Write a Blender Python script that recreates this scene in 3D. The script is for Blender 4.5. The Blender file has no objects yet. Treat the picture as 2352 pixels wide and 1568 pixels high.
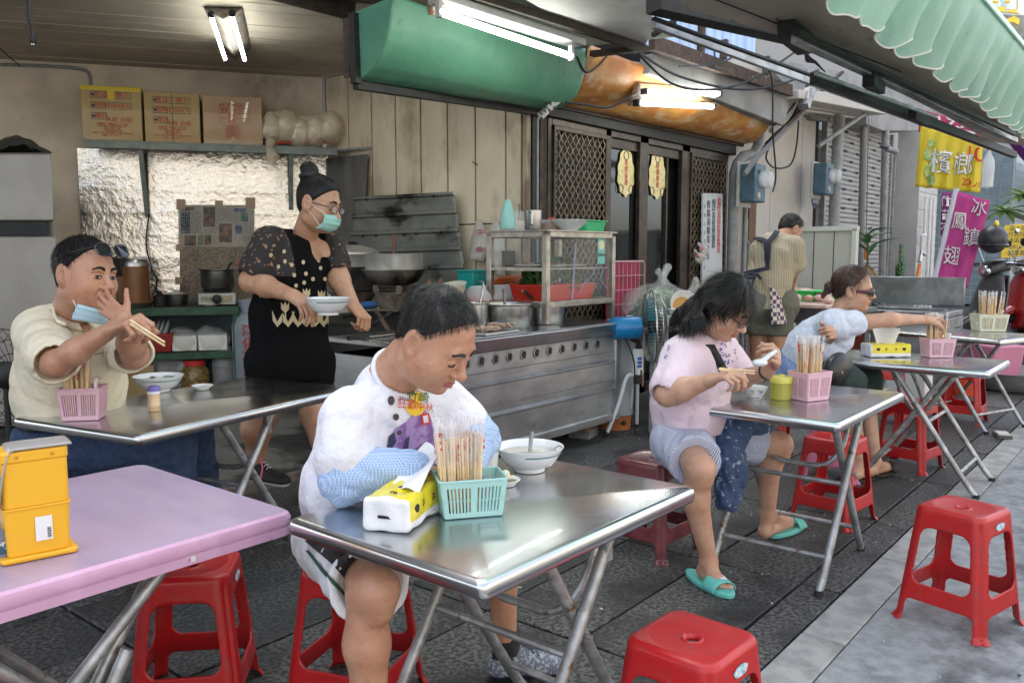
import bpy,bmesh,math,random
import numpy as np
from mathutils import Vector,Matrix,noise as mnoise
from mathutils.bvhtree import BVHTree
random.seed(7)
scene = bpy.context.scene
COL = scene.collection
R_ = math.radians
PI = math.pi
#  camera
CAM_H,FPX,PITCH,HEAD = 1.4,840.0,R_(5.98),R_(39.1)
cam = bpy.data.cameras.new('camera')
cam.sensor_width = 36.0
cam.lens = FPX/1024*36
cam.clip_start = 0.05
cam.clip_end = 800
camo = bpy.data.objects.new('camera',cam)
COL.objects.link(camo)
camo.location = (0,0,CAM_H)
camo.rotation_euler = (PI/2 - PITCH,0,HEAD - PI/2)
scene.camera = camo
#  light
SUN_EL,SUN_AZ = R_(58),R_(70)
world = bpy.data.worlds.new('World')
scene.world = world
world.use_nodes = True
wn = world.node_tree.nodes
wn.clear()
wo = wn.new('ShaderNodeOutputWorld')
wb = wn.new('ShaderNodeBackground')
ws = wn.new('ShaderNodeTexSky')
ws.sky_type = 'NISHITA'
ws.sun_disc = False
ws.sun_elevation = SUN_EL
ws.sun_rotation = PI/2 - SUN_AZ
ws.dust_density = 2.5
ws.air_density = 1.0
wb.inputs['Strength'].default_value = 0.15
hs = wn.new('ShaderNodeHueSaturation')
hs.inputs['Saturation'].default_value = 0.5
world.node_tree.links.new(ws.outputs[0],hs.inputs['Color'])
world.node_tree.links.new(hs.outputs[0],wb.inputs['Color'])
world.node_tree.links.new(wb.outputs[0],wo.inputs['Surface'])
sun = bpy.data.lights.new('sun','SUN')
sun.energy = 4.0
sun.angle = R_(0.5)
sun.color = (1.0,0.95,0.88)
suno = bpy.data.objects.new('sun',sun)
COL.objects.link(suno)
sd = Vector((math.cos(SUN_EL)*math.cos(SUN_AZ),math.cos(SUN_EL)*math.sin(SUN_AZ),math.sin(SUN_EL)))
suno.rotation_euler = sd.to_track_quat('Z','Y').to_euler()
suno.location = (0,0,20)
scene.view_settings.view_transform = 'Standard'
scene.view_settings.look = 'None'
scene.view_settings.exposure = 2.08
scene.view_settings.gamma = 1.0
scene.view_settings.use_curve_mapping = False
scene.cycles.max_bounces = 8
scene.cycles.transparent_max_bounces = 16
scene.cycles.sample_clamp_indirect = 6.0
#  pixel -> world (photo seen 2352 px wide)
K = 1024/2352
_f = Vector((math.cos(HEAD)*math.cos(PITCH),math.sin(HEAD)*math.cos(PITCH),-math.sin(PITCH)))
_r = Vector((math.sin(HEAD),-math.cos(HEAD),0))
_u = _r.cross(_f)
CAMV = Vector((0,0,CAM_H))
def ray(x,y): return _f + _r*((x*K - 512)/FPX) + _u*((341 - y*K)/FPX)
def gz(x,y,z=0.0): v = ray(x,y); return CAMV + v*((z - CAM_H)/v.z)
def gx(x,y,X): v = ray(x,y); return CAMV + v*(X/v.x)
def gy(x,y,Y): v = ray(x,y); return CAMV + v*(Y/v.y)
def gd(x,y,d): return CAMV + ray(x,y)*d
CNR = Vector((5.41,6.81,0)); DW = Vector((-.827,.562,0)); NW = Vector((.562,.827,0))
def gb(x,y,off=0.0): v = ray(x,y); return CAMV + v*((CNR.dot(NW) - off)/v.dot(NW))
def depth(p): return (Vector(p) - CAMV).dot(_f)
#  materials
MATS = {}
def M(name,col=(.5,.5,.5),rough=.5,metal=0.0,col2=None,scale=4.0,bump=0.0,bscale=60.0,spec=None,coat=0.0,
  trans=0.0,alpha=1.0,emit=None,estr=0.0,lo=.4,hi=.6,detail=6.0,col3=None,scale3=1.5,lo3=.55,hi3=.7,
  sss=0.0,stretch=None,ior=None,rough2=None,aniso=0.0,sheen=0.0,transl=0.0):
 if name in MATS: return MATS[name]
 m = bpy.data.materials.new(name); m.use_nodes = True
 nt = m.node_tree; N = nt.nodes; L = nt.links
 b = N['Principled BSDF']
 b.inputs['Roughness'].default_value = rough
 b.inputs['Metallic'].default_value = metal
 if spec is not None: b.inputs['Specular IOR Level'].default_value = spec
 b.inputs['Coat Weight'].default_value = coat
 b.inputs['Transmission Weight'].default_value = trans
 b.inputs['Alpha'].default_value = alpha
 b.inputs['Sheen Weight'].default_value = sheen
 if ior: b.inputs['IOR'].default_value = ior
 if sss:
  b.inputs['Subsurface Weight'].default_value = sss
  b.inputs['Subsurface Radius'].default_value = (0.02,0.008,0.004)
  b.inputs['Subsurface Scale'].default_value = 0.4
 if emit:
  b.inputs['Emission Color'].default_value = (*emit,1)
  b.inputs['Emission Strength'].default_value = estr
 tc = N.new('ShaderNodeTexCoord'); src = tc.outputs['Object']
 if stretch:
  mp = N.new('ShaderNodeMapping'); mp.inputs['Scale'].default_value = stretch
  L.new(src,mp.inputs['Vector']); src = mp.outputs[0]
 m['src'] = 1
 out = None
 def nz(sc,det=detail,ro=.55):
  n = N.new('ShaderNodeTexNoise'); n.inputs['Scale'].default_value = sc
  n.inputs['Detail'].default_value = det; n.inputs['Roughness'].default_value = ro
  L.new(src,n.inputs['Vector']); return n
 def rng(o,a,c):
  r = N.new('ShaderNodeMapRange'); r.inputs[1].default_value = a; r.inputs[2].default_value = c
  L.new(o,r.inputs[0]); return r.outputs[0]
 def mix(f,a,c):
  x = N.new('ShaderNodeMix'); x.data_type = 'RGBA'
  L.new(f,x.inputs[0])
  for s,v in ((x.inputs[6],a),(x.inputs[7],c)):
   if isinstance(v,tuple): s.default_value = (*v[:3],1)
   else: L.new(v,s)
  return x.outputs[2]
 cur = tuple(col)
 if col2 is not None:
  f = rng(nz(scale).outputs[0],lo,hi)
  cur = mix(f,cur,tuple(col2))
  if rough2 is not None:
   rr = N.new('ShaderNodeMapRange'); rr.inputs[3].default_value = rough; rr.inputs[4].default_value = rough2
   L.new(f,rr.inputs[0]); L.new(rr.outputs[0],b.inputs['Roughness'])
 if col3 is not None:
  cur = mix(rng(nz(scale3,8,.62).outputs[0],lo3,hi3),cur,tuple(col3))
 if isinstance(cur,tuple): b.inputs['Base Color'].default_value = (*cur,1)
 else: L.new(cur,b.inputs['Base Color'])
 if bump:
  bp = N.new('ShaderNodeBump'); bp.inputs['Strength'].default_value = 1.0
  bp.inputs['Distance'].default_value = bump
  L.new(nz(bscale,4).outputs[0],bp.inputs['Height']); L.new(bp.outputs[0],b.inputs['Normal'])
 if transl:
  tr = N.new('ShaderNodeBsdfTranslucent'); ms = N.new('ShaderNodeMixShader'); ms.inputs[0].default_value = transl
  if isinstance(cur,tuple): tr.inputs[0].default_value = (*cur,1)
  else: L.new(cur,tr.inputs[0])
  o = N['Material Output']
  L.new(b.outputs[0],ms.inputs[1]); L.new(tr.outputs[0],ms.inputs[2]); L.new(ms.outputs[0],o.inputs['Surface'])
 MATS[name] = m
 return m
def nodes_of(m): return m.node_tree.nodes,m.node_tree.links,m.node_tree.nodes['Principled BSDF']
#  mesh builder
class MB:
 def __init__(s): s.v = []; s.f = []
 def add(s,vs,fs,mtx=None):
  o = len(s.v)
  s.v += [tuple(mtx @ Vector(v)) if mtx else tuple(v) for v in vs]
  s.f += [tuple(i + o for i in f) for f in fs]
  return s
 def box(s,c,d,rz=0.0,mtx=None,taper=1.0):
  x,y,z = d[0]/2,d[1]/2,d[2]/2
  vs = [(-x*taper,-y*taper,-z),(x*taper,-y*taper,-z),(x*taper,y*taper,-z),(-x*taper,y*taper,-z),(-x,-y,z),(x,-y,z),(x,y,z),(-x,y,z)]
  m = Matrix.Translation(c) @ Matrix.Rotation(rz,4,'Z')
  if mtx: m = mtx @ m
  return s.add(vs,[(3,2,1,0),(4,5,6,7),(0,1,5,4),(1,2,6,5),(2,3,7,6),(3,0,4,7)],m)
 def bar(s,a,b,w,h,up=(0,0,1)):
  a,b = Vector(a),Vector(b); t = (b - a); l = t.length; t.normalize()
  sd_ = t.cross(Vector(up))
  if sd_.length < 1e-4: sd_ = t.cross(Vector((1,0,0)))
  sd_.normalize(); u2 = sd_.cross(t)
  vs = []
  for p in (a,b):
   for i,j in ((-1,-1),(1,-1),(1,1),(-1,1)): vs.append(p + sd_*(i*w/2) + u2*(j*h/2))
  return s.add(vs,[(0,1,2,3),(7,6,5,4),(1,0,4,5),(2,1,5,6),(3,2,6,7),(0,3,7,4)])
 def tube(s,pts,r,n=8,cap=True,closed=False):
  pts = [Vector(p) for p in pts]; m = len(pts)
  rr = r if isinstance(r,(list,tuple)) else [r]*m
  t0 = (pts[1] - pts[0]).normalized()
  nn = t0.orthogonal().normalized(); o = len(s.v)
  for i,p in enumerate(pts):
   if closed: t = pts[(i + 1) % m] - pts[i - 1]
   else: t = pts[min(i + 1,m - 1)] - pts[max(i - 1,0)]
   t.normalize()
   nn = (nn - t*nn.dot(t)).normalized(); bb = t.cross(nn)
   for j in range(n):
    a = 2*PI*j/n
    s.v.append(tuple(p + (nn*math.cos(a) + bb*math.sin(a))*rr[i]))
  for i in range(m if closed else m - 1):
   i2 = (i + 1) % m
   for j in range(n):
    j2 = (j + 1) % n
    s.f.append((o + i*n + j,o + i*n + j2,o + i2*n + j2,o + i2*n + j))
  if cap and not closed:
   s.f.append(tuple(o + j for j in range(n - 1,-1,-1)))
   s.f.append(tuple(o + (m - 1)*n + j for j in range(n)))
  return s
 def lathe(s,prof,n=28,c=(0,0,0),mtx=None,sx=1.0,sy=1.0,a0=0,a1=2*PI):
  o = len(s.v); full = abs(a1 - a0 - 2*PI) < 1e-6; q = n if full else n + 1
  for r,z in prof:
   for j in range(q):
    a = a0 + (a1 - a0)*j/n
    v = Vector((c[0] + r*math.cos(a)*sx,c[1] + r*math.sin(a)*sy,c[2] + z))
    s.v.append(tuple(mtx @ v if mtx else v))
  for i in range(len(prof) - 1):
   for j in range(n):
    j2 = (j + 1) % q
    s.f.append((o + i*q + j,o + i*q + j2,o + (i + 1)*q + j2,o + (i + 1)*q + j))
  return s
 def extrude(s,poly,vec):
  poly = [Vector(p) for p in poly]; vec = Vector(vec); n = len(poly); o = len(s.v)
  s.v += [tuple(p) for p in poly] + [tuple(p + vec) for p in poly]
  s.f.append(tuple(o + i for i in range(n - 1,-1,-1))); s.f.append(tuple(o + n + i for i in range(n)))
  for i in range(n): s.f.append((o + i,o + (i + 1) % n,o + n + (i + 1) % n,o + n + i))
  return s
 def grid(s,fn,nu,nv,closed_u=False):
  o = len(s.v)
  for i in range(nu + 1):
   for j in range(nv + 1): s.v.append(tuple(fn(i/nu,j/nv)))
  for i in range(nu):
   for j in range(nv):
    a = o + i*(nv + 1) + j
    s.f.append((a,a + nv + 1,a + nv + 2,a + 1))
  return s
 def ball(s,c,r,n=12,m=8,mtx=None):
  if not isinstance(r,(tuple,list)): r = (r,r,r)
  o = len(s.v)
  for i in range(m + 1):
   t = PI*i/m
   for j in range(n):
    a = 2*PI*j/n
    v = Vector((r[0]*math.sin(t)*math.cos(a),r[1]*math.sin(t)*math.sin(a),r[2]*math.cos(t)))
    if mtx: v = mtx @ v
    s.v.append(tuple(Vector(c) + v))
  for i in range(m):
   for j in range(n):
    j2 = (j + 1) % n
    s.f.append((o + i*n + j,o + (i + 1)*n + j,o + (i + 1)*n + j2,o + i*n + j2))
  return s
def smooth_mesh(me,ang=40):
 me.polygons.foreach_set('use_smooth',[True]*len(me.polygons))
 try: me.set_sharp_from_angle(angle=R_(ang))
 except Exception: pass
def obj(name,mb,mat,parent=None,bevel=0.0,seg=2,ang=40,flat=False,thick=0.0):
 me = bpy.data.meshes.new(name)
 me.from_pydata(mb.v,[],mb.f); me.validate()
 me.update()
 if flat: pass
 else: smooth_mesh(me,ang)
 me.materials.append(mat)
 o = bpy.data.objects.new(name,me); COL.objects.link(o)
 if parent is not None: o.parent = parent
 if thick:
  sm = o.modifiers.new('thick','SOLIDIFY'); sm.thickness = thick; sm.offset = 0
 if bevel:
  bm_ = o.modifiers.new('bevel','BEVEL'); bm_.width = bevel; bm_.segments = seg; bm_.limit_method = 'ANGLE'; bm_.angle_limit = R_(35)
  bm_.harden_normals = False
 return o
def thing(name,label,cat,loc=(0,0,0),rz=0.0,group=None):
 o = bpy.data.objects.new(name,None); COL.objects.link(o); o.empty_display_size = .05
 o.location = loc; o.rotation_euler = (0,0,rz); o['label'] = label; o['category'] = cat
 if group: o['group'] = group
 return o
def tag(o,label,cat,group=None):
 o['label'] = label; o['category'] = cat
 if group: o['group'] = group
 return o
def struct(name,mb,mat,**k):
 o = obj(name,mb,mat,**k); o['kind'] = 'structure'; return o
def dup(root,loc,rz=0.0,label=None,group=None,scale=None):
 r = root.copy(); COL.objects.link(r); r.location = loc; r.rotation_euler = (0,0,rz)
 if label: r['label'] = label
 if group: r['group'] = group
 if scale: r.scale = (scale,)*3
 for ch in list(root.children):
  c = ch.copy(); COL.objects.link(c); c.parent = r
  for g in list(ch.children):
   d_ = g.copy(); COL.objects.link(d_); d_.parent = c
 return r
def empty_children(o): return list(o.children)
def text_mesh(txt,size=1.0,extr=0.0,align='CENTER',bold=0.0):
 c = bpy.data.curves.new('txt','FONT'); c.body = txt; c.size = size; c.extrude = extr; c.align_x = align; c.align_y = 'CENTER'
 c.offset = bold; c.resolution_u = 3
 o = bpy.data.objects.new('txt',c); COL.objects.link(o)
 bpy.context.view_layer.update()
 dg = bpy.context.evaluated_depsgraph_get()
 me = bpy.data.meshes.new_from_object(o.evaluated_get(dg))
 vs = [tuple(v.co) for v in me.vertices]; fs = [tuple(p.vertices) for p in me.polygons]
 bpy.data.objects.remove(o); bpy.data.curves.remove(c); bpy.data.meshes.remove(me)
 return vs,fs
def place(vs,org,ex,ey,off=None):
 """map flat xy coords to a plane in the scene"""
 org,ex,ey = Vector(org),Vector(ex),Vector(ey)
 nn = ex.cross(ey).normalized()
 return [tuple(org + ex*v[0] + ey*v[1] + nn*(v[2] if len(v) > 2 else 0)) for v in vs]
def text_on(name,txt,org,ex,ey,size,mat,parent=None,bold=0.0,extr=0.0006):
 """lettering lying on a plane: ex = reading direction, ey = up, org = centre of the text"""
 vs,fs = text_mesh(txt,size,extr,bold=bold)
 mb = MB(); mb.add(place(vs,org,Vector(ex).normalized(),Vector(ey).normalized()),fs)
 return obj(name,mb,mat,parent,flat=True)
def arc(c,r,a0,a1,n,plane='xz'):
 out = []
 for i in range(n + 1):
  a = a0 + (a1 - a0)*i/n
  if plane == 'xz': out.append((c[0] + r*math.cos(a),c[1],c[2] + r*math.sin(a)))
  elif plane == 'yz': out.append((c[0],c[1] + r*math.cos(a),c[2] + r*math.sin(a)))
  else: out.append((c[0] + r*math.cos(a),c[1] + r*math.sin(a),c[2]))
 return out
def roundrect(w,h,r,n=4):
 pts = []
 for cx,cy,a0 in ((w/2-r,h/2-r,0),(-w/2+r,h/2-r,PI/2),(-w/2+r,-h/2+r,PI),(w/2-r,-h/2+r,1.5*PI)):
  for i in range(n + 1):
   a = a0 + PI/2*i/n; pts.append((cx + r*math.cos(a),cy + r*math.sin(a)))
 return pts
def catmull(pts,per=6):
 P = [Vector(p) for p in pts]; out = []
 for i in range(len(P) - 1):
  p0 = P[max(i - 1,0)]; p1 = P[i]; p2 = P[i + 1]; p3 = P[min(i + 2,len(P) - 1)]
  for k_ in range(per):
   t = k_/per
   out.append(0.5*((2*p1) + (p2 - p0)*t + (2*p0 - 5*p1 + 4*p2 - p3)*t*t + (3*p1 - p0 - 3*p2 + p3)*t ** 3))
 out.append(P[-1]); return out
#  signed distance bodies -> one continuous mesh
def a3(v): return np.array((v[0],v[1],v[2]),dtype=np.float32)
class SDF:
 def __init__(s,lo,hi,res):
  s.lo = a3(lo); s.res = res
  s.n = np.maximum(np.ceil((a3(hi) - s.lo)/res).astype(int) + 1,4)
  s.F = np.full(tuple(s.n),0.5,dtype=np.float32)
 def sub(s,lo,hi):
  i0 = np.clip(np.floor((lo - s.lo)/s.res).astype(int),0,s.n - 1); i1 = np.clip(np.ceil((hi - s.lo)/s.res).astype(int) + 1,1,s.n)
  if (i1 <= i0).any(): return None
  sl = tuple(slice(a,b) for a,b in zip(i0,i1))
  g = [s.lo[k_] + s.res*np.arange(i0[k_],i1[k_],dtype=np.float32) for k_ in range(3)]
  return sl,g[0][:,None,None],g[1][None,:,None],g[2][None,None,:]
 def comb(s,sl,d,k,op):
  A = s.F[sl]
  if op == 'add':
   if k > 0:
    h = np.maximum(k - np.abs(A - d),0)/k
    s.F[sl] = np.minimum(A,d) - h*h*k*.25
   else: s.F[sl] = np.minimum(A,d)
  else:
   d = -d
   if k > 0:
    h = np.maximum(k - np.abs(A - d),0)/k
    s.F[sl] = np.maximum(A,d) + h*h*k*.25
   else: s.F[sl] = np.maximum(A,d)
 def cap(s,a,b,ra,rb=None,k=.02,op='add',flat=None,fs=1.0):
  """tapered capsule; flat = axis along which it is squeezed by fs"""
  rb = ra if rb is None else rb
  a,b = a3(a),a3(b); m = max(ra,rb)*max(1,fs) + k + s.res*2
  q = s.sub(np.minimum(a,b) - m,np.maximum(a,b) + m)
  if q is None: return s
  sl,X,Y,Z = q
  ba = b - a; l2 = max(float(ba @ ba),1e-9)
  px,py,pz = X - a[0],Y - a[1],Z - a[2]
  t = np.clip((px*ba[0] + py*ba[1] + pz*ba[2])/l2,0,1)
  dx,dy,dz = px - t*ba[0],py - t*ba[1],pz - t*ba[2]
  if flat is not None:
   f = a3(flat); f = f/np.linalg.norm(f)
   dt = dx*f[0] + dy*f[1] + dz*f[2]; c = 1/fs - 1
   dx,dy,dz = dx + dt*c*f[0],dy + dt*c*f[1],dz + dt*c*f[2]
  d = np.sqrt(dx*dx + dy*dy + dz*dz) - (ra + (rb - ra)*t)
  if flat is not None: d = d*min(1,fs) if fs < 1 else d
  s.comb(sl,d,k,op); return s
 def ell(s,c,r,rot=None,k=.02,op='add'):
  """ellipsoid; rot = 3x3 with columns = its axes"""
  c = a3(c); m = max(r) + k + s.res*2
  q = s.sub(c - m,c + m)
  if q is None: return s
  sl,X,Y,Z = q
  p = [X - c[0],Y - c[1],Z - c[2]]
  if rot is not None:
   Rm = np.array([[rot[i][j] for j in range(3)] for i in range(3)],dtype=np.float32)
   p = [p[0]*Rm[0,j] + p[1]*Rm[1,j] + p[2]*Rm[2,j] for j in range(3)]
  k0 = np.sqrt((p[0]/r[0]) ** 2 + (p[1]/r[1]) ** 2 + (p[2]/r[2]) ** 2)
  k1 = np.sqrt((p[0]/r[0] ** 2) ** 2 + (p[1]/r[1] ** 2) ** 2 + (p[2]/r[2] ** 2) ** 2) + 1e-6
  s.comb(sl,(k0*(k0 - 1)/k1).astype(np.float32),k,op); return s
 def plane(s,p,n,keep_below=True,k=.0):
  """cut everything on the +n side away"""
  n = Vector(n).normalized(); sl,X,Y,Z = s.sub(s.lo,s.lo + s.res*s.n)
  d = (X - p[0])*n.x + (Y - p[1])*n.y + (Z - p[2])*n.z
  s.comb(sl,-d,k,'sub'); return s
 def coords(s):
  return [s.lo[k_] + s.res*np.arange(s.n[k_],dtype=np.float32).reshape([-1 if j == k_ else 1 for j in range(3)]) for k_ in range(3)]
 def mesh(s):
  F = s.F; nx,ny,nz = F.shape; I = F < 0
  idx = -np.ones((nx - 1,ny - 1,nz - 1),dtype=np.int64)
  c = np.zeros_like(idx)
  for a in (0,1):
   for b in (0,1):
    for d in (0,1): c += I[a:nx - 1 + a,b:ny - 1 + b,d:nz - 1 + d]
  mix = (c > 0) & (c < 8)
  cells = np.argwhere(mix); idx[mix] = np.arange(len(cells))
  P = np.zeros((len(cells),3)); W = np.zeros(len(cells))
  ci,cj,ck = cells.T
  cor = [(0,0,0),(1,0,0),(0,1,0),(1,1,0),(0,0,1),(1,0,1),(0,1,1),(1,1,1)]
  for e0,e1 in ((0,1),(2,3),(4,5),(6,7),(0,2),(1,3),(4,6),(5,7),(0,4),(1,5),(2,6),(3,7)):
   A,B = cor[e0],cor[e1]
   fa = F[ci + A[0],cj + A[1],ck + A[2]]; fb = F[ci + B[0],cj + B[1],ck + B[2]]
   x = (fa < 0) != (fb < 0)
   t = np.where(x,fa/np.where(x,fa - fb,1),0)
   for d in range(3): P[:,d] += np.where(x,A[d] + t*(B[d] - A[d]),0)
   W += x
  P = (P/W[:,None] + cells)*s.res + s.lo
  faces = []
  for ax in range(3):
   o1,o2 = [(1,2),(2,0),(0,1)][ax]
   sl0 = [slice(None)]*3; sl1 = [slice(None)]*3
   sl0[ax] = slice(0,-1); sl1[ax] = slice(1,None)
   Aa,Bb = I[tuple(sl0)],I[tuple(sl1)]
   E_ = np.argwhere(Aa != Bb)
   E_ = E_[(E_[:,o1] > 0) & (E_[:,o2] > 0) & (E_[:,o1] < F.shape[o1] - 1) & (E_[:,o2] < F.shape[o2] - 1)]
   if not len(E_): continue
   def gi(d1,d2):
    q = E_.copy(); q[:,o1] -= d1; q[:,o2] -= d2
    return idx[q[:,0],q[:,1],q[:,2]]
   quad = np.stack([gi(1,1),gi(0,1),gi(0,0),gi(1,0)],1)
   ins = Aa[E_[:,0],E_[:,1],E_[:,2]]
   quad[~ins] = quad[~ins][:,::-1]
   faces.append(quad)
  return P,(np.concatenate(faces) if faces else np.zeros((0,4),int))
def np_mesh(name,P,Fq,mat,parent=None,relax=0):
 me = bpy.data.meshes.new(name)
 me.vertices.add(len(P)); me.vertices.foreach_set('co',P.astype(np.float32).ravel())
 me.loops.add(len(Fq)*4); me.loops.foreach_set('vertex_index',Fq.astype(np.int32).ravel())
 me.polygons.add(len(Fq)); me.polygons.foreach_set('loop_start',np.arange(0,len(Fq)*4,4,dtype=np.int32))
 me.update(calc_edges=True); me.validate()
 me.polygons.foreach_set('use_smooth',[True]*len(me.polygons))
 me.materials.append(mat)
 o = bpy.data.objects.new(name,me); COL.objects.link(o)
 if parent is not None: o.parent = parent
 if relax:
  md = o.modifiers.new('relax','SMOOTH'); md.iterations = relax; md.factor = .5
 return o
def join_np(lst):
 Ps,Fs,o = [],[],0
 for P,F in lst:
  Ps.append(P); Fs.append(F + o); o += len(P)
 return np.concatenate(Ps),np.concatenate(Fs)
def wob(X,Y,Z,f,seed=0.0):
 """cheap smooth 3d noise field in -1..1"""
 s = seed
 return (np.sin(f*(X + .7*Y) + 1.3*np.sin(f*.9*Z + s) + s)*np.sin(f*(Z*.8 - .5*X) + 1.7*np.sin(f*.7*Y + 2*s))*.6
   + np.sin(f*1.9*(Y - .3*Z) + 1.1*np.sin(f*1.3*X + s) + 3*s)*.4)
def bvh_of(P,F): return BVHTree.FromPolygons([tuple(p) for p in P],[tuple(f) for f in F])
def decal(name,bvh,vs,fs,mat,parent,off=.0015,inv=None,subdiv=0):
 """lay flat print (vertices in photo pixels) onto a surface: every vertex is dropped on the surface it meets"""
 bm = bmesh.new()
 vv = [bm.verts.new((v[0],v[1],0)) for v in vs]
 for f in fs:
  try: bm.faces.new([vv[i] for i in f])
  except Exception: pass
 if subdiv:
  bmesh.ops.triangulate(bm,faces=bm.faces[:])
  for _ in range(6):
   es = [e for e in bm.edges if e.calc_length() > subdiv]
   if not es: break
   bmesh.ops.subdivide_edges(bm,edges=es,cuts=1)
   bmesh.ops.triangulate(bm,faces=[f for f in bm.faces if len(f.verts) > 3])
 dead = []
 for v in bm.verts:
  r = ray(v.co.x,v.co.y).normalized()
  hit,nn,i,d = bvh.ray_cast(CAMV,r)
  if hit is None: dead.append(v); continue
  if nn.dot(r) > 0: nn = -nn
  v.co = hit + nn*off - r*off*.5
 bmesh.ops.delete(bm,geom=dead,context='VERTS')
 me = bpy.data.meshes.new(name); bm.to_mesh(me); bm.free()
 if inv is not None: me.transform(inv)
 me.materials.append(mat)
 o = bpy.data.objects.new(name,me); COL.objects.link(o); o.parent = parent
 return o
def poly_px(pts): return [(x,y) for x,y in pts],[tuple(range(len(pts)))]
def many_px(polys):
 vs,fs = [],[]
 for p in polys:
  o = len(vs); vs += list(p); fs.append(tuple(range(o,o + len(p))))
 return vs,fs
def disc_px(x,y,r,n=10,ry=None,rot=0):
 ry = r if ry is None else ry
 return [(x + r*math.cos(2*PI*i/n)*math.cos(rot) - ry*math.sin(2*PI*i/n)*math.sin(rot),
    y + r*math.cos(2*PI*i/n)*math.sin(rot) + ry*math.sin(2*PI*i/n)*math.cos(rot)) for i in range(n)]
def text_px(txt,x,y,size,rot=0.0,bold=0.0,sx=1.0):
 vs,fs = text_mesh(txt,size,0,bold=bold)
 c,s_ = math.cos(rot),math.sin(rot)
 return [(x + v[0]*sx*c + v[1]*s_,y + v[0]*sx*s_ - v[1]*c) for v in vs],fs
# = SETTING
# ---- materials
m_slab = M('slab_stone',(.022,.021,.020),.7,col2=(.125,.12,.112),scale=55,lo=.42,hi=.6,col3=(.018,.017,.017),scale3=1.6,lo3=.48,hi3=.62,bump=.007,bscale=55)
m_slab2 = M('slab_stone_dark',(.022,.021,.02),.65,col2=(.10,.096,.09),scale=60,lo=.44,hi=.62,col3=(.025,.024,.023),scale3=1.6,lo3=.45,hi3=.7,bump=.006,bscale=60)
m_kerb = M('kerb_concrete',(.24,.24,.23),.85,col2=(.35,.345,.33),scale=9,col3=(.11,.1,.085),scale3=3,lo3=.58,hi3=.75,bump=.002,bscale=120)
m_road = M('road_concrete',(.22,.23,.235),.8,col2=(.30,.305,.31),scale=16,col3=(.10,.10,.10),scale3=3.0,lo3=.52,hi3=.66,bump=.003,bscale=110,detail=9)
m_asph = M('asphalt',(.045,.045,.046),.8,col2=(.09,.09,.088),scale=80,bump=.006,bscale=90)
m_dirt = M('joint_dirt',(.02,.019,.018),.95)
m_floor = M('shop_floor',(.12,.11,.095),.55,col2=(.19,.175,.15),scale=3,col3=(.03,.028,.026),scale3=1.1,lo3=.52,hi3=.58,bump=.001,bscale=30,rough2=.8)
m_plaster = M('old_plaster',(.64,.55,.43),.9,col2=(.48,.41,.32),scale=2.2,col3=(.13,.115,.1),scale3=1.3,lo3=.57,hi3=.78,bump=.004,bscale=14)
m_panel = M('cream_panel',(.74,.64,.48),.6,col2=(.6,.5,.36),scale=1.6,col3=(.22,.165,.10),scale3=2.2,lo3=.5,hi3=.74,stretch=(1,1,.5))
m_board = M('ceiling_board',(.44,.38,.30),.7,col2=(.35,.30,.235),scale=2.0,col3=(.17,.15,.125),scale3=5,lo3=.6,hi3=.8,stretch=(1,1,1))
m_seam = M('dark_seam',(.02,.018,.016),.9)
m_darkwood = M('dark_brown_wood',(.045,.028,.018),.7,col2=(.016,.011,.008),scale=14,bump=.002,bscale=60)
m_rust = M('rusty_steel',(.085,.048,.032),.75,col2=(.04,.026,.02),scale=18,col3=(.2,.19,.18),scale3=9,lo3=.6,hi3=.7,bump=.001,bscale=120)
m_black = M('black_grime',(.007,.0065,.006),.6,col2=(.016,.015,.013),scale=20)
m_white_sheet = M('stained_white_sheet',(.52,.5,.48),.6,col2=(.45,.43,.41),scale=4,col3=(.2,.18,.16),scale3=3,lo3=.62,hi3=.8)
m_pale = M('pale_green_ceiling',(.5,.53,.45),.7,col2=(.44,.46,.39),scale=4)
m_green_sheet = M('green_painted_sheet',(.115,.32,.205),.45,col2=(.09,.265,.17),scale=2.4,bump=.012,bscale=5,col3=(.06,.16,.11),scale3=7,lo3=.64,hi3=.78)
m_orange = M('orange_fibreglass',(.58,.29,.07),.45,col2=(.45,.16,.035),scale=4,col3=(.60,.48,.33),scale3=3.2,lo3=.52,hi3=.66,stretch=(1,2.6,.7),bump=.002,bscale=20)
m_bronze = M('bronze_aluminium',(.075,.056,.04),.4,.5,col2=(.045,.034,.025),scale=12)
m_screen = M('dark_insect_screen',(.008,.0075,.007),.6)
m_glass_dark = M('dark_door_glass',(.012,.014,.016),.06,spec=.6)
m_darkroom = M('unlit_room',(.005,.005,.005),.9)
m_grey_pipe = M('grey_pvc',(.3,.31,.31),.5,col2=(.22,.225,.22),scale=9)
m_cable = M('black_cable',(.006,.006,.006),.6)
m_cable_grey = M('grey_cable',(.2,.2,.2),.6)
m_alu = M('weathered_aluminium',(.42,.42,.42),.45,.7,col2=(.2,.2,.2),scale=12,stretch=(.4,1,1),lo=.4,hi=.65)
m_shutter = M('shutter_slat_metal',(.42,.415,.4),.55,.25,col2=(.34,.33,.32),scale=5,col3=(.24,.15,.1),scale3=6,lo3=.62,hi3=.74,stretch=(.4,1,3))
m_soffit = M('brown_stained_board',(.42,.36,.31),.8,col2=(.33,.28,.235),scale=3,col3=(.1,.075,.055),scale3=7,lo3=.6,hi3=.7,stretch=(.5,1,1))
m_steel = M('brushed_steel',(.5,.5,.49),.3,1.0,col2=(.38,.38,.37),scale=7,bump=.0006,bscale=6)
m_concrete = M('grey_concrete',(.3,.3,.29),.9,col2=(.22,.22,.21),scale=3)
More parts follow.
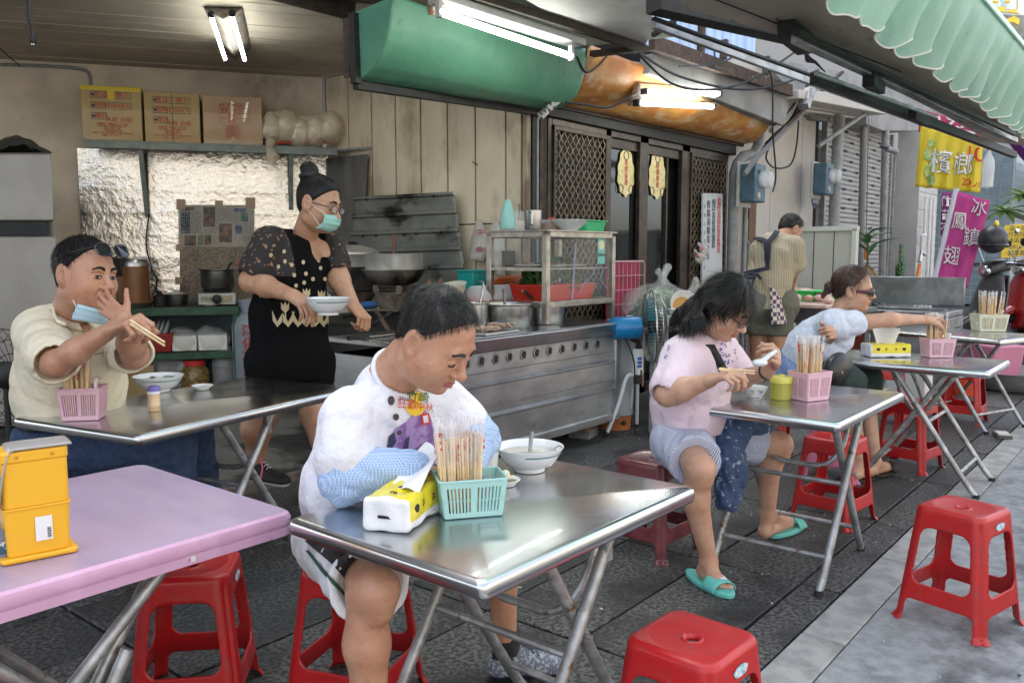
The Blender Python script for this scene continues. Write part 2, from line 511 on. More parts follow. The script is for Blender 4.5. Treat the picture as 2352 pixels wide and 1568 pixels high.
m_whitepaint = M('white_paint',(.72,.71,.69),.5,col2=(.62,.61,.59),scale=6)
# ---- ground
g = MB().box((50,0,-.16),(300,300,.2)); struct('ground',g,m_asph,flat=True)
pv = MB().box((12,2.6,-.055),(40,3.35,.03)); pavement = struct('pavement',pv,m_dirt,flat=True)
def slab_proto(w,d,mat):
 mb = MB().box((0,0,-.02),(w - .012,d - .012,.04)); o = obj('paving_slab',mb,mat,pavement,bevel=.004,seg=1); return o
rows = [(1.0575,1.2285)] + [(1.23 + .43*i,1.23 + .43*(i + 1)) for i in range(7)]
protoN = None; first = {}
rng = random.Random(3)
for ri,(y0,y1) in enumerate(rows):
 for ci in range(-1,10):
  x0 = 1.375 + 1.045*(ci - 1); x1 = x0 + 1.045
  key = (ri == 0,rng.random() < .4)
  if key not in first:
   o = slab_proto(x1 - x0,y1 - y0,m_slab2 if key[1] else m_slab); first[key] = o
  else:
   o = first[key].copy(); COL.objects.link(o)
  o.location = ((x0 + x1)/2,(y0 + y1)/2,rng.uniform(-.003,.001)); o.rotation_euler = (rng.uniform(-.002,.002),rng.uniform(-.002,.002),0)
fs_ = MB()
for ri,(y0,y1) in enumerate(rows):
 for ci in range(10,32):
  x0 = 1.375 + 1.045*(ci - 1); fs_.box((x0 + .52,(y0 + y1)/2,-.02),(1.038,y1 - y0 - .007,.04))
fso = obj('distant_slab',fs_,m_slab,pavement,flat=True); fso['kind'] = 'stuff'
kb = MB().box((12,.975,-.06),(40,.16,.03)); kerb = struct('kerb',kb,m_dirt,flat=True)
kp = None
for i in range(-2,26):
 if kp is None:
  kp = obj('kerb_stone',MB().box((0,0,-.03),(.995,.158,.062)),m_kerb,kerb,bevel=.006,seg=2); o = kp
 else: o = kp.copy(); COL.objects.link(o)
 o.location = (.5 + i*1.0,.973,rng.uniform(-.001,.002))
mb = MB(); n = 160
def rdfn(u,v):
 x = -6 + u*46; y = -1.4 + v*(.888 + 1.4)
 return (x,y,-.002 + .003*mnoise.noise(Vector((x*.8,y*.8,0))))
mb.grid(rdfn,180,12); struct('road_apron',mb,m_road)
mb = MB()
edge = []
for i in range(400):
 x = -6 + i*.115
 e_ = .30 + .06*mnoise.noise(Vector((x*1.7,0,3))) + .05*mnoise.noise(Vector((x*6,0,1))) - .02*x + (.05 if x > 3 else 0)
 edge.append((x,min(e_,.6),.006))
vs = edge + [(x,-40,.006) for x,_,_ in edge]
mb.add(vs,[(i,i + 400,i + 401,i + 1) for i in range(399)]); struct('asphalt_road',mb,m_asph,flat=True)
mb = MB()
for i in range(420):
 x = rng.uniform(1.5,7); y = .33 - .02*x + rng.gauss(0,.05); s_ = rng.uniform(.003,.011)
 mb.ball((x,y,.004 + s_*.4),(s_,s_*rng.uniform(.6,1),s_*.6),5,3)
o = obj('gravel',mb,m_asph); o['kind'] = 'stuff'; tag(o,'loose black asphalt crumbs along the broken road edge','gravel')
# ---- shop floor and step
struct('shop_floor',MB().box((1.2,8.2,-.0),(8.9,7.87,.12)),m_floor,bevel=.012)
m_step = M('step_concrete',(.2,.175,.15),.85,col2=(.12,.1,.08),scale=8,bump=.003,bscale=30)
struct('floor_step',MB().box((1.2,4.255,-.004),(8.9,.05,.124)),m_step,bevel=.01)
# ---- walls of the eating shop
LB = 7.0
def bw(t,z,off=0.0):
 p = CNR + DW*t - NW*off; return Vector((p.x,p.y,z))
wall_mb = MB()
def bwf(u,v): p = bw(LB*u,.06 + 3.06*v); n_ = mnoise.noise(p*.9)*.012; return p - NW*n_
wall_mb.grid(bwf,60,30)
bwall = obj('back_wall',wall_mb,m_plaster); tag(bwall,'stained cream plaster back wall of the eating shop behind the foil','wall')
side = MB().box((5.50,5.53,1.59),(.1,2.56,3.06)); sidew = obj('side_wall',side,m_seam,flat=True)
tag(sidew,'cream vertical panel wall right of the kitchen, stained brown by cooking','wall')
seams = [754,804.6,857.6,911.9,969.4,1030.4,1094,1163.4,1200]
ys = [gx(x,400,5.45).y for x in seams]
ys[0] = 6.79; zs = gx(1163,512,5.45).z
for i in range(len(ys) - 1):
 yc,w_ = (ys[i] + ys[i + 1])/2,ys[i] - ys[i + 1] - .016
 for z0,z1 in ((.07,zs - .006),(zs + .004,3.11)):
  obj('wall_panel',MB().box((5.446,yc,(z0 + z1)/2),(.02,w_,z1 - z0)),m_panel,sidew,bevel=.003,seg=1)
left_wall = MB().box((-.25,10.2,1.6),(.1,6,3.2),rz=.6)
# ---- interior ceiling boards
yl = [gz(0,y,3.12) for y in (5,29,51,74,94,115,133)]
dists = [(CNR - p).dot(NW) for p in yl]
ceil_back = struct('ceiling',MB().extrude([bw(0,3.16),bw(LB,3.16),bw(LB,3.16,3.4),bw(-2.3,3.16,3.4)],(0,0,.05)),m_seam,flat=True)
nb = 17; wbrd = .2
for i in range(nb):
 o0,o1 = i*wbrd + .006,(i + 1)*wbrd - .002
 if o0 > 3.15: continue
 mb = MB().extrude([bw(-.68*o0,3.12,o0),bw(LB,3.12,o0),bw(LB,3.12,o1),bw(-.68*o1,3.12,o1)],(0,0,.02))
 ob = obj('ceiling_board',mb,m_board,ceil_back,bevel=.003,seg=1)
 ob.rotation_euler = (0,0,0); ob.location = (0,0,rng.uniform(-.004,.002))
t = thing('roof_beam','dark brown roof beam with a hanging black post at its end','beam')
pA,pB = gz(690,-6,3.10),gz(812,26,3.06)
obj('beam',MB().bar(pA + (pA - pB).normalized()*3,pB,.09,.11),m_darkwood,t,bevel=.004)
a_,b_ = gx(812,30,3.58),gx(818,192,3.58)
obj('post',MB().bar(a_,b_,.055,.05),m_black,t,bevel=.004)
obj('post_board',MB().bar(gx(795,42,3.62),gx(798,178,3.62),.015,.05),m_rust,t)
obj('beam_strip',MB().bar(gz(690,-14,3.16),gz(900,5,3.02),.06,.03),m_darkwood,t)
t_ = bw(-.1,3.1,.01); 
wire = obj('ceiling_wire',MB().tube([gz(0,112,3.08),gz(177,262,3.0)],.006,5),m_cable)
tag(wire,'thin dark wire slanting across the left of the board ceiling','wire')
wire.hide_render = False
m_upper = M('shade_block_grey',(.33,.32,.3),.85)
up = MB().box((10,9.35,6.6),(44,9.9,5.6)); uo = obj('upper_shade_block',up,m_upper,flat=True)  # mass added above the shops to keep direct sun off the tables
tag(uo,'plain grey block added above the shop fronts to shade the tables, hardly in view','building')
# ---- the far side of the street, out of view: sunlit blocks added to light the tables
m_opp = M('fill_block_facade',(.62,.57,.5),.85,col2=(.55,.5,.43),scale=.5)
for i,(x,w_,h_,lab) in enumerate(((-14,13,8,'unseen cream house block added across the street for fill light, behind the viewer'),(0,13,10,'taller unseen cream house block added across the street for fill light'),(14,14,7.5,'low unseen cream house block added across the street for fill light, farther along'))):
 ob = obj('opposite_fill_block',MB().box((x + w_/2,-13,h_/2),(w_ - .3,4,h_)),m_opp,flat=True); tag(ob,lab,'building')
 for a_ in range(int(w_ // 3)):
  for b_ in range(int(h_ // 3)): obj('window',MB().box((x + 2 + a_*3,-10.99,1.8 + b_*3),(1.4,.06,1.5)),m_glass_dark,ob,flat=True)
# ---- green metal valance over the counter
cv = thing('green_canopy','curved mint green sheet metal valance hanging above the steel counter','canopy')
prof = [(3.84,2.93),(3.855,2.88),(3.885,2.78),(3.92,2.69),(3.965,2.61),(4.02,2.55),(4.10,2.505),(4.19,2.482)]
prof2 = [(3.80,2.98),(3.80,2.90),(3.81,2.80),(3.84,2.71),(3.885,2.64),(3.95,2.585),(4.06,2.56),(4.19,2.56)]
def cfn(u,v):
 k_ = v*(len(prof) - 1); i = min(int(k_),len(prof) - 2); f = k_ - i
 y = (prof[i][0]*(1 - f) + prof[i + 1][0]*f)*(1 - u) + (prof2[i][0]*(1 - f) + prof2[i + 1][0]*f)*u
 z = (prof[i][1]*(1 - f) + prof[i + 1][1]*f)*(1 - u) + (prof2[i][1]*(1 - f) + prof2[i + 1][1]*f)*u
 x = 3.6 + 1.98*u
 b = mnoise.noise(Vector((x*1.6,y*3,z*3)))*.012 + .02*math.exp(-((u - .47)/.015) ** 2)*(1 - v)*.4
 z -= .035*math.sin(PI*u)*(1 - v)*.6
 return (x,y - b,z - b)
obj('valance_sheet',MB().grid(cfn,70,22),m_green_sheet,cv,thick=.006)
capo = [(3.6,y,z) for y,z in prof] + [(3.6,4.19,2.9)]
obj('end_cap',MB().extrude(capo,(.008,0,0)),m_green_sheet,cv,bevel=.002,seg=1)
obj('top_trim',MB().bar((3.62,3.80,2.97),(5.56,3.76,3.0),.03,.045),M('varnished_trim',(.16,.09,.045),.5,col2=(.08,.045,.025),scale=20,stretch=(.3,1,1)),cv)
obj('bottom_rail',MB().bar((3.6,4.2,2.455),(5.55,4.2,2.53),.05,.05),m_black,cv)
obj('bottom_board',MB().bar(gy(1130,222,4.17),gy(1262,250,4.17),.03,.07),m_darkwood,cv)
# ---- ceiling over the counter: pale green board, grey-white sheet and brown battens
c1 = struct('counter_ceiling',MB().extrude([(-1,3.80,2.99),(5.55,3.80,2.99),(5.75,3.05,2.99),(-1,3.05,2.99)],(0,0,.02)),m_pale,flat=True)
sh = []
pxs = [(1190,-60),(1190,0),(1262,32),(1330,66),(1398,96),(1440,101),(1478,98),(1495,82),(1499,40),(1500,-60)]
poly = [gz(x,y,2.93) for x,y in [(1130,-40),(1200,-5),(1262,30),(1330,62),(1380,85),(1410,100),(1450,108),(1480,104),(1495,84),(1500,-6),(1500,-60)]]
o = obj('roof_sheet',MB().extrude(poly,(0,0,.012)),m_white_sheet); tag(o,'sagging off-white roof sheet above the steel counter with a torn edge','roof sheet')
bt = thing('brown_battens','brown wooden battens crossing the white ceiling above the counter','batten')
for a,b,w_ in (((1060,-20),(1480,112),.05),):
 obj('batten',MB().bar(gz(*a,2.90),gz(*b,2.90),w_,.05),m_darkwood,bt)
obj('batten',MB().bar(gz(1320,128,2.97),gz(1486,110,2.93),.07,.04),m_darkwood,bt)
bt.name = 'ceiling_batten'
# ---- soffit of the street awning and its rails
sofz = 2.72
so = struct('awning_soffit',MB().extrude([gz(1480,-70,sofz),gz(1585,22,sofz),gz(1795,82,sofz),gz(1985,172,sofz),gz(2165,262,sofz),gz(2275,325,sofz),gz(2400,340,sofz),gz(2230,100,sofz),gz(1950,-110,sofz)],(0,0,.02)),m_soffit,flat=True)
obj('soffit_seam',MB().bar(gz(1620,-10,sofz - .003),gz(2070,165,sofz - .003),.008,.004),m_seam,so)
rail = thing('awning_rail','long black and aluminium folding awning rails above the tables','rail')
def pxbar(a,b,w_,h_,mat,nm,par,z=None,Y=None):
 f = (lambda p: gz(*p,z)) if z else (lambda p: gy(*p,Y))
 return obj(nm,MB().bar(f(a),f(b),w_,h_),mat,par,bevel=.004,seg=1)
pxbar((1500,8),(1830,84),.12,.09,m_black,'roller_box',rail,z=2.78)
pxbar((1500,55),(2140,290),.035,.05,m_alu,'aluminium_rail',rail,z=2.74)
pxbar((1500,42),(2140,272),.03,.02,m_black,'rail_lip',rail,z=2.72)
pxbar((1830,88),(2330,322),.07,.05,m_alu,'front_rail',rail,z=2.6)
pxbar((1830,74),(2330,308),.04,.03,m_black,'front_rail_gasket',rail,z=2.6)
pxbar((1870,178),(2330,355),.06,.07,m_black,'lower_arm',rail,z=2.5)
pxbar((1872,168),(2150,268),.02,.02,m_alu,'lower_arm_edge',rail,z=2.46)
pxbar((1500,80),(1550,48),.03,.03,m_black,'strut',rail,z=2.8)
pxbar((1805,62),(1850,100),.10,.13,m_black,'end_bracket',rail,z=2.68)
pxbar((1995,180),(2020,200),.08,.10,m_black,'hinge_block',rail,z=2.55)
pxbar((2095,262),(2125,278),.06,.08,m_black,'hinge_block',rail,z=2.45)
rag = obj('purple_rag',MB().tube([gz(1860,100,2.6),gz(1852,125,2.58),gz(1856,136,2.57),gz(1872,142,2.56),gz(1895,165,2.55)],[.02,.012,.02,.01,.004],6),M('rag',(.06,.04,.06),.9))
tag(rag,'dark purple strip of rag tied round the awning rail','rag')
# ---- green fabric awning edge with scalloped hem
m_fab = M('green_awning_fabric',(.33,.52,.44),.4,col2=(.36,.55,.47),scale=3,transl=.4,stretch=(1,1,.3),bump=.016,bscale=9,col3=(.22,.38,.32),scale3=5,lo3=.58,hi3=.75)
aw = thing('fabric_awning','pale green fabric awning edge with a ruffled white hem along the street','awning')
def awf(u,v):
 x = 1.9 + u*8.1
 top = Vector((x,.88,2.64 - .01*math.sin(x*2))); 
 ph = x*2*PI/.31 + 3.4*mnoise.noise(Vector((x*1.1,0,7))); am = .8 + 1.1*mnoise.noise(Vector((x*1.3,3,1)))
 sc = .035*(1 + math.cos(ph))*am + .03*mnoise.noise(Vector((x*2,0,0))) + .006*math.sin(ph*2.3)
 z = 2.64 + (2.275 + sc - 2.64)*v
 y = .90 + .17*v ** 1.3 + (.05*v ** 2)*math.sin(ph)*am + .03*v*mnoise.noise(Vector((x*3,v*2,5)))
 return (x + .028*v ** 2*math.cos(ph)*am,y,z)
NUA = 420
obj('fabric',MB().grid(awf,NUA,14),m_fab,aw)
obj('hem',MB().tube([Vector(awf(i/NUA,1.0)) for i in range(NUA + 1)],.0045,5),M('hem_tape',(.62,.6,.55),.7),aw)
obj('top_sheet',MB().grid(lambda u,v: (1.9 + u*8.1,.88 + 1.2*v,2.645 + .15*v),20,3),m_fab,aw)
obj('top_seam',MB().tube([(1.9,.895,2.63),(10,.895,2.63)],.008,6),m_fab,aw)
# ---- roof edge above the door: concrete beam, brown angle, blue corrugated sheets behind
rb = thing('roof_edge','slanting grey roof beam with a rusty brown steel angle on top, above the doorway','beam')
obj('concrete_beam',MB().extrude([gy(1490,168,3.75),gy(1500,122,3.75),gy(1825,205,3.75),gy(1800,288,3.75)],(0,.12,0)),m_concrete,rb,bevel=.01)
obj('steel_angle',MB().bar(gy(1497,98,3.68),gy(1815,208,3.68),.06,.12),m_rust,rb)
for x,y0,y1 in ((1613,40,128),(1665,92,135),(1762,130,172)):
 obj('upright',MB().bar(gy(x,y0,3.75),gy(x - 4,y1,3.75),.06,.05),m_rust,rb)
m_blue = M('blue_corrugated_sheet',(.42,.56,.78),.5,col2=(.5,.64,.85),scale=3,emit=(.5,.65,.95),estr=0.0)
bl = MB().grid(lambda u,v: (6.0 + u*6.5,5.4 + .03*(1 if math.sin(u*6.5*2*PI/.25) > 0 else 0),3.0 + v*2.6),208,1)
o = obj('blue_cladding',bl,m_blue,flat=True); tag(o,'pale blue corrugated sheet wall seen through the gap above the doorway','wall')
uo.location = (0,1.5,0)
# ---- black gap / underside behind the orange valance
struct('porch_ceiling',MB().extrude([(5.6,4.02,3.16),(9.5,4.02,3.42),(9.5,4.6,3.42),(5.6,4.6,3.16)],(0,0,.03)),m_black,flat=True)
tpl = obj('porch_fascia',MB().extrude([gy(1450,195,4.05),gy(1440,150,4.05),gy(1300,118,4.05),gy(1520,150,4.05),gy(1760,245,4.05),gy(1740,290,4.05)][::-1],(0,.03,0)),m_plaster)
tag(tpl,'stained grey fascia behind the twin tube light above the door','fascia')
# ---- orange fibreglass valance
ov = thing('orange_canopy','curved orange fibreglass valance above the shop doorway','canopy')
def ofn(u,v):
 x = 5.62 + u*3.85
 a = PI/2*v
 y = 4.02 - .22 + .42*(1 - math.cos(a))*.95; z0 = 2.62 + .05*u; hh = .40 + .10*u - .08*math.sin(PI*u)
 z = z0 + hh*(1 - math.sin(a)) ; w = mnoise.noise(Vector((x*2,v*3,0)))*.008
 return (x,y + w,z + w)
obj('valance_sheet',MB().grid(ofn,50,16),m_orange,ov,thick=.005)
obj('end_cap',MB().extrude([ofn(1,i/12) for i in range(13)] + [(9.47,4.2,3.1)],(.006,0,0)),m_orange,ov)
obj('lower_trim',MB().bar((5.6,4.235,2.62),(9.5,4.235,2.66),.04,.035),m_rust,ov)
# ---- doorway wall
dw_ = thing('door_front','bronze framed shop front with diamond security mesh and dark sliding glass doors','door front')
YD = 4.3
zt = lambda x: 2.57
def fr(x0,x1,z0,z1,y=YD,th=.05,mat=m_bronze,nm='frame',par=dw_): return obj(nm,MB().box(((x0 + x1)/2,y,(z0 + z1)/2),(x1 - x0,th,z1 - z0)),mat,par,bevel=.004,seg=1)
fr(5.55,9.35,2.53,2.64,th=.12,mat=m_black,nm='lintel')
fr(5.74,5.80,.0,2.53); fr(6.63,6.72,0,2.53); fr(7.24,7.40,0,2.53); fr(8.10,8.28,0,2.53); fr(9.15,9.22,0,2.53)
fr(5.80,9.15,2.47,2.53); fr(5.80,9.15,0,.1)
fr(6.72,7.24,2.38,2.47,y=4.33); fr(7.40,8.10,2.38,2.47,y=4.33)
fr(6.72,7.24,.1,.2,y=4.33)
for x0,x1,nm in ((6.72,7.24,'glass_door'),(7.40,7.84,'glass_door')):
 gdoor = obj(nm,MB().box(((x0 + x1)/2,4.34,1.28),(x1 - x0,.008,2.2)),m_glass_dark,dw_,flat=True)
fr(7.83,7.86,.1,2.4,y=4.33)
def lattice(x0,x1,z0,z1,nx,nz,y):
 fr(x0,x0 + .03,z0,z1,y=y,th=.03,nm='mesh_frame'); fr(x1 - .03,x1,z0,z1,y=y,th=.03,nm='mesh_frame')
 fr(x0,x1,z1 - .04,z1,y=y,th=.028,nm='mesh_frame')
 obj('insect_screen',MB().box(((x0 + x1)/2,y + .04,(z0 + z1)/2),(x1 - x0,.004,z1 - z0)),m_screen,dw_,flat=True)
 mb = MB(); w_ = (x1 - x0 - .06)/nx
 for i in range(nx + 1):
  for sg in (-1,1):
   pts = []
   for j in range(nz*2 + 1):
    ph = j % 2
    xx = x0 + .03 + w_*i + sg*(w_*.5 if (ph) else w_*.06)
    xx = min(max(xx,x0 + .02),x1 - .02)
    zz = z0 + (z1 - z0)*j/(nz*2)
    pts.append((xx,y + .004*sg,zz))
   for a,b in zip(pts[:-1],pts[1:]): mb.bar(a,b,.009,.010,up=(0,1,0))
 return obj('diamond_mesh',mb,M('tan_mesh_wire',(.30,.23,.16),.5,.4,col2=(.18,.14,.1),scale=20),dw_,flat=True)
lattice(5.80,6.63,.1,2.47,9,25,4.27)
lattice(8.28,9.15,.1,2.47,9,25,4.27)
struct('room_shade_sheet',MB().box((7.5,4.46,1.3),(3.7,.05,2.62)),m_darkroom,flat=True)  # black sheet stands in for the shade of the room behind
m_gold = M('gold_foil_paper',(.62,.5,.2),.4,.35,col2=(.74,.64,.34),scale=30)
m_red = M('red_ink',(.5,.03,.02),.6); m_ink = M('black_ink',(.008,.008,.008),.6)
for (cx,top,bot,txt,lab) in ((1437,335,450,'恭賀新禧','left gold paper charm with red characters on the glass door'),(1509,343,455,'財源廣進','right gold paper charm with red characters on the glass door')):
 pc = gy(cx,(top + bot)/2,4.325); hh = (gy(cx,top,4.325).z - gy(cx,bot,4.325).z)/2
 w0 = (gy(cx + 22,400,4.325).x - gy(cx - 22,400,4.325).x)/2
 pts = []
 for i in range(44):
  a = 2*PI*i/44; r = 1 + .06*math.sin(a*11)
  wx = w0*(.62 + .38*(0.5 - .5*math.sin(a)) ** .8); pts.append((pc.x + wx*math.cos(a)*r,4.322,pc.z + hh*math.sin(a)*r))
 ch = obj('paper_charm',MB().extrude(pts[::-1],(0,-.002,0)),m_gold,flat=True); tag(ch,lab,'charm','gold paper charms on the doors')
 for i,c_ in enumerate(txt):
  text_on('character',c_,(pc.x,4.316,pc.z + hh*(.32 - .26*i)),(1,0,0),(0,0,1),hh*.26,m_red,ch)
 mb = MB()
 for (dx,dz) in ((0,.62),(-.55,-.72),(.55,-.72)):
  mb.tube([(pc.x + dx*w0 + .045*math.cos(a),4.318,pc.z + dz*hh + .04*math.sin(a)) for a in [2*PI*k_/12 for k_ in range(12)]],.0035,4,closed=True)
 obj('ink_outline',mb,m_ink,ch,flat=True)
pp = thing('post_cluster','dark pipes and peeling posts between the cream wall and the mesh door','posts')
m_peel = M('peeling_cream_timber',(.42,.33,.24),.8,col2=(.2,.13,.09),scale=14,stretch=(1,1,.3))
for x,y,w_,m_,nm in ((5.44,4.27,.05,m_peel,'timber_post'),(5.50,4.26,.05,m_black,'steel_post'),(5.57,4.27,.045,m_grey_pipe,'drain_pipe'),(5.63,4.28,.05,m_rust,'steel_post'),(5.70,4.3,.05,m_darkwood,'timber_post')):
 if 'pipe' in nm: obj(nm,MB().tube([(x,y,0),(x,y,2.5)],.022,10),m_,pp)
 else: obj(nm,MB().box((x,y,1.28),(w_,.05,2.56)),m_,pp,bevel=.004,seg=1)
obj('slanting_strut',MB().bar(gy(1240,268,4.0),gy(1385,130,3.9),.03,.05),M('flaking_white_steel',(.55,.55,.52),.7,col2=(.06,.055,.05),scale=30,lo=.47,hi=.53),pp)
# = STREET FRONTS TO THE RIGHT
m_cream = M('cream_metal_cladding',(.5,.47,.42),.5,col2=(.44,.41,.36),scale=2,col3=(.33,.3,.26),scale3=3,lo3=.6,hi3=.8)
cw = obj('cream_wall',MB().box((10.95,4.40,1.9),(2.9,.06,3.8)),m_seam,flat=True)
tag(cw,'cream metal clad wall beside the doorway, behind the cook','wall')
xs = [gy(x,400,4.36).x for x in (1705,1768,1838,1868)]
xs[0] = 9.35
for i in range(3): obj('wall_panel',MB().box(((xs[i] + xs[i + 1])/2,4.355,1.9),(xs[i + 1] - xs[i] - .012,.02,3.75)),m_cream,cw,bevel=.003,seg=1)
pt = thing('pipe_cluster','grey vertical drain pipes and a brown post left of the blue meter','pipes')
xa = gy(1684,500,4.15).x
obj('drain_pipe',MB().tube([(xa,4.15,0),(xa,4.15,2.3),(xa + .02,4.12,2.42),(xa + .12,4.1,2.5),(xa + .42,4.1,2.56),(xa + .52,4.1,2.66),(xa + .62,4.1,3.3)],.062,12),m_grey_pipe,pt)
xb = gy(1706,500,4.15).x
obj('thin_pipe',MB().tube([(xb,4.12,0),(xb,4.12,2.1)],.028,10),m_grey_pipe,pt)
obj('thin_pipe',MB().tube([(xb + .12,4.12,0),(xb + .12,4.12,1.5),(xb + .04,4.12,1.55),(xb + .04,4.12,1.8)],.022,8),m_grey_pipe,pt)
obj('brown_post',MB().box((gy(1722,500,4.3).x,4.3,1.2),(.2,.08,2.4)),M('brown_timber',(.2,.11,.06),.7,col2=(.13,.07,.04),scale=9,stretch=(1,1,.2)),pt)
m_meter = M('blue_meter_case',(.07,.13,.17),.5,col2=(.09,.17,.22),scale=8,col3=(.2,.18,.15),scale3=9,lo3=.66,hi3=.75)
m_glassc = M('clear_glass',(.9,.92,.92),.05,alpha=.35,spec=.6)
m_board_w = M('meter_board',(.5,.5,.47),.7,col2=(.4,.4,.37),scale=12)
def meter(cx,cy,Y,s,label):
 p = gy(cx,cy,Y); t = thing('electricity_meter',label,'meter',p,0,'blue electricity meters on the shop fronts')
 obj('back_board',MB().box((-.02,.03,-.01),(.36*s,.02,.50*s)),m_board_w,t,bevel=.003,seg=1)
 obj('case',MB().box((0,-.07,0),(.30*s,.18,.42*s)),m_meter,t,bevel=.02*s,seg=3)
 rot = Matrix.Rotation(PI/2,4,'X')
 obj('dome',MB().lathe([(.10*s,0),(.10*s,.06),(.085*s,.12),(.03*s,.14),(0,.142)],20,mtx=Matrix.Translation((.03,-.15,.04*s)) @ rot),m_glassc,t)
 obj('dial',MB().lathe([(0.001,.045),(.075*s,.045),(.078*s,0)],18,mtx=Matrix.Translation((.03,-.15,.04*s)) @ rot),m_whitepaint,t)
 obj('seal_knob',MB().lathe([(.035*s,0),(.035*s,.02),(0,.025)],14,mtx=Matrix.Translation((-.08*s,-.16,-.14*s)) @ rot),m_board_w,t)
 obj('sticker',MB().box((-.05,-.162,.12*s),(.07,.002,.05)),m_ink,t,flat=True)
 return t
meter(1716,422,4.0,1.0,'left blue grey electricity meter with glass dome beside the drain pipe')
meter(1880,412,4.1,1.0,'right blue electricity meter with glass dome beside the roller shutter')
pl = gy(1872,455,4.15)
hn = obj('number_plate',MB().lathe([(0,0),(.14,0),(.14,.012),(0,.012)],24,mtx=Matrix.Translation(pl) @ Matrix.Rotation(PI/2,4,'X')),M('navy_enamel',(.02,.04,.09),.35))
tag(hn,'round dark blue house number plate under the right meter','number plate')
for tx,dz,sz in (('新民路',.04,.07),('864號3',-.045,.075)):
 text_on('lettering',tx,(pl.x,pl.y - .016,pl.z + dz),(1,0,0),(0,0,1),sz,m_whitepaint,hn)
nb_ = thing('neighbour_canopy','cream box canopy with an unlit tube lamp over the shuttered front','canopy')
A,B_,C_,D_ = gy(1862,182,3.6),gy(2035,205,3.6),gy(2035,262,3.6),gy(1862,265,3.6)
obj('fascia',MB().extrude([gy(1835,205,3.6),gy(2036,222,3.6),gy(2036,262,3.6),gy(1835,225,3.6)],(0,.9,0)),m_cream,nb_,bevel=.01)
obj('tube_lamp',MB().bar(gy(1850,240,3.9),gy(1990,262,3.9),.05,.06),m_whitepaint,nb_)
obj('tube_lamp',MB().bar(gy(1850,250,4.05),gy(1965,268,4.05),.04,.05),m_whitepaint,nb_)
o = obj('grey_fascia',MB().extrude([gy(1990,205,3.9),gy(2110,240,3.9),gy(2110,300,3.9),gy(2030,300,3.9),gy(1990,285,3.9)],(0,.5,0)),m_concrete,bevel=.01)
tag(o,'grey painted fascia box above the second roller shutter','fascia')
o = obj('grey_fascia',MB().extrude([gy(1750,130,4.25),gy(2120,200,4.25),gy(2120,300,4.25),gy(1870,275,4.25)],(0,.1,0)),m_concrete,flat=True)
tag(o,'shaded grey upper wall above the shutters','wall')
def shutter(xp0,xp1,Y,ztop,n,label,holes=False):
 x0,x1 = gy(xp0,500,Y).x,gy(xp1,500,Y).x
 t = thing('roller_shutter',label,'shutter',((x0 + x1)/2,Y,0),0,'closed roller shutters')
 w_ = x1 - x0; h = ztop/n
 prof_ = [(0,0),(-.012,h*.15),(-.02,h*.45),(-.014,h*.8),(0,h*.97)]
 mb = MB(); a = [(-w_/2,p[0],p[1]) for p in prof_]; b = [(w_/2,p[0],p[1]) for p in prof_]
 mb.add(a + b,[(i,i + 1,i + 6,i + 5) for i in range(4)])
 base = obj('slat',mb,m_shutter,t,ang=60)
 for i in range(1,n):
  c = base.copy(); COL.objects.link(c); c.location = (0,0,i*h)
 obj('back',MB().box((0,.03,ztop/2),(w_,.01,ztop)),m_black,t,flat=True)
 for sx_ in (-1,1): obj('guide_rail',MB().box((sx_*(w_/2 + .03),-.01,ztop/2),(.07,.08,ztop)),m_grey_pipe,t,bevel=.004,seg=1)
 if holes:
  mb = MB()
  for r_ in range(9):
   for q in range(5):
    mb.box((-w_/2 + w_*(q + .5 + .5*(r_ % 2))/5.6,-.022,ztop - .1 - h*(r_ + 1)*2 + h*.45),(.14,.006,.035))
  obj('vent_slot',mb,m_ink,t,flat=True)['kind'] = 'stuff'
 return t
shutter(1888,2036,4.3,3.45,48,'left closed roller shutter with a band of vent slots',True)
shutter(2046,2107,4.3,3.2,40,'right closed roller shutter, narrower, next to the white column')
def pole(xp,y0p,y1p,Y,r,nm,label,mat=m_grey_pipe):
 a,b = gy(xp[0],y0p,Y),gy(xp[1],y1p,Y); b.z = max(b.z,0)
 o = obj(nm,MB().tube([a,b],r,12),mat); tag(o,label,'pole'); return o
pole((1928,1908),255,645,4.0,.075,'grey_pipe','thick grey pipe standing just right of the blue meter')
pole((1985,1975),262,645,4.0,.05,'grey_pipe','dark grey pipe in front of the middle of the left shutter',m_cable_grey)
pole((2034,2024),300,700,3.95,.055,'grey_pipe','grey pipe with a security camera between the two shutters')
o = obj('slanting_stay',MB().tube([gy(1880,335,4.0),gy(1985,262,3.7)],.03,8),m_grey_pipe); tag(o,'grey slanting stay under the cream box canopy','stay')
sc_ = gy(2040,345,3.8); t = thing('security_camera','small grey bullet security camera on the pipe between the shutters','camera',sc_)
obj('camera_body',MB().tube([(-.06,0,.02),(.1,-.1,-.02)],.045,12),m_grey_pipe,t); obj('bracket',MB().bar((-.06,0,.02),(-.1,.1,.06),.03,.03),m_black,t)
t = thing('pull_cord','thin cord with two orange plastic handles hanging before the shutter','cord')
p0,p1 = gy(1997,280,3.6),gy(1988,590,3.6)
obj('cord',MB().tube([gy(1995,262,3.6),gy(1989,590,3.6)],.008,5),m_cable_grey,t)
m_or = M('orange_plastic',(.75,.22,.02),.4)
for y0 in (538,572): obj('handle',MB().tube([gy(1990,y0,3.6),gy(1989,y0 + 24,3.6)],.028,8),m_or,t)
cx0,cx1 = gy(2107,500,3.9).x,gy(2150,500,3.9).x
m_wtile = M('white_wall_tile',(.5,.49,.48),.35,col2=(.44,.43,.42),scale=3)
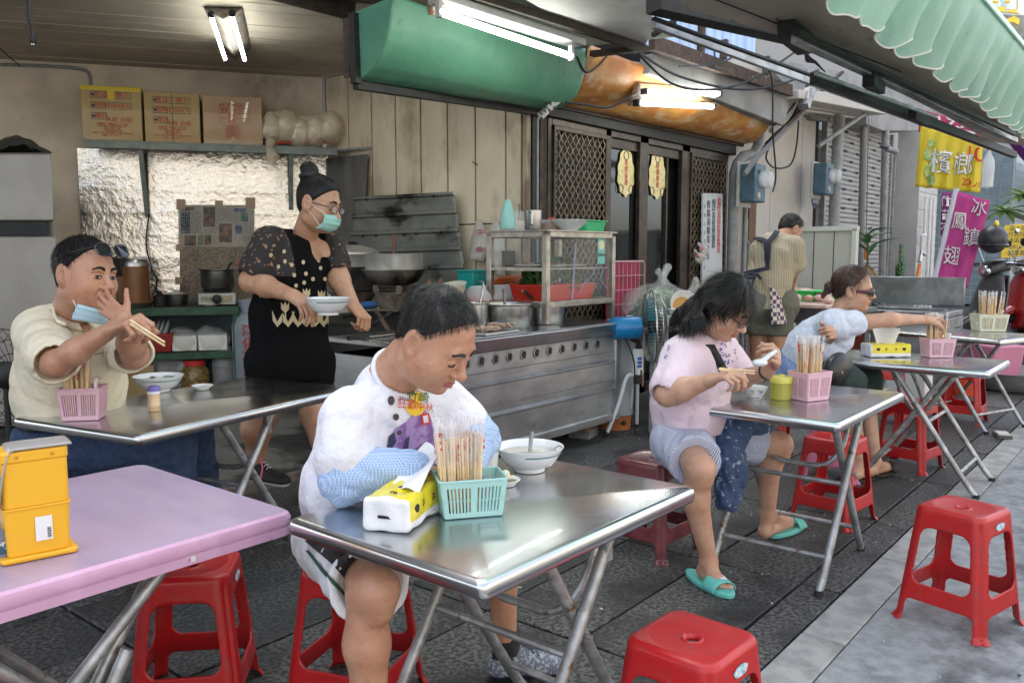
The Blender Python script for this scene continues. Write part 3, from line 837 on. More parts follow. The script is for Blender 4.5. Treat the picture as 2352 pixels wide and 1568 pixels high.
tc_ = obj('tiled_column',MB().box(((cx0 + cx1)/2,4.1,1.9),(cx1 - cx0 - .02,.37,3.8)),m_wtile,flat=True); tag(tc_,'white tiled column behind the yellow banner','column')
pr_ = None
for i in range(12):
 for j in range(3):
  if pr_ is None: pr_ = obj('tile',MB().box((0,0,0),((cx1 - cx0)/3 - .01,.02,.3)),m_wtile,tc_,bevel=.002,seg=1); q = pr_
  else: q = pr_.copy(); COL.objects.link(q)
  q.location = (cx0 + (cx1 - cx0)*(j + .5)/3,3.905,.16 + i*.31)
t = thing('water_pipes','white water pipes with taps running down the tiled column','pipes')
for xp in (2128,2139,2147): 
 a = gy(xp,430,3.82); obj('water_pipe',MB().tube([(a.x,3.82,0),(a.x,3.82,2.4)],.025,8),m_whitepaint,t)
a = gy(2118,540,3.8); obj('water_pipe',MB().tube([(a.x,3.8,0),(a.x,3.8,a.z),(a.x + .2,3.8,a.z + .02)],.03,8),m_whitepaint,t)
obj('tap',MB().tube([gy(2112,600,3.6),gy(2116,578,3.6),gy(2124,585,3.6)],.025,8),m_steel,t)
obj('orange_hose',MB().tube([gy(2113,608,3.6),gy(2105,643,3.6)],.032,8),m_or,t)
m_btile = M('blue_wall_tile',(.16,.22,.25),.3,col2=(.21,.275,.3),scale=2.5)
bt0,bt1 = gy(2262,500,3.6).x,gy(2440,500,3.6).x
grout = M('pale_grout',(.4,.42,.42),.8)
X0 = gy(2262,500,4.6).x; X1 = X0 + 3.4
bb = obj('tiled_building',MB().box(((X0 + X1)/2,5.2,3.5),(X1 - X0,2.5,7.0)),grout,flat=True); tag(bb,'blue grey tiled building front behind the parked scooters','building')
mbt = MB(); th_,tw_ = .19,.29
pr_ = None; cnt = 0
for i in range(int(4.2/th_)):
 for j in range(int((X1 - X0)/tw_)):
  z_ = .1 + i*th_; xx = X0 + tw_*(j + .5)
  if cnt < 250:
   if pr_ is None: pr_ = obj('tile',MB().box((0,0,0),(tw_ - .02,.02,th_ - .02)),m_btile,bb,flat=True); q = pr_
   else: q = pr_.copy(); COL.objects.link(q)
   q.location = (xx,3.945,z_); cnt += 1
  else: mbt.box((xx,3.945,z_),(tw_ - .02,.02,th_ - .02))
if mbt.v: q = obj('upper_tile',mbt,m_btile,bb,flat=True); q['kind'] = 'stuff'
mbt = MB()
for i in range(22):
 for j in range(8): mbt.box((X0 - .005,3.98 + j*.29 + .14,.1 + i*.19),(.02,.27,.17))
q = obj('side_tile',mbt,m_btile,bb,flat=True); q['kind'] = 'stuff'
m_far = M('distant_concrete',(.33,.34,.34),.85,col2=(.28,.29,.29),scale=.8)
m_farwin = M('distant_window',(.05,.06,.07),.2)
for i,(x0_,w_,y_,h_,lab) in enumerate(((26,6,6.5,11,'grey concrete building with dark windows above the awning corner'),(34,8,7,8,'low pale building far down the street'),(44,12,5,12,'tall pale building at the end of the street'))):
 bld = obj('street_building',MB().box((x0_ + w_/2,y_ + 3,h_/2),(w_,6,h_)),m_far,flat=True); tag(bld,lab,'building')
 for a_i in range(int(w_ // 2)):
  for b_i in range(int(h_ // 3)): 
   obj('window',MB().box((x0_ + 1 + a_i*2,y_ - .02,1.9 + b_i*3),(1.2,.06,1.3)),m_farwin,bld,flat=True)
m_purple = M('purple_sign_face',(.14,.02,.2),.35)
m_sgw = M('sign_white',(.75,.75,.75),.5)
def plate(nm,pxs,d,th,mat,label,cat,parent=None):
 pts = [gd(x,y,d) for x,y in pxs]; n_ = (pts[1] - pts[0]).cross(pts[2] - pts[0]).normalized()*th
 o = obj(nm,MB().extrude(pts,n_),mat,parent,flat=True)
 if label: tag(o,label,cat)
 return o
sg = plate('shop_sign',[(2215,212),(2262,92),(2420,95),(2420,420),(2300,280)],15,.25,m_purple,'purple shop sign with a white character at the top right','sign')
for y in (106,124): obj('stripe',MB().bar(gd(2255,y,14.96),gd(2420,y + 6,14.96),.02,.06),m_sgw,sg)
pt_ = gd(2338,170,14.9); ex = _r; ey = _u
text_on('character','巧',pt_,ex,ey,1.35,m_sgw,sg,bold=.03,extr=.01)
lb = thing('round_lightbox','round turquoise and white advertising drum sign with yellow lettering','sign')
c0 = gd(2222,20,9.5)
m_lb = M('lightbox_face',(.05,.3,.45),.2,col2=(.7,.8,.85),scale=2.2,lo=.48,hi=.55,coat=.5)
obj('drum',MB().lathe([(0,-.42),(1.0,-.42),(1.0,.8),(0,.8)],48,c=(0,0,0),mtx=Matrix.Translation(c0) @ Matrix.Scale(.82,4)),m_lb,lb)
obj('drum_base',MB().lathe([(0,-.6),(.93,-.6),(1.03,-.42),(1.03,-.36)],48,mtx=Matrix.Translation(c0) @ Matrix.Scale(.82,4)),m_grey_pipe,lb)
pf = gd(2285,22,8.6)
text_on('character','鹿',pf,_r,_u,.5,M('yellow_letter',(.8,.55,.05),.5),lb,bold=.02,extr=.01)
pf = gd(2262,22,8.7)
mb = MB()
for i in range(5): a = 2*PI*i/5; mb.tube([pf + _r*(.05*math.cos(a) + .035*math.cos(b)) + _u*(.08*math.sin(a) + .05*math.sin(b)) for b in [2*PI*j/10 for j in range(10)]],.008,5,closed=True)
obj('flower_emblem',mb,m_sgw,lb)
# ---- hanging banners
def cloth(nm,a,b,c,d,mat,nu=24,nv=16,amp=.03,fr_=5,th=.004,parent=None):
 a,b,c,d = map(Vector,(a,b,c,d)); nn = (b - a).cross(d - a).normalized()
 return obj(nm,MB().grid(lambda u,v: (a*(1 - u) + b*u)*(1 - v) + (d*(1 - u) + c*u)*v + nn*amp*math.sin(u*fr_*2*PI + v*2)*(.4 + .6*v),nu,nv),mat,parent,thick=th)
m_yban = M('yellow_banner',(.85,.70,.06),.6,transl=.3)
m_pban = M('magenta_banner',(.62,.07,.33),.6,transl=.3)
m_rban = M('crimson_banner',(.6,.08,.2),.6,transl=.3)
d1 = 12.0
b1 = cloth('banner',gd(2112,250,d1 + .4),gd(2260,290,d1 - .2),gd(2256,340,d1 - .2),gd(2108,302,d1 + .4),m_rban); tag(b1,'crimson banner with white characters hanging above the yellow one','banner')
vs,fs = [],[]
for txt,x,y,s_ in (('買',2142,262,66),('9',2183,276,60),('送',2220,282,60)):
 v,f = text_px(txt,x,y,s_,rot=.2,bold=.02); o_ = len(vs); vs += v; fs += [tuple(i + o_ for i in g_) for g_ in f]
def bv(o):
 dg = bpy.context.evaluated_depsgraph_get(); return BVHTree.FromObject(o,dg)
decal('lettering',bv(b1),vs,fs,m_sgw,b1,off=.02)
b2 = cloth('banner',gd(2115,284,d1),gd(2258,326,d1 - .5),gd(2250,442,d1 - .5),gd(2101,428,d1),m_yban); tag(b2,'yellow banner with white green edged characters and red digits','banner')
m_grn = M('dark_green_print',(.02,.09,.04),.6)
vs,fs = [],[]
v,f = text_px('檳榔',2187,378,60,rot=.12,bold=.07,sx=.85); vs,fs = v,f
decal('letter_edge',bv(b2),vs,fs,m_grn,b2,off=.012)
v,f = text_px('檳榔',2187,378,60,rot=.12,bold=.03,sx=.85); decal('lettering',bv(b2),v,f,m_sgw,b2,off=.022)
m_rl = M('red_print',(.6,.03,.02),.6)
for txt,x,y,s_ in (('10',2238,355,50),('20元',2232,420,26)):
 v,f = text_px(txt,x,y,s_,rot=.1,bold=.04); decal('red_lettering',bv(b2),v,f,m_rl,b2,off=.02)
mvs,mfs = many_px([disc_px(2140,330,8,12,11),disc_px(2132,355,9,12,14),disc_px(2146,372,8,12,20),disc_px(2130,395,8,12,16),disc_px(2140,412,8,12,14)])
decal('green_picture',bv(b2),mvs,mfs,M('leaf_print',(.2,.38,.08),.6,col2=(.45,.5,.2),scale=20),b2,off=.018)
b3 = cloth('feather_flag',gd(2196,437,10.9),gd(2275,462,10.7),gd(2222,660,10.7),gd(2144,652,10.9),m_pban,amp=.02,fr_=2); tag(b3,'magenta feather flag with white characters and a picture of chicken wings','flag')
for txt,x,y,s_ in (('冰',2248,478,46),('鎮',2231,548,46),('鳳',2204,510,44),('翅',2187,590,46)):
 v,f = text_px(txt,x,y,s_,rot=.1,bold=.05,sx=.8); decal('letter_edge',bv(b3),v,f,m_ink,b3,off=.012)
 v,f = text_px(txt,x,y,s_,rot=.1,bold=.02,sx=.8); decal('lettering',bv(b3),v,f,m_sgw,b3,off=.02)
mvs,mfs = many_px([disc_px(2178,640,14,14,24,.3),disc_px(2208,640,14,14,30,-.25)])
decal('picture',bv(b3),mvs,mfs,M('wing_print',(.7,.33,.06),.5,col2=(.8,.55,.2),scale=9),b3,off=.02)
fp = obj('flag_pole',MB().tube([gd(2197,433,10.92),gd(2144,655,10.92)],.035,8),M('flag_sleeve',(.6,.62,.68),.6),b3)
b4 = cloth('banner',gd(2163,440,13),gd(2200,442,13),gd(2186,640,13),gd(2160,640,13),M('violet_banner',(.33,.07,.28),.6,transl=.3)); tag(b4,'narrow violet banner with white characters beside the feather flag','banner')
for i,ch_ in enumerate('住商不動產'):
 v,f = text_px(ch_,2173,464 + i*30,26,bold=.02,sx=.9); decal('lettering',bv(b4),v,f,m_sgw,b4,off=.02)
t = thing('hanging_bottle','clear plastic bottle with red cap hanging beside the yellow banner','bottle',gd(2270,385,11.5))
obj('bottle',MB().lathe([(.001,-.28),(.07,-.26),(.08,0),(.07,.1),(.025,.2),(.025,.24)],14),m_glassc,t); obj('cap',MB().lathe([(.03,.24),(.03,.28),(0,.285)],12),m_rl,t)
nt_ = plate('notice_board',[(2308,517),(2400,510),(2400,582),(2300,592)],13,.03,M('yellow_notice',(.75,.55,.05),.6),'yellow hand lettered notice with black characters behind the scooters','notice')
for txt,x,y,s_ in (('嘉大別墅',2345,524,15),('代售社區',2342,538,15),('本區最低價',2348,552,14),('0916-187',2345,567,15),('鹿草農地',2342,581,15)):
 pp_ = gd(x,y,12.95); text_on('lettering',txt,pp_,_r,_u,s_*13*K/FPX*.88,m_ink,nt_)
def cable(pxs,Y,r=.011,label=None,mat=m_cable):
 pts = catmull([gy(x,y,Y) if not isinstance(Y,tuple) else gd(x,y,Y[0]) for x,y in pxs],8)
 o = obj('cable',MB().tube(pts,r,5),mat); tag(o,label,'cable','black cables strung under the roof edge'); return o
cable([(1300,235),(1345,240),(1400,245),(1462,213)],3.75,.009,'black cable sagging between the slanting strut and the twin tube light')
cable([(1455,110),(1540,190),(1640,205),(1740,175),(1860,95)],3.55,.012,'black cable looping from the roof corner up to the awning rail')
cable([(1460,115),(1560,175),(1700,205),(1800,190),(1880,160)],3.6,.012,'black cable sagging just above the orange canopy')
cable([(1560,152),(1650,145),(1700,120)],3.6,.009,'short black cable crossing the concrete beam')
cable([(1640,100),(1645,150),(1668,155)],3.6,.008,'thin wire hanging off the brown steel angle')
cable([(1720,125),(1770,170),(1775,300),(1782,400),(1775,440)],3.5,.009,'long thin cable dropping past the end of the orange canopy')
cable([(1325,130),(1345,165),(1375,150),(1400,120)],3.8,.009,'loop of black cable tied to the slanting strut')
cable([(1695,118),(1740,145),(1800,160),(1860,190)],3.6,.009,'wire wandering along the top of the brown angle')
cable([(1765,340),(1760,365),(1780,385),(1815,378),(1830,330),(1835,250)],3.9,.011,'cable curling down across the cream wall')
cable([(1860,180),(1820,270),(1770,320),(1715,400)],3.85,.022,'thick bundled cable running down to the left meter')
cable([(1880,190),(1845,255),(1790,310),(1735,365),(1710,400)],3.82,.03,'thick grey conduit running down to the left meter',m_cable_grey)
cable([(1850,160),(1838,200),(1820,250),(1770,300)],3.8,.03,'grey conduit at the corner of the roof beam',m_cable_grey)
o = obj('rusty_stay',MB().bar(gy(1935,165,3.6),gy(1760,330,3.9),.04,.03),m_rust); tag(o,'rusty flat steel stay slanting across the cables','stay')
o = obj('ballast_box',MB().bar(gy(1862,205,3.6),gy(1845,245,3.6),.12,.08),m_alu,bevel=.005); tag(o,'small aluminium box at the end of the roof beam','box')
# = INSIDE THE SHOP
m_tube = M('lit_tube',(1,1,1),.3,emit=(.95,1.0,.93),estr=6.0)
m_lampw = M('lamp_housing',(.6,.6,.57),.5,col2=(.5,.5,.46),scale=8,col3=(.28,.17,.08),scale3=14,lo3=.56,hi3=.66)
m_lampg = M('grey_lamp_housing',(.5,.5,.5),.45,col2=(.42,.42,.42),scale=5)
BR = Matrix(((DW.x,NW.x,0),(DW.y,NW.y,0),(0,0,1)))
BRZ = math.atan2(DW.y,DW.x)
def tube_lamp(nm,label,a,b,tubes,housing_w,housing_up,mat,sect=None,r=.014):
 pass
t = thing('ceiling_lamp','V shaped twin tube lamp with a rusty white housing on the board ceiling','lamp')
z0 = 3.10
n1,n2 = gz(468,18,z0),gz(556,20,z0); f1,f2 = gz(515,118,z0),gz(576,112,z0)
c_n = gz(512,44,z0 - .10); c_f = gz(541,138,z0 - .10)
mb = MB(); mb.add([n1,n2,f2,f1,c_n,c_f],[(0,3,5,4),(4,5,2,1),(0,4,1),(3,2,5),(0,1,2,3)])
obj('housing',mb,M('rusty_grey_housing',(.13,.125,.11),.6,col2=(.09,.08,.07),scale=8,col3=(.1,.05,.02),scale3=14,lo3=.5,hi3=.6),t,flat=True)
for a,b in (((486,40),(517,135)),((533,38),(562,137))):
 A,B_ = gz(*a,z0 - .14),gz(*b,z0 - .14); obj('tube',MB().tube([A,B_],.014,10),m_tube,t)
 for P_ in (A,B_): obj('lamp_holder',MB().ball(P_ + Vector((0,0,.02)),.026,8,6),m_black,t)
t = thing('strip_lamp','long single tube lamp in a grey trough above the green valance','lamp')
A,B_ = gz(1008,27,2.75),gz(1312,129,2.72)
obj('tube',MB().tube([A,B_],.02,12),m_tube,t)
obj('housing',MB().bar(gz(1010,0,2.84) - (B_ - A)*.03,gz(1330,100,2.84),.13,.045),m_lampg,t,bevel=.006)
obj('end_plate',MB().bar(gz(1000,10,2.80) ,gz(1003,30,2.76),.09,.05),M('rusty_white',(.5,.48,.44),.7,col2=(.2,.1,.05),scale=20),t)
for P_ in (A,B_): obj('lamp_holder',MB().bar(P_ + Vector((0,0,-.03)),P_ + Vector((0,0,.07)),.03,.03),m_lampg,t)
t = thing('strip_lamp','twin tube lamp with a brown stained housing on the orange canopy','lamp')
for (a,b) in (((1480,210),(1652,215)),((1462,236),(1638,245))):
 A,B_ = gy(*a,3.72),gy(*b,3.72); obj('tube',MB().tube([A,B_],.022,10),m_tube,t)
 for P_ in (A,B_): obj('lamp_holder',MB().bar(P_ + Vector((-.02,.0,0)),P_ + Vector((.02,.0,0)),.05,.05),m_black,t)
q = [gy(1469,190,3.80),gy(1648,202,3.80),gy(1640,232,3.80),gy(1452,240,3.80)]
m_lampb = M('brown_lamp_housing',(.3,.2,.1),.55,col2=(.2,.12,.06),scale=9); obj('housing',MB().extrude(q,(0,.05,0)),m_lampb,t,bevel=.004,seg=1)
obj('side_plate',MB().extrude([gy(1469,190,3.78),gy(1472,232,3.76),gy(1443,243,3.76)],(.01,0,0)),m_rust,t)
obj('lower_tray',MB().extrude([gy(1463,229,3.74),gy(1645,236,3.74),gy(1640,241,3.74),gy(1452,238,3.74)],(0,.06,0)),m_lampb,t)
# ---- shelf with boxes
m_shelf = M('grey_green_painted_wood',(.24,.27,.25),.7,col2=(.18,.2,.185),scale=9,col3=(.3,.2,.15),scale3=16,lo3=.66,hi3=.75)
sh = thing('wall_shelf','grey green painted timber shelf with brackets carrying cardboard boxes','shelf')
SZ = 2.40
a,b = gb(195,322,.36),gb(775,345,.36)
def bl(t_,z,o): return bw(t_,z,o)
tL = (gb(195,322,.36) - CNR).dot(DW); tR = (gb(775,345,.36) - CNR).dot(DW)
obj('shelf_board',MB().extrude([bl(tL,SZ - .02,.36),bl(tR,SZ - .02,.36),bl(tR,SZ - .02,.02),bl(tL,SZ - .02,.02)],(0,0,.022)),m_shelf,sh,bevel=.002,seg=1)
obj('shelf_edge',MB().bar(bl(tL,SZ - .045,.37),bl(tR,SZ - .045,.37),.03,.055),m_shelf,sh,bevel=.003,seg=1)
e0 = bl(tR,SZ - .03,.36); e1 = gx(853,334,5.42)
obj('end_board',MB().extrude([e0,Vector((5.42,e1.y,SZ - .02)),bl(0,SZ - .02,.02),bl(tR,SZ - .02,.02)],(0,0,.02)),m_shelf,sh)
for xp,yb in ((322,495),(668,478)):
 tt = (gb(xp,345,.34) - CNR).dot(DW)
 zb = gb(xp + 10,yb,.05).z
 obj('bracket',MB().bar(bl(tt,SZ - .05,.33),bl(tt,SZ - .05,.02),.05,.05),m_shelf,sh)
 obj('bracket',MB().bar(bl(tt,SZ - .06,.32),bl(tt,zb,.03),.055,.04,up=tuple(DW)),m_shelf,sh,bevel=.003,seg=1)
 obj('bracket',MB().bar(bl(tt,SZ - .06,.03),bl(tt,zb,.03),.04,.04,up=tuple(DW)),m_darkwood,sh)
m_card = M('cardboard_tan',(.44,.31,.14),.8,col2=(.4,.28,.125),scale=3,coat=.25)
m_card2 = M('cardboard_pinkish',(.47,.31,.19),.75,col2=(.43,.28,.17),scale=3,coat=.3)
m_tape = M('yellow_tape',(.62,.46,.02),.3)
m_ctape = M('clear_tape',(.6,.5,.35),.2,alpha=.35)
m_rp = M('carton_red_print',(.45,.04,.02),.7); m_bp = M('carton_blue_print',(.04,.06,.1),.7)
EXB = -DW
def carton(xl,xr,yt,yb,dz,mat,label,off=.33,tape=False):
 tl,tr = (gb(xl,300,off) - CNR).dot(DW),(gb(xr,300,off) - CNR).dot(DW)
 w_ = tl - tr; h = gb(xl,yt,off).z - gb(xl,yb,off).z
 c = (bl((tl + tr)/2,SZ + .004,off - dz/2))
 t = thing('cardboard_box',label,'box',c,BRZ,'cardboard boxes on the shelf')
 obj('carton',MB().box((0,0,h/2),(w_,dz,h)),mat,t,bevel=.005)
 y = dz/2 + .001
 return t,w_,h,dz
def fc(t,w_,dz,x,z,txt,s_,mat,bold=.0):
 text_on('lettering',txt,Vector((-x,-dz/2 - .002,z)),(-1,0,0),(0,0,1),s_,mat,t,bold=bold)
_ly = Vector((-DW.y,DW.x,0)); FACE = -1 if _ly.dot(NW) > 0 else 1
def front(t,dz,x,z,txt,s_,mat,bold=0.0):
 text_on('lettering',txt,Vector((-x,FACE*(dz/2 + .002),z)),(-1,0,0),(0,0,1),s_,mat,t,bold=bold)
def front_rect(t,dz,x,z,w_,h_,mat,th=.004,nm='printed_frame'):
 mb = MB(); y = FACE*(dz/2 + .0016)
 for (x0,x1,z0_,z1_) in ((x - w_/2,x + w_/2,z + h_/2 - th,z + h_/2),(x - w_/2,x + w_/2,z - h_/2,z - h_/2 + th),(x - w_/2,x - w_/2 + th,z - h_/2 + th,z + h_/2 - th),(x + w_/2 - th,x + w_/2,z - h_/2 + th,z + h_/2 - th)):
  mb.box((-(x0 + x1)/2,y,(z0_ + z1_)/2),(x1 - x0,.0012,z1_ - z0_))
 obj(nm,mb,mat,t,flat=True)
for i,(xl,xr,yt,lab) in enumerate(((189,327,198,'tan cardboard box with yellow tape on top, leftmost on the shelf'),(333,460,207,'tan cardboard box with red print, second from left on the shelf'))):
 t,w_,h,dz = carton(xl,xr,yt,322,.38,m_card,lab)
 for j,(c1_,c2_) in enumerate((('產品','一體小'),('規格','100X6入'),('備註',''))):
  z_ = h*(.84 - .2*j)
  front_rect(t,dz,-w_*.21,z_,w_*.26,h*.13,m_bp)
  front(t,dz,-w_*.18,z_,c1_,h*.12,m_rp,.0)
  obj('dot',MB().lathe([(0,.001),(h*.028,.001),(h*.028,0)],12,mtx=Matrix.Translation((w_*.30,FACE*(dz/2 + .003),z_)) @ Matrix.Rotation(-FACE*PI/2,4,'X')),m_bp,t,flat=True)
  if c2_:
   front_rect(t,dz,w_*.14,z_,w_*.38,h*.13,m_bp); front(t,dz,w_*.13,z_,c2_,h*.11,m_rp)
 front(t,dz,0,h*.38,'木紋',h*.11,m_rp); front(t,dz,w_*.24,h*.38,'白紙',h*.11,m_rp)
 for j,tx in enumerate(('注意事項：耐熱80℃ 不可微波','保存期限：乾燥常溫保存2年','製造日期／品檢','久郁企業有限公司','地址：台中市神岡區中山路847巷30號','電話：04-25621151')):
  front(t,dz,-.0*w_,h*(.30 - .043*j),tx,h*.042,m_rp)
 if i == 0:
  obj('tape',MB().box((0,0,h + .001),(w_ + .004,dz + .004,.002)),m_tape,t,flat=True)
  obj('tape',MB().box((0,FACE*(dz/2 + .002),h - .02),(w_ + .004,.002,.035)),m_tape,t,flat=True)
  obj('tape',MB().box((0.0,FACE*(dz/2 + .004),h - .06),(.05,.001,.11)),m_tape,t,flat=True)
 else:
  obj('side_flap_gap',MB().box((0.0,FACE*(dz/2 + .001),h/2),(.004,.002,h)),m_ink,t,flat=True)
t,w_,h,dz = carton(467,603,213,325,.38,m_card2,'pinkish cardboard box with a printed form, third on the shelf')
for j,tx in enumerate(('品名 飯盒(紙盒)','數量 1000 只','版面','品管')):
 z_ = h*(.8 - .105*j); front_rect(t,dz,.02,z_,w_*.5,h*.105,m_rp,.002); front(t,dz,-w_*.02,z_,tx,h*.075,m_rp)
obj('tape',MB().box((0,FACE*(dz/2 + .002),h*.04),(w_*.99,.001,h*.09)),m_ctape,t,flat=True)
obj('label',MB().box((0,FACE*(dz/2 + .003),h*.08),(.04,.001,.06)),m_ctape,t,flat=True)
for j in range(7): front(t,dz,.0,h*(.38 - .04*j),'紙盒紙容器食品用白色耐熱' [:8 + j % 4],h*.032,m_rp)
m_bag = M('cloudy_plastic_bag',(.85,.72,.52),.15,alpha=.5,spec=.8,coat=.6,bump=.01,bscale=16)
m_foam = M('white_foam_bowls',(.85,.80,.70),.5)
bc = bl((gb(695,290,.3) - CNR).dot(DW),SZ + .13,.22)
t = thing('plastic_bag','cloudy plastic bag full of stacked white foam bowls at the right of the shelf','bag',bc,BRZ)
sd_ = SDF((-.44,-.22,-.2),(.44,.22,.28),.012)
for i in range(5): sd_.ell((.27 - .135*i,0,.03*math.sin(i*2.1) + .05),(.115,.16,.165),k=.05)
X,Y,Z = sd_.coords(); sd_.F += .012*wob(X,Y,Z,22,1.0) + .006*wob(X,Y,Z,60,2.)
P,F = sd_.mesh(); np_mesh('bag_film',P,F,m_bag,t)
for i in range(5):
 obj('bowl_stack',MB().lathe([(.05,-.07),(.11,.0),(.135,.07),(.125,.08),(.04,.03),(0,.03)],18,mtx=Matrix.Translation((.27 - .135*i,0.0,.04 + .03*math.sin(i*2.1))) @ Matrix.Rotation(1.2 + .3*(i % 2),4,'Y')),m_foam,t)
obj('knot',MB().tube([(.3,FACE*.1,-.1),(.31,FACE*.18,-.16),(.28,FACE*.2,-.24),(.3,FACE*.2,-.3)],[.05,.03,.07,.03],10),m_bag,t)
o = obj('plastic_strips',MB().bar(gb(632,328,.3),gb(800,326,.12),.03,.012).bar(gb(700,322,.28),gb(790,324,.1),.03,.012),M('red_plastic',(.5,.02,.015),.3)); tag(o,'flat red plastic strips lying under the bag of bowls','strips')
# ---- foil wall lining
m_foil = M('crinkled_foil',(.62,.59,.53),.24,1.0,bump=.006,bscale=24)
foil = thing('foil_lining','crinkled silver foil sheets lining the back wall behind the cooker','foil')
def foil_sheet(x0,x1,y0,y1,off,seed,tilt=0):
 t0,t1 = (gb(x0,400,off) - CNR).dot(DW),(gb(x1,400,off) - CNR).dot(DW); zt_,zb_ = gb((x0 + x1)/2,y0,off).z,gb((x0 + x1)/2,y1,off).z
 def f(u,v):
  tt,z = t0 + (t1 - t0)*u,zt_ + (zb_ - zt_)*v
  v1,v2 = mnoise.voronoi(Vector((tt*7 + .4*mnoise.noise(Vector((tt*5,z*5,1))),z*8,seed)))[0],mnoise.voronoi(Vector((tt*19,z*17,seed + 3)))[0]
  b = mnoise.noise(Vector((tt*3,z*3,seed)))*.004 + v1[0]*.0035 - min(v1[1] - v1[0],.3)*.003 + v2[0]*.0020
  b += .0022*math.exp(-((((z + .006*mnoise.noise(Vector((tt*3,0,seed))))/.21) % 1 - .5)/.06) ** 2)
  return bw(tt,z,off + b)
 nu,nv = max(8,int(abs(t1 - t0)/.018)),max(8,int(abs(zt_ - zb_)/.018))
 return obj('foil_sheet',MB().grid(f,nu,nv),m_foil,foil,ang=25)
foil_sheet(180,335,342,700,.02,1); foil_sheet(333,480,350,720,.012,2); foil_sheet(478,640,348,720,.02,3); foil_sheet(638,756,350,700,.014,4)
foil_sheet(340,545,640,728,.03,7)
m_alusheet = M('dull_alu_sheet',(.2,.19,.18),.45,.7,bump=.006,bscale=5)
o = obj('grey_sheet',MB().grid(lambda u,v: (5.395 - .02*abs(mnoise.noise(Vector((u*3,v*4,0)))),6.75 - u*.62*(1 - .2*v),2.33 - v*1.1),20,20),m_alusheet); tag(o,'dull grey metal sheet on the side wall behind the cooking woman','sheet')
# ---- newspapers taped on the foil
m_news = M('newspaper',(.42,.39,.34),.8,col2=(.33,.3,.26),scale=60,stretch=(1,1,1))
m_news2 = M('stained_newspaper',(.28,.23,.17),.8,col2=(.17,.135,.1),scale=40,col3=(.1,.07,.05),scale3=5)
m_btape = M('brown_tape',(.36,.25,.16),.5)
npaper = thing('newspaper','sheets of Chinese newspaper taped over the foil behind the stove','newspaper')
def wrect(x0,x1,y0,y1,off,mat,nm,par,th=.001):
 a,b,c,d = gb(x0,y0,off),gb(x1,y0,off),gb(x1,y1,off),gb(x0,y1,off)
 return obj(nm,MB().extrude([a,b,c,d],NW*-th),mat,par,flat=True)
wrect(410,584,470,566,.05,m_news,'upper_sheet',npaper); wrect(413,590,566,690,.045,m_news2,'lower_sheet',npaper)
for (x0,x1,y0,y1) in ((405,425,457,480),(494,512,460,475),(564,586,453,478),(404,420,560,575),(402,418,635,652)): wrect(x0,x1,y0,y1,.054,m_btape,'tape',npaper)
pr = [M('photo_print_%d' % i,c,.6,col2=c2,scale=18) for i,(c,c2) in enumerate((((.05,.05,.06),(.2,.12,.08)),((.04,.12,.15),(.2,.2,.12)),((.25,.15,.1),(.08,.06,.05)),((.06,.08,.16),(.15,.2,.25))))]
for i,(x0,x1,y0,y1) in enumerate(((467,494,475,520),(554,570,487,508),(503,533,513,556),(540,556,516,536),(424,450,540,564),(454,468,540,562),(470,485,539,562),(538,566,478,486),(424,446,475,482))): wrect(x0,x1,y0,y1,.0535,pr[i % 4],'photograph',npaper,.0005)
tl = MB(); rr = random.Random(5)
for cx in range(452,466,3): pass
for (x0,x1,y0,y1) in ((428,464,486,536),(470,500,524,536),(536,553,488,512),(558,582,512,560),(488,501,540,562),(496,534,478,508)):
 x = x0
 while x < x1:
  y = y0
  while y < y1:
   l_ = rr.uniform(3,8); a,b = gb(x,y,.0532),gb(x,min(y + l_,y1),.0532); tl.bar(a,b,.006,.001,up=tuple(DW)); y += l_ + 1.2
  x += 2.6
ob = obj('printed_text',tl,m_bp,npaper,flat=True); ob['kind'] = 'stuff'
for i,c_ in enumerate('明華園總團'): 
 p = gb(426,492 + 9*i,.0534); text_on('headline',c_,p,-DW,(0,0,1),.09,m_bp,npaper,bold=.0)
wrect(545,570,596,616,.047,M('orange_print',(.45,.12,.06),.7),'printed_patch',npaper)
# ---- refrigerator
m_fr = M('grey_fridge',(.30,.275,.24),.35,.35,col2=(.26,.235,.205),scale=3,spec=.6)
fc_ = gd(131,700,6.15); fcorner = Vector((fc_.x,fc_.y,0))
fr_top = 1.4 + (581 - 352)*K/FPX*6.15
FR = thing('refrigerator','tall grey two door refrigerator at the far left','refrigerator',(0,0,0))
rt = -_r
def frp(a,b_,z): q_ = gd(131,581,6.15); v_ = Vector((q_.x,q_.y,0)) + rt*a + Vector((.22,.97,0)).normalized()*b_; return Vector((v_.x,v_.y,z))
gp = 1.4 + (581 - 523)*K/FPX*6.15
def frbox(a0,a1,b0,b1,z0,z1,mat,nm,bev=.012): return obj(nm,MB().extrude([frp(a0,b0,z0),frp(a1,b0,z0),frp(a1,b1,z0),frp(a0,b1,z0)][::1],(0,0,z1 - z0)),mat,FR,bevel=bev)
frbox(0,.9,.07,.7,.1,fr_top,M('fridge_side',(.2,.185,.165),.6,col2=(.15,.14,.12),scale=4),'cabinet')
frbox(0,.9,0,.065,gp + .05,fr_top - .01,m_fr,'upper_door'); frbox(0,.9,0,.065,.14,gp - .06,m_fr,'lower_door')
frbox(.05,.9,.03,.065,gp - .055,gp + .045,m_black,'handle_recess',.003)
obj('badge',MB().extrude([gd(36,369,6.13),gd(68,369,6.13),gd(68,374,6.13),gd(36,374,6.13)],_f*-.003),m_bp,FR,flat=True)
text_on('lettering','SAMPO',gd(46,371.5,6.12),_r,_u,.04,m_sgw,FR,bold=.0)
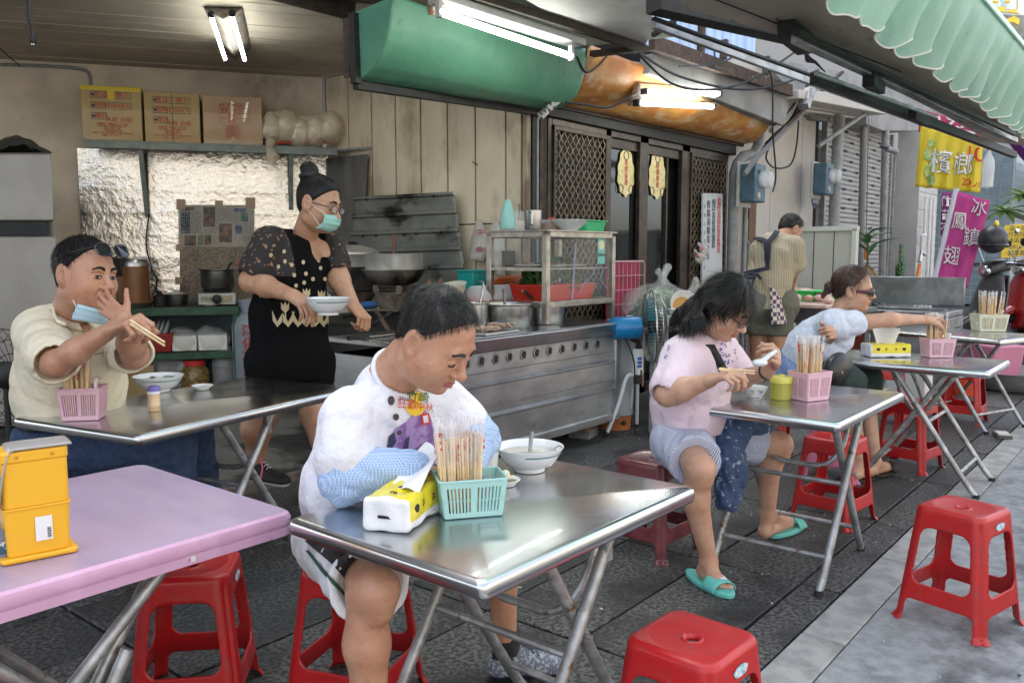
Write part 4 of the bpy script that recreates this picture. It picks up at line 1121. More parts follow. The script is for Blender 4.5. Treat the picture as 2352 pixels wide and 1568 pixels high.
o = obj('dark_bag',MB().grid(lambda u,v: gd(-30 + 150*u,356,6.3) + Vector((.1,.4,0))*v + Vector((0,0,.16*math.sin(PI*min(u*.9 + .05,1))*math.sin(PI*(.15 + .8*v)) + .02*mnoise.noise(Vector((u*6,v*6,0))))),24,12),M('dark_plastic',(.05,.05,.045),.25)); tag(o,'crumpled dark plastic bag lying on top of the refrigerator','bag')
# ---- green rack with things
m_grack = M('green_painted_timber',(.035,.10,.05),.6,col2=(.022,.06,.035),scale=12,col3=(.12,.09,.06),scale3=18,lo3=.66,hi3=.74)
rk = thing('green_rack','dark green timber rack with two shelves under the stove','rack')
RO = .62
rz_t = gb(545,702,RO).z
tr0,tr1 = (gb(549,700,RO) - CNR).dot(DW),(gb(250,700,RO) - CNR).dot(DW)
zmid = gb(520,806,RO).z; zfl = .13
def rbox(t0,t1,o0,o1,z0,z1,mat,nm,par,bev=.003): return obj(nm,MB().extrude([bw(t0,z0,o0),bw(t1,z0,o0),bw(t1,z0,o1),bw(t0,z0,o1)],(0,0,z1 - z0)),mat,par,bevel=bev,seg=1)
rbox(tr0,tr1,RO,.08,rz_t - .012,rz_t,M('greasy_board',(.05,.045,.035),.5,col2=(.09,.08,.06),scale=12),'top_board',rk)
rbox(tr0,tr1,RO + .025,RO,rz_t - .075,rz_t - .002,m_grack,'top_rail',rk)
rbox(tr0,tr1,RO + .02,RO - .02,zmid - .06,zmid,m_grack,'shelf_rail',rk); rbox(tr0,tr1,RO - .02,.08,zmid - .02,zmid - .004,m_grack,'shelf_board',rk)
rbox(tr0,tr0 + .06,RO + .02,RO - .04,zfl,rz_t - .077,m_grack,'leg',rk); rbox(tr1 - .06,tr1,RO + .02,RO - .04,zfl,rz_t - .077,m_grack,'leg',rk); rbox(tr0,tr0 + .06,.16,.1,zfl,rz_t - .02,m_grack,'leg',rk)
struct_ = obj('blue_backing_wall',MB().extrude([bw(tr0 - .1,.1,.06),bw(tr1,.1,.06),bw(tr1,gb(450,690,.06).z,.06),bw(tr0 - .1,gb(450,690,.06).z,.06)],NW*.02),M('faded_blue_panel',(.12,.17,.2),.7,col2=(.07,.09,.1),scale=4)); tag(struct_,'faded blue panel behind the shelves of the green rack','wall')
m_pot = M('worn_aluminium_pot',(.72,.70,.65),.4,.7,col2=(.55,.53,.49),scale=6)
m_potd = M('dark_pot',(.2,.195,.18),.35,.9,col2=(.1,.095,.09),scale=6)
def at_rack(x,off,z): p = gb(x,600,off); return Vector((p.x,p.y,z))
sp = at_rack(497,.42,rz_t + .004)
W_ = (gb(455,600,.5) - gb(541,600,.5)).length
t = thing('gas_stove','small table top gas stove with a black knob on the green rack','stove',sp,BRZ)
obj('body',MB().box((0,0,.06),(W_,.3,.105)),M('cream_enamel',(.5,.5,.45),.4,col2=(.42,.41,.36),scale=7),t,bevel=.008)
obj('label_plate',MB().box((0,FACE*.152,.06),(W_*.84,.003,.06)),M('label_paper',(.45,.38,.24),.7,col2=(.36,.3,.18),scale=16),t,flat=True)
obj('knob',MB().lathe([(.042,0),(.042,.035),(.02,.05),(0,.05)],16,mtx=Matrix.Translation((0,FACE*.152,.06)) @ Matrix.Rotation(-FACE*PI/2,4,'X')),m_black,t)
obj('burner',MB().lathe([(.03,.11),(.12,.115),(.13,.145),(.1,.15)],20),m_black,t)
text_on('lettering','大夢爐',Vector((W_*.28,FACE*.156,.06)),(-1,0,0),(0,0,1),.035,M('teal_print',(.03,.18,.25),.6),t)
obj('flame',MB().lathe([(.07,.15),(.1,.165),(.09,.155)],16),M('gas_flame',(.05,.1,.4),.5,emit=(.1,.25,1),estr=.6),t)
def pot(x,off,z,r,h,label,mat=m_pot,rim=.012,lid=False,name='cooking_pot',handles=False,n=32):
 t = thing(name,label,'pot',at_rack(x,off,z) if off is not None else x)
 obj('pot_body',MB().lathe([(0,.003),(r*.9,0),(r*.96,.02),(r,h - .01),(r + rim,h),(r + rim,h + .006),(r - .004,h + .002),(r - .01,h - .02),(r*.94,.02),(0,.02)],n),mat,t)
 if handles:
  for s_ in (-1,1): obj('handle',MB().tube([(s_*r,-.05,h*.75),(s_*(r + .035),-.04,h*.78),(s_*(r + .035),.04,h*.78),(s_*r,.05,h*.75)],.006,6),mat,t)
 return t
rw = (gb(458,600,.42) - gb(537,600,.42)).length/2
t = pot(498,.42,rz_t + .155,rw,.17,'dark aluminium stock pot with a ladle on the gas stove',m_potd,rim=.015)
obj('ladle',MB().tube([(.06,0,.1),(.14,.02,.21),(.17,.02,.235)],.01,6),m_black,t)
t = pot(402,.42,rz_t + .004,.1,.1,'small lidded pot left of the gas stove',m_potd)
obj('lid',MB().lathe([(.108,.1),(.06,.12),(.01,.126),(.012,.145),(0,.147)],20),m_pot,t)
rc = at_rack(303,.5,rz_t + .002); t = thing('rice_cooker','big round rice cooker with wood grain body behind the seated man','rice cooker',rc)
r_ = (gb(264,600,.5) - gb(343,600,.5)).length/2; hh_ = gb(300,595,.5).z - rz_t
obj('body',MB().lathe([(0,0),(r_*.98,0),(r_,.03),(r_,hh_*.86)],32),M('wood_print',(.25,.11,.045),.35,col2=(.16,.065,.028),scale=7,stretch=(1,1,.15)),t)
obj('base_ring',MB().lathe([(r_ + .006,0),(r_ + .006,.035),(r_,.04)],32),m_black,t)
obj('lid',MB().lathe([(r_ + .006,hh_*.85),(r_ + .006,hh_*.93),(r_*.9,hh_*1.0),(r_*.4,hh_*1.03),(0,hh_*1.03)],32),m_steel,t)
obj('hinge_box',MB().box((-r_*.7,.0,hh_*.84),(.10,.14,.16)),m_black,t,bevel=.01)
t = thing('sauce_bottle','squat black sauce bottle beside the rice cooker','bottle',at_rack(363,.5,rz_t)); obj('bottle',MB().lathe([(0,0),(.055,0),(.06,.02),(.055,.09),(.02,.12),(.018,.14),(0,.14)],16),m_ink,t)
m_pink = M('pink_plastic',(.62,.28,.38),.4); 
o = obj('pink_bowl',MB().lathe([(0,0),(.06,0),(.11,.06),(.1,.06),(.05,.01),(0,.01)],20,c=at_rack(382,.35,rz_t + .05)),m_pink); tag(o,'dusty pink plastic bowl behind the small pot','bowl')
m_white = M('white_glaze',(.72,.73,.73),.18,coat=.4)
o = obj('dish',MB().lathe([(0,0),(.05,0),(.075,.02),(.07,.02),(0,.006)],20,c=at_rack(478,.57,rz_t + .001)),m_white); tag(o,'small white saucer in front of the gas stove','saucer')
t = thing('plate_basket','red plastic basket full of white plates on the middle shelf','basket',at_rack(348,.42,zmid),BRZ)
obj('basket',MB().box((0,0,.085),(.34,.28,.17),taper=.85),M('red_plastic_dull',(.33,.025,.02),.4),t,bevel=.01)
for i in range(7): obj('plate',MB().lathe([(0,0),(.08,.004),(.12,.02),(.12,.024),(0,.01)],20,mtx=Matrix.Translation((.13 - .04*i,0,.17)) @ Matrix.Rotation(1.25,4,'Y')),m_white,t)
m_clear = M('thin_clear_plastic',(.85,.86,.84),.12,alpha=.26,spec=.8,coat=.5,bump=.012,bscale=25)
for x,w2,lab in ((418,.26,'smaller plastic wrapped stack of white paper boxes on the rack'),(483,.31,'larger plastic wrapped stack of white paper boxes on the rack')):
 t = thing('wrapped_boxes',lab,'boxes',at_rack(x,.42,zmid),BRZ,'wrapped paper boxes on the rack')
 obj('paper_box',MB().box((0,0,.075),(w2*.8,.2,.14)),m_foam,t,bevel=.004)
 sd_ = SDF((-w2/2 - .06,-.18,-.02),(w2/2 + .06,.18,.26),.014); sd_.ell((0,0,.09),(w2/2,.15,.11),k=.05); sd_.ell((w2*.2,0,.14),(.09,.1,.08),k=.05)
 X,Y,Z = sd_.coords(); sd_.F += .012*wob(X,Y,Z,35,x); P,F = sd_.mesh(); P[:,2] = np.maximum(P[:,2],.001); np_mesh('wrapping',P,F,m_clear,t)
for x,s_,c_,lab in ((366,1.0,m_sgw,'large clear jug with white cap at the left under the rack'),(408,.95,m_sgw,'clear jug with white cap in the middle under the rack'),(506,1.05,m_rl,'tall clear bottle with red cap under the rack')):
 t = thing('plastic_jug',lab,'jug',at_rack(x,.45,zfl),0,'plastic jugs under the rack')
 obj('jug',MB().lathe([(0,0),(.1,0),(.11,.03),(.11,.3*s_),(.04,.42*s_),(.035,.46*s_)],20),m_clear,t)
 obj('liquid',MB().lathe([(0,.004),(.095,.004),(.1,.2*s_),(0,.2*s_)],16),M('dark_liquid',(.05,.035,.02),.2),t)
 obj('cap',MB().lathe([(.042,.45*s_),(.042,.5*s_),(0,.5*s_)],14),c_,t)
t = thing('pickle_jar','round jar of brown preserves with a red lid under the rack','jar',at_rack(437,.5,zfl))
obj('jar',MB().lathe([(0,0),(.11,0),(.13,.05),(.13,.2),(.09,.25)],20),M('brown_pickle',(.12,.07,.02),.25,col2=(.3,.2,.06),scale=40),t)
obj('lid',MB().lathe([(.1,.25),(.1,.3),(0,.31)],20),m_rl,t)
o = obj('cardboard_box',MB().box((0,0,.14),(.42,.3,.28)),m_card); o.location = at_rack(288,.5,zfl); o.rotation_euler = (0,0,BRZ); tag(o,'low brown cardboard box standing on the floor behind the table','box')
text_on('lettering','CIN-OTOM-O',Vector((0,FACE*.153,.2)),(-1,0,0),(0,0,1),.05,m_rp,o)
gp_ = gb(578,850,.55); t = thing('gas_cylinder','grey gas cylinder with red characters right of the green rack','gas cylinder',(gp_.x,gp_.y,.12))
m_cyl = M('cylinder_paint',(.3,.33,.36),.45,col2=(.24,.27,.3),scale=6)
obj('cylinder',MB().lathe([(0,0),(.15,.01),(.165,.05),(.165,.62),(.14,.7),(.07,.75),(0,.75)],24),m_cyl,t)
obj('collar',MB().lathe([(.09,.74),(.1,.86),(.09,.86)],20),m_cyl,t)
cp = Vector((gp_.x,gp_.y,0)); dr = Vector((-cp.x,-cp.y,0)).normalized(); ex_ = Vector((-dr.y,dr.x,0))
for i,c_ in enumerate('液化石油'): text_on('character',c_,dr*.172 + ex_*-.02 + Vector((0,0,.58 - .12*i)),ex_,(0,0,1),.115,M('faded_red_print',(.4,.08,.07),.7),t,bold=.004)
t = thing('hanging_plug','black power plug hanging on its cord from the ceiling at top left','plug')
pl_ = [gd(65,-10,4.6),gd(66,40,4.6),gd(72,60,4.6),gd(75,80,4.6)]
obj('cord',MB().tube(catmull(pl_),.008,6),m_cable,t); obj('plug',MB().tube([gd(75,80,4.6),gd(76,92,4.6),gd(76,98,4.6)],[.01,.022,.018],8),m_black,t)
for dx in (-2,2.5): obj('pin',MB().bar(gd(75 + dx,97,4.6),gd(75 + dx,103,4.6),.004,.006),m_steel,t)
cable_pts = [gb(0,148,.03),gb(100,151,.03),gb(185,158,.03),gb(206,172,.03),gb(208,200,.03)]
o = obj('wall_conduit',MB().tube(catmull(cable_pts),.014,6),m_cable_grey); tag(o,'thin conduit clipped along the top of the back wall','conduit')
o = obj('wall_cable',MB().tube(catmull([gb(343,490,.1),gb(336,560,.1),gb(350,620,.1),gb(360,640,.1),gb(358,690,.3)]),.008,5),m_cable); tag(o,'black cable hanging on the foil behind the rice cooker','cable')
# ---- wall fan behind the left man
fp_ = gd(12,860,4.2); t = thing('floor_fan','black wire caged fan at the left edge behind the seated man','fan',fp_)
mt = Matrix.Rotation(R_(90),4,'Y') @ Matrix.Rotation(R_(-35),4,'X')
mb = MB()
for i in range(28):
 a = 2*PI*i/28; mb.tube([mt @ Vector((.04*math.cos(a),.04*math.sin(a),.07)),mt @ Vector((.17*math.cos(a),.17*math.sin(a),.06)),mt @ Vector((.23*math.cos(a),.23*math.sin(a),.0)),mt @ Vector((.17*math.cos(a),.17*math.sin(a),-.06))],.002,4)
for r_2,z_ in ((.23,0),(.17,.06),(.1,.068)): mb.tube([mt @ Vector((r_2*math.cos(2*PI*i/32),r_2*math.sin(2*PI*i/32),z_)) for i in range(32)],.003,4,closed=True)
obj('cage',mb,m_black,t,flat=True); obj('motor',MB().ball((0,0,0),(.07,.07,.07)),m_black,t)
obj('stand',MB().tube([(0,0,-.06),(0,0,-fp_.z + .12)],.015,8),m_black,t); obj('foot',MB().lathe([(0,0),(.18,0),(.16,.03),(0,.05)],20,c=(0,0,-fp_.z + .12)),m_black,t)
# = STEEL COUNTER AND KITCHEN
m_cnt = M('counter_steel',(.50,.51,.53),.34,.85,col2=(.37,.38,.39),scale=3.2,col3=(.22,.22,.22),scale3=7,lo3=.6,hi3=.75,stretch=(1,1,2),bump=.0015,bscale=5)
m_cntop = M('counter_top_steel',(.5,.51,.52),.25,1.0,col2=(.4,.41,.42),scale=3,bump=.0008,bscale=8)
ct = thing('steel_counter','long stainless steel counter with a row of round vent holes along its front','counter')
CX0,CX1,CY0,CY1 = 3.36,5.52,3.42,4.18
obj('worktop',MB().box(((CX0 + CX1)/2 + .01,(CY0 + CY1)/2 - .005,.865),(CX1 - CX0 + .08,CY1 - CY0 + .05,.035)),m_cntop,ct,bevel=.006)
obj('front_lip',MB().extrude([(CX0 - .03,CY0 - .03,.882),(CX0 - .03,CY0 - .055,.872),(CX0 - .03,CY0 - .045,.79),(CX0 - .03,CY0 - .02,.785)],(CX1 - CX0 + .1,0,0)),m_cntop,ct,bevel=.004)
prof_ = [(0,.785),(0,.70),(.0,.66),(.012,.652),(.012,.60),(-.012,.585),(-.012,.575),(0,.565),(0,.44),(.012,.43),(.012,.39),(-.012,.375),(-.012,.365),(0,.355),(0,.14)]
mb = MB(); a = [(CX0,CY0 + y,z) for y,z in prof_]; b = [(CX1 - .07,CY0 + y,z) for y,z in prof_]; n_ = len(prof_)
mb.add(a + b,[(i,i + 1,n_ + i + 1,n_ + i) for i in range(n_ - 1)])
obj('ribbed_front',mb,m_cnt,ct,ang=20)
obj('corner_post',MB().box((CX1 - .035,CY0 + .01,.46),(.07,.05,.65)),m_cnt,ct,bevel=.004); 
obj('bottom_rail',MB().box(((CX0 + CX1)/2,CY0 - .004,.15),(CX1 - CX0,.03,.055)),m_cnt,ct,bevel=.004)
obj('left_side',MB().box((CX0,(CY0 + CY1)/2,.46),(.02,CY1 - CY0,.64)),m_cnt,ct); obj('right_side',MB().box((CX1 - .012,(CY0 + CY1)/2 + .02,.46),(.02,CY1 - CY0 - .04,.64)),m_cnt,ct); 
obj('back_panel',MB().box(((CX0 + CX1)/2,CY1,.46),(CX1 - CX0,.02,.64)),m_black,ct)
holes = [1372,1346,1319,1291,1262,1232,1202,1170,1138,1105,1071,1036,1000,962,924]
zh = .735; proto = None
ring = MB().lathe([(.026,.004),(.034,.004),(.034,0),(.026,0),(.022,-.012),(.0,-.012)],20)
rotx = Matrix.Rotation(PI/2,4,'X')
for xh in holes:
 p = gy(xh,800,CY0)
 if proto is None:
  mb = MB(); mb.lathe([(.024,.0),(.027,.006),(.036,.006),(.037,0)],20,mtx=rotx)
  proto = obj('vent_ring',mb,m_steel,ct); q = proto
  mb = MB(); mb.lathe([(0,.002),(.025,.002)],20,mtx=rotx); hole = obj('vent_hole',mb,m_ink,ct,flat=True); h2 = hole
 else: q = proto.copy(); COL.objects.link(q); h2 = hole.copy(); COL.objects.link(h2)
 q.location = (p.x,CY0 - .001,zh); h2.location = (p.x,CY0 - .001,zh)
m_brick = M('old_brick',(.28,.14,.1),.9,col2=(.2,.11,.08),scale=18,col3=(.35,.33,.3),scale3=9,lo3=.55,hi3=.7,bump=.004,bscale=40)
m_block = M('grey_block',(.2,.2,.19),.9,col2=(.13,.13,.125),scale=14,bump=.004,bscale=40)
p = gz(1352,1008,0)
t = thing('brick_stack','broken red brick on a grey block propping up the right end of the counter','bricks',(p.x + .06,p.y + .09,0),.25)
obj('grey_block',MB().box((0,0,.035),(.2,.17,.07)),m_block,t,bevel=.008); obj('brick',MB().box((-.01,0,.1),(.26,.16,.058)),m_brick,t,bevel=.006)
p2 = gz(1142,1075,0); t = thing('brick_stack','grey block propping up the counter behind the white shirted man','bricks',(3.9,3.55,0)); obj('grey_block',MB().box((0,0,.06),(.2,.17,.12)),m_block,t,bevel=.008)
# ---- display case
m_frame = M('case_frame_steel',(.46,.43,.38),.4,.8,col2=(.33,.3,.26),scale=14,col3=(.25,.2,.14),scale3=20,lo3=.62,hi3=.72)
m_case_glass = M('case_glass',(.85,.9,.88),.03,alpha=.06,spec=.7,coat=.3)
cs = thing('display_case','glass display case with a steel frame standing on the counter','display case')
X0,X1,Y0 = 4.72,5.57,3.53
Y1 = gx(1126,540,X0).y; ZT = gy(1246,530,Y0).z; ZR = gy(1250,700,Y0).z; zc = .883
fw = .045
for x in (X0,X1):
 for y in (Y0,Y1): obj('post',MB().box((x,y,(zc + ZT)/2),(fw,fw,ZT - zc - .046)),m_frame,cs,bevel=.004,seg=1)
for z in (ZT - .02,ZR):
 for y in (Y0,Y1): obj('rail',MB().box(((X0 + X1)/2,y,z),(X1 - X0 - fw,fw*.95,.042)),m_frame,cs,bevel=.004,seg=1)
 for x in (X0,X1): obj('rail',MB().box((x,(Y0 + Y1)/2,z),(fw*.95,Y1 - Y0 - fw,.042)),m_frame,cs,bevel=.004,seg=1)
obj('top_panel',MB().box(((X0 + X1)/2,(Y0 + Y1)/2,ZT + .006),(X1 - X0 + .06,Y1 - Y0 + .06,.01)),m_frame,cs)
zsh = gx(1190,617,X0).z
obj('middle_shelf',MB().box(((X0 + X1)/2,(Y0 + Y1)/2,zsh),(X1 - X0 - .05,Y1 - Y0 - .05,.008)),m_frame,cs)
obj('bottom_shelf',MB().box(((X0 + X1)/2,(Y0 + Y1)/2,ZR - .01),(X1 - X0 - .05,Y1 - Y0 - .05,.006)),m_frame,cs)
obj('shelf_rail',MB().box((X0,(Y0 + Y1)/2,zsh),(.03,Y1 - Y0 - fw,.025)),m_frame,cs)
obj('glass_pane',MB().box(((X0 + X1)/2,Y0 - .002,(ZT + ZR)/2),(X1 - X0 - fw,.005,ZT - ZR - .05)),m_case_glass,cs,flat=True)
obj('glass_pane',MB().box((X0,(Y0 + Y1)/2,(ZT + zsh)/2),(.005,Y1 - Y0 - fw,ZT - zsh - .05)),m_case_glass,cs,flat=True)
m_teal = M('teal_sticker',(.18,.5,.46),.5); 
pa = gy(1381,568,Y0 - .006)
st_ = obj('poster_sticker',MB().box((pa.x,Y0 - .007,pa.z),(.10,.001,.245)),m_teal,cs,flat=True)
obj('sticker_picture',MB().lathe([(0,.001),(.036,.001),(.036,0)],20,mtx=Matrix.Translation((pa.x,Y0 - .0078,pa.z + .02)) @ rotx),M('cream_print',(.75,.7,.4),.5),cs,flat=True)
text_on('lettering','嘉義公益',(pa.x,Y0 - .009,pa.z - .055),(1,0,0),(0,0,1),.024,m_ink,cs); text_on('lettering','彩券',(pa.x,Y0 - .009,pa.z + .1),(1,0,0),(0,0,1),.022,m_sgw,cs)
for (a,b) in (((1322,558),(1314,690)),): obj('painted_stripe',MB().bar(gy(*a,Y0 - .01),gy(*b,Y0 - .01),.022,.002,up=(0,1,0)),M('lavender_paint',(.35,.35,.55),.5,alpha=.6),cs)
mb = MB(); mb.tube([gy(x,y,Y0 - .01) for x,y in catmull([(1330,675,0),(1345,640,0),(1375,605,0),(1390,640,0),(1370,610,0),(1395,600,0)],5) and [(1330,675),(1342,648),(1362,630),(1372,605),(1385,615),(1378,640),(1392,660)]],.005,5)
obj('painted_curl',mb,M('lavender_paint',(.4,.4,.6),.5),cs)
def plate_at(c,r=.09,nm='plate',mat=None,lab=None,par=None,tilt=None,cat='plate',grp=None):
 mb = MB(); m_ = Matrix.Translation(c) @ (tilt or Matrix.Identity(4)); mb.lathe([(0,0),(r*.55,0),(r,r*.2),(r*.97,r*.23),(r*.5,r*.06),(0,r*.06)],24,mtx=m_)
 o = obj(nm,mb,mat or m_white,par)
 if lab: tag(o,lab,cat,grp)
 return o
m_meat = M('braised_meat',(.2,.09,.05),.5,col2=(.34,.19,.11),scale=30)
m_veg = M('leaf_green',(.05,.12,.04),.5,col2=(.11,.2,.06),scale=10)
for i,(x,y) in enumerate(((4.86,3.8),(5.02,3.66),(5.2,3.9),(5.3,3.7))):
 pl_ = plate_at((x,y,zsh + .005),.1,lab='white plate on the middle shelf of the display case, %s' % ('leftmost','second from left','third from left','rightmost')[i],cat='plate',grp='plates inside the display case')
 mb = MB(); rr = random.Random(i)
 for k_ in range(9): mb.ball((x + rr.uniform(-.05,.05),y + rr.uniform(-.05,.05),zsh + .035),(.02,.014,.012),6,4)
 if i < 2: fo = obj('food',mb,m_meat,pl_)
def leaf_pile(nm,c,rx,ry,rz,n,mat,seed,parent=None,s=.05):
 rr = random.Random(seed); mb = MB()
 for i in range(n):
  a,b,q = rr.uniform(0,2*PI),rr.uniform(0,PI*.55),rr.uniform(.5,1) ** .5
  p = Vector((c[0] + rx*q*math.sin(b)*math.cos(a),c[1] + ry*q*math.sin(b)*math.sin(a),c[2] + rz*q*math.cos(b)))
  m_ = Matrix.Translation(p) @ Matrix.Rotation(rr.uniform(0,6.28),4,'Z') @ Matrix.Rotation(rr.uniform(-1.1,1.1),4,'X') @ Matrix.Rotation(rr.uniform(-.6,.6),4,'Y')
  l_,w_ = s*rr.uniform(.7,1.4),s*rr.uniform(.3,.55)
  mb.add([(0,-l_,0),(w_,-l_*.2,.008),(w_*.7,l_*.6,-.004),(0,l_,-.012),(-w_*.7,l_*.6,-.004),(-w_,-l_*.2,.008),(0,0,-.008)],[(0,1,6),(1,2,6),(2,3,6),(3,4,6),(4,5,6),(5,0,6)],m_)
 o = obj(nm,mb,mat,parent); return o
m_redp = M('red_basket_plastic',(.55,.035,.02),.35)
bc = gy(1310,690,3.8); t = thing('vegetable_basket','red plastic basket heaped with dark green leaves inside the display case','basket',(5.15,3.78,ZR))
obj('basket',MB().box((0,0,.07),(.66,.34,.13),taper=.88),m_redp,t,bevel=.01)
lv = leaf_pile('leaves',(0,0,.12),.34,.17,.2,420,m_veg,4,t); lv['kind'] = 'stuff'
t = thing('plate_basket','red plastic basket with a row of white plates at the left of the display case','basket',(4.95,4.12,.883))
obj('basket',MB().box((0,0,.09),(.75,.3,.16),taper=.9),m_redp,t,bevel=.01)
for i in range(13): plate_at((-.3 + .035*i,0,.17),.11,par=t,tilt=Matrix.Rotation(1.2,4,'Y'))
for i in range(7): plate_at((.16 + .032*i,0,.17),.09,par=t,tilt=Matrix.Rotation(1.25,4,'Y'))
hose = MB()
for i in range(5): hose.tube([(5.12 + .05*i + .2*math.cos(a),4.24,1.04 + .17*math.sin(a)) for a in [PI*j/12 for j in range(13)]],.014,8)
o = obj('orange_hose',hose,M('orange_hose',(.7,.16,.03),.35)); tag(o,'coiled orange hose hanging behind the display case','hose')
ztop = ZT + .012
def on_case(x,f=.3): 
 q0,q1 = gy(x,525,Y0 + (Y1 - Y0)*f),None; return Vector((q0.x,q0.y,ztop))
m_aqua = M('aqua_plastic',(.3,.6,.55),.3,alpha=.92)
t = thing('squeeze_bottle','pale aqua teardrop plastic bottle on top of the display case','bottle',on_case(1166,.35)); obj('bottle',MB().lathe([(0,0),(.05,0),(.055,.02),(.05,.09),(.028,.17),(.018,.2),(0,.205)],20),m_aqua,t)
t = thing('glass_jar','clear glass jar with a spoon on top of the display case','jar',on_case(1191,.6)); obj('jar',MB().lathe([(0,0),(.05,0),(.055,.02),(.055,.1),(.04,.12),(.045,.14)],20),m_clear,t); obj('content',MB().lathe([(0,.004),(.047,.004),(.05,.07),(0,.07)],16),m_foam,t); obj('spoon',MB().tube([(0,0,.06),(.01,0,.17),(.0,0,.19)],.006,6),m_potd,t)
t = thing('steel_mug','large steel measuring mug with a handle on top of the display case','mug',on_case(1224,.25)); obj('mug',MB().lathe([(0,0),(.056,0),(.06,.01),(.062,.135),(.066,.138),(.058,.135),(.055,.01),(0,.008)],28),m_steel,t); obj('handle',MB().tube([(-.06,-.02,.12),(-.075,-.05,.12),(-.075,-.05,.04),(-.055,-.03,.035)],.009,8),m_steel,t)
t = thing('food_tub','clear plastic tub of reddish food on top of the display case','tub',on_case(1268,.4)); obj('tub',MB().lathe([(0,0),(.07,0),(.08,.08),(.084,.085)],24),m_clear,t); obj('content',MB().lathe([(0,.004),(.066,.004),(.073,.06),(0,.062)],20),M('red_brown_food',(.28,.1,.07),.6),t); obj('red_stick',MB().tube([(-.05,0,.09),(.06,.02,.1)],.005,5),m_rl,t)
t = thing('green_tub','bright green plastic tub behind the white bowl on the display case','tub',on_case(1346,.6)); obj('tub',MB().box((0,0,.045),(.3,.2,.09),taper=.85),M('bright_green_plastic',(.05,.5,.2),.3),t,bevel=.012); obj('rim',MB().box((0,0,.092),(.32,.22,.01)),M('bright_green_plastic'),t,bevel=.004)
t = thing('white_bowl','wide white bowl on top of the display case at its front','bowl',on_case(1308,.12)); obj('bowl',MB().lathe([(0,.01),(.06,0),(.065,.01),(.11,.045),(.145,.075),(.14,.078),(.1,.05),(0,.02)],32),m_white,t)
# ---- on the counter left of the case
def pot_at(x,y,X,Y,z,r,h,label,**k): return pot(Vector((X,Y,z)),None,0,r,h,label,**k)
t = pot_at(0,0,4.50,3.72,.883,.185,.17,'large shallow steel pot with a ladle in front of the display case',mat=m_steel,rim=.02)
obj('ladle',MB().tube([(.0,0,.1),(.03,.03,.2),(.02,.03,.27)],.01,8),m_potd,t); obj('soup',MB().lathe([(0,.13),(.17,.13)],28),M('dark_sauce',(.1,.06,.03),.15),t,flat=True)
t = pot_at(0,0,4.17,3.75,.883,.12,.19,'taller steel pot with a ladle handle left of the large pot',mat=m_steel,rim=.012)
obj('ladle',MB().tube([(.05,-.02,.1),(.09,-.04,.3),(.1,-.03,.33),(.09,.0,.33)],.007,6),m_steel,t)
t = pot_at(0,0,4.95,3.72,.883,.15,.16,'steel pot inside the case with a long black ladle',mat=m_steel)
obj('ladle',MB().tube([(0,0,.1),(-.14,.04,.22),(-.19,.05,.25)],.013,8),m_potd,t)
t = thing('meat_tray','steel tray of sliced pork slices at the front edge of the counter','tray',(4.15,3.53,.884),.05)
obj('tray',MB().box((0,0,.008),(.36,.17,.016)),m_steel,t,bevel=.004)
m_pork = M('boiled_pork',(.55,.42,.32),.45,col2=(.4,.26,.2),scale=30); mb = MB(); rr = random.Random(8)
for i in range(22):
 m_ = Matrix.Translation((rr.uniform(-.15,.15),rr.uniform(-.06,.06),.03 + rr.uniform(0,.03))) @ Matrix.Rotation(rr.uniform(0,6),4,'Z') @ Matrix.Rotation(rr.uniform(.3,1),4,'X'); mb.box((0,0,0),(.07,.035,.008),mtx=m_)
obj('slice',mb,m_pork,t,bevel=.003,seg=1)['kind'] = 'stuff'
t = thing('teal_basket','teal plastic basket standing behind the plates near the wall','basket',gd(1092,640,6.6) - Vector((0,0,.07)))
m_tealp = M('teal_plastic',(.02,.33,.3),.35)
obj('basket',MB().box((0,0,.06),(.26,.18,.15),taper=.8),m_tealp,t,bevel=.012); obj('rim',MB().box((0,0,.137),(.285,.2,.012)),m_tealp,t,bevel=.004)
t = thing('kitchen_scale','grey kitchen scale with a printed label under the teal basket','scale',gd(1090,668,6.5) - Vector((0,0,.05)))
obj('body',MB().box((0,0,.035),(.3,.2,.07)),m_cable_grey,t,bevel=.01); obj('label',MB().box((-.02,-.102,.035),(.14,.002,.05)),m_sgw,t,flat=True)
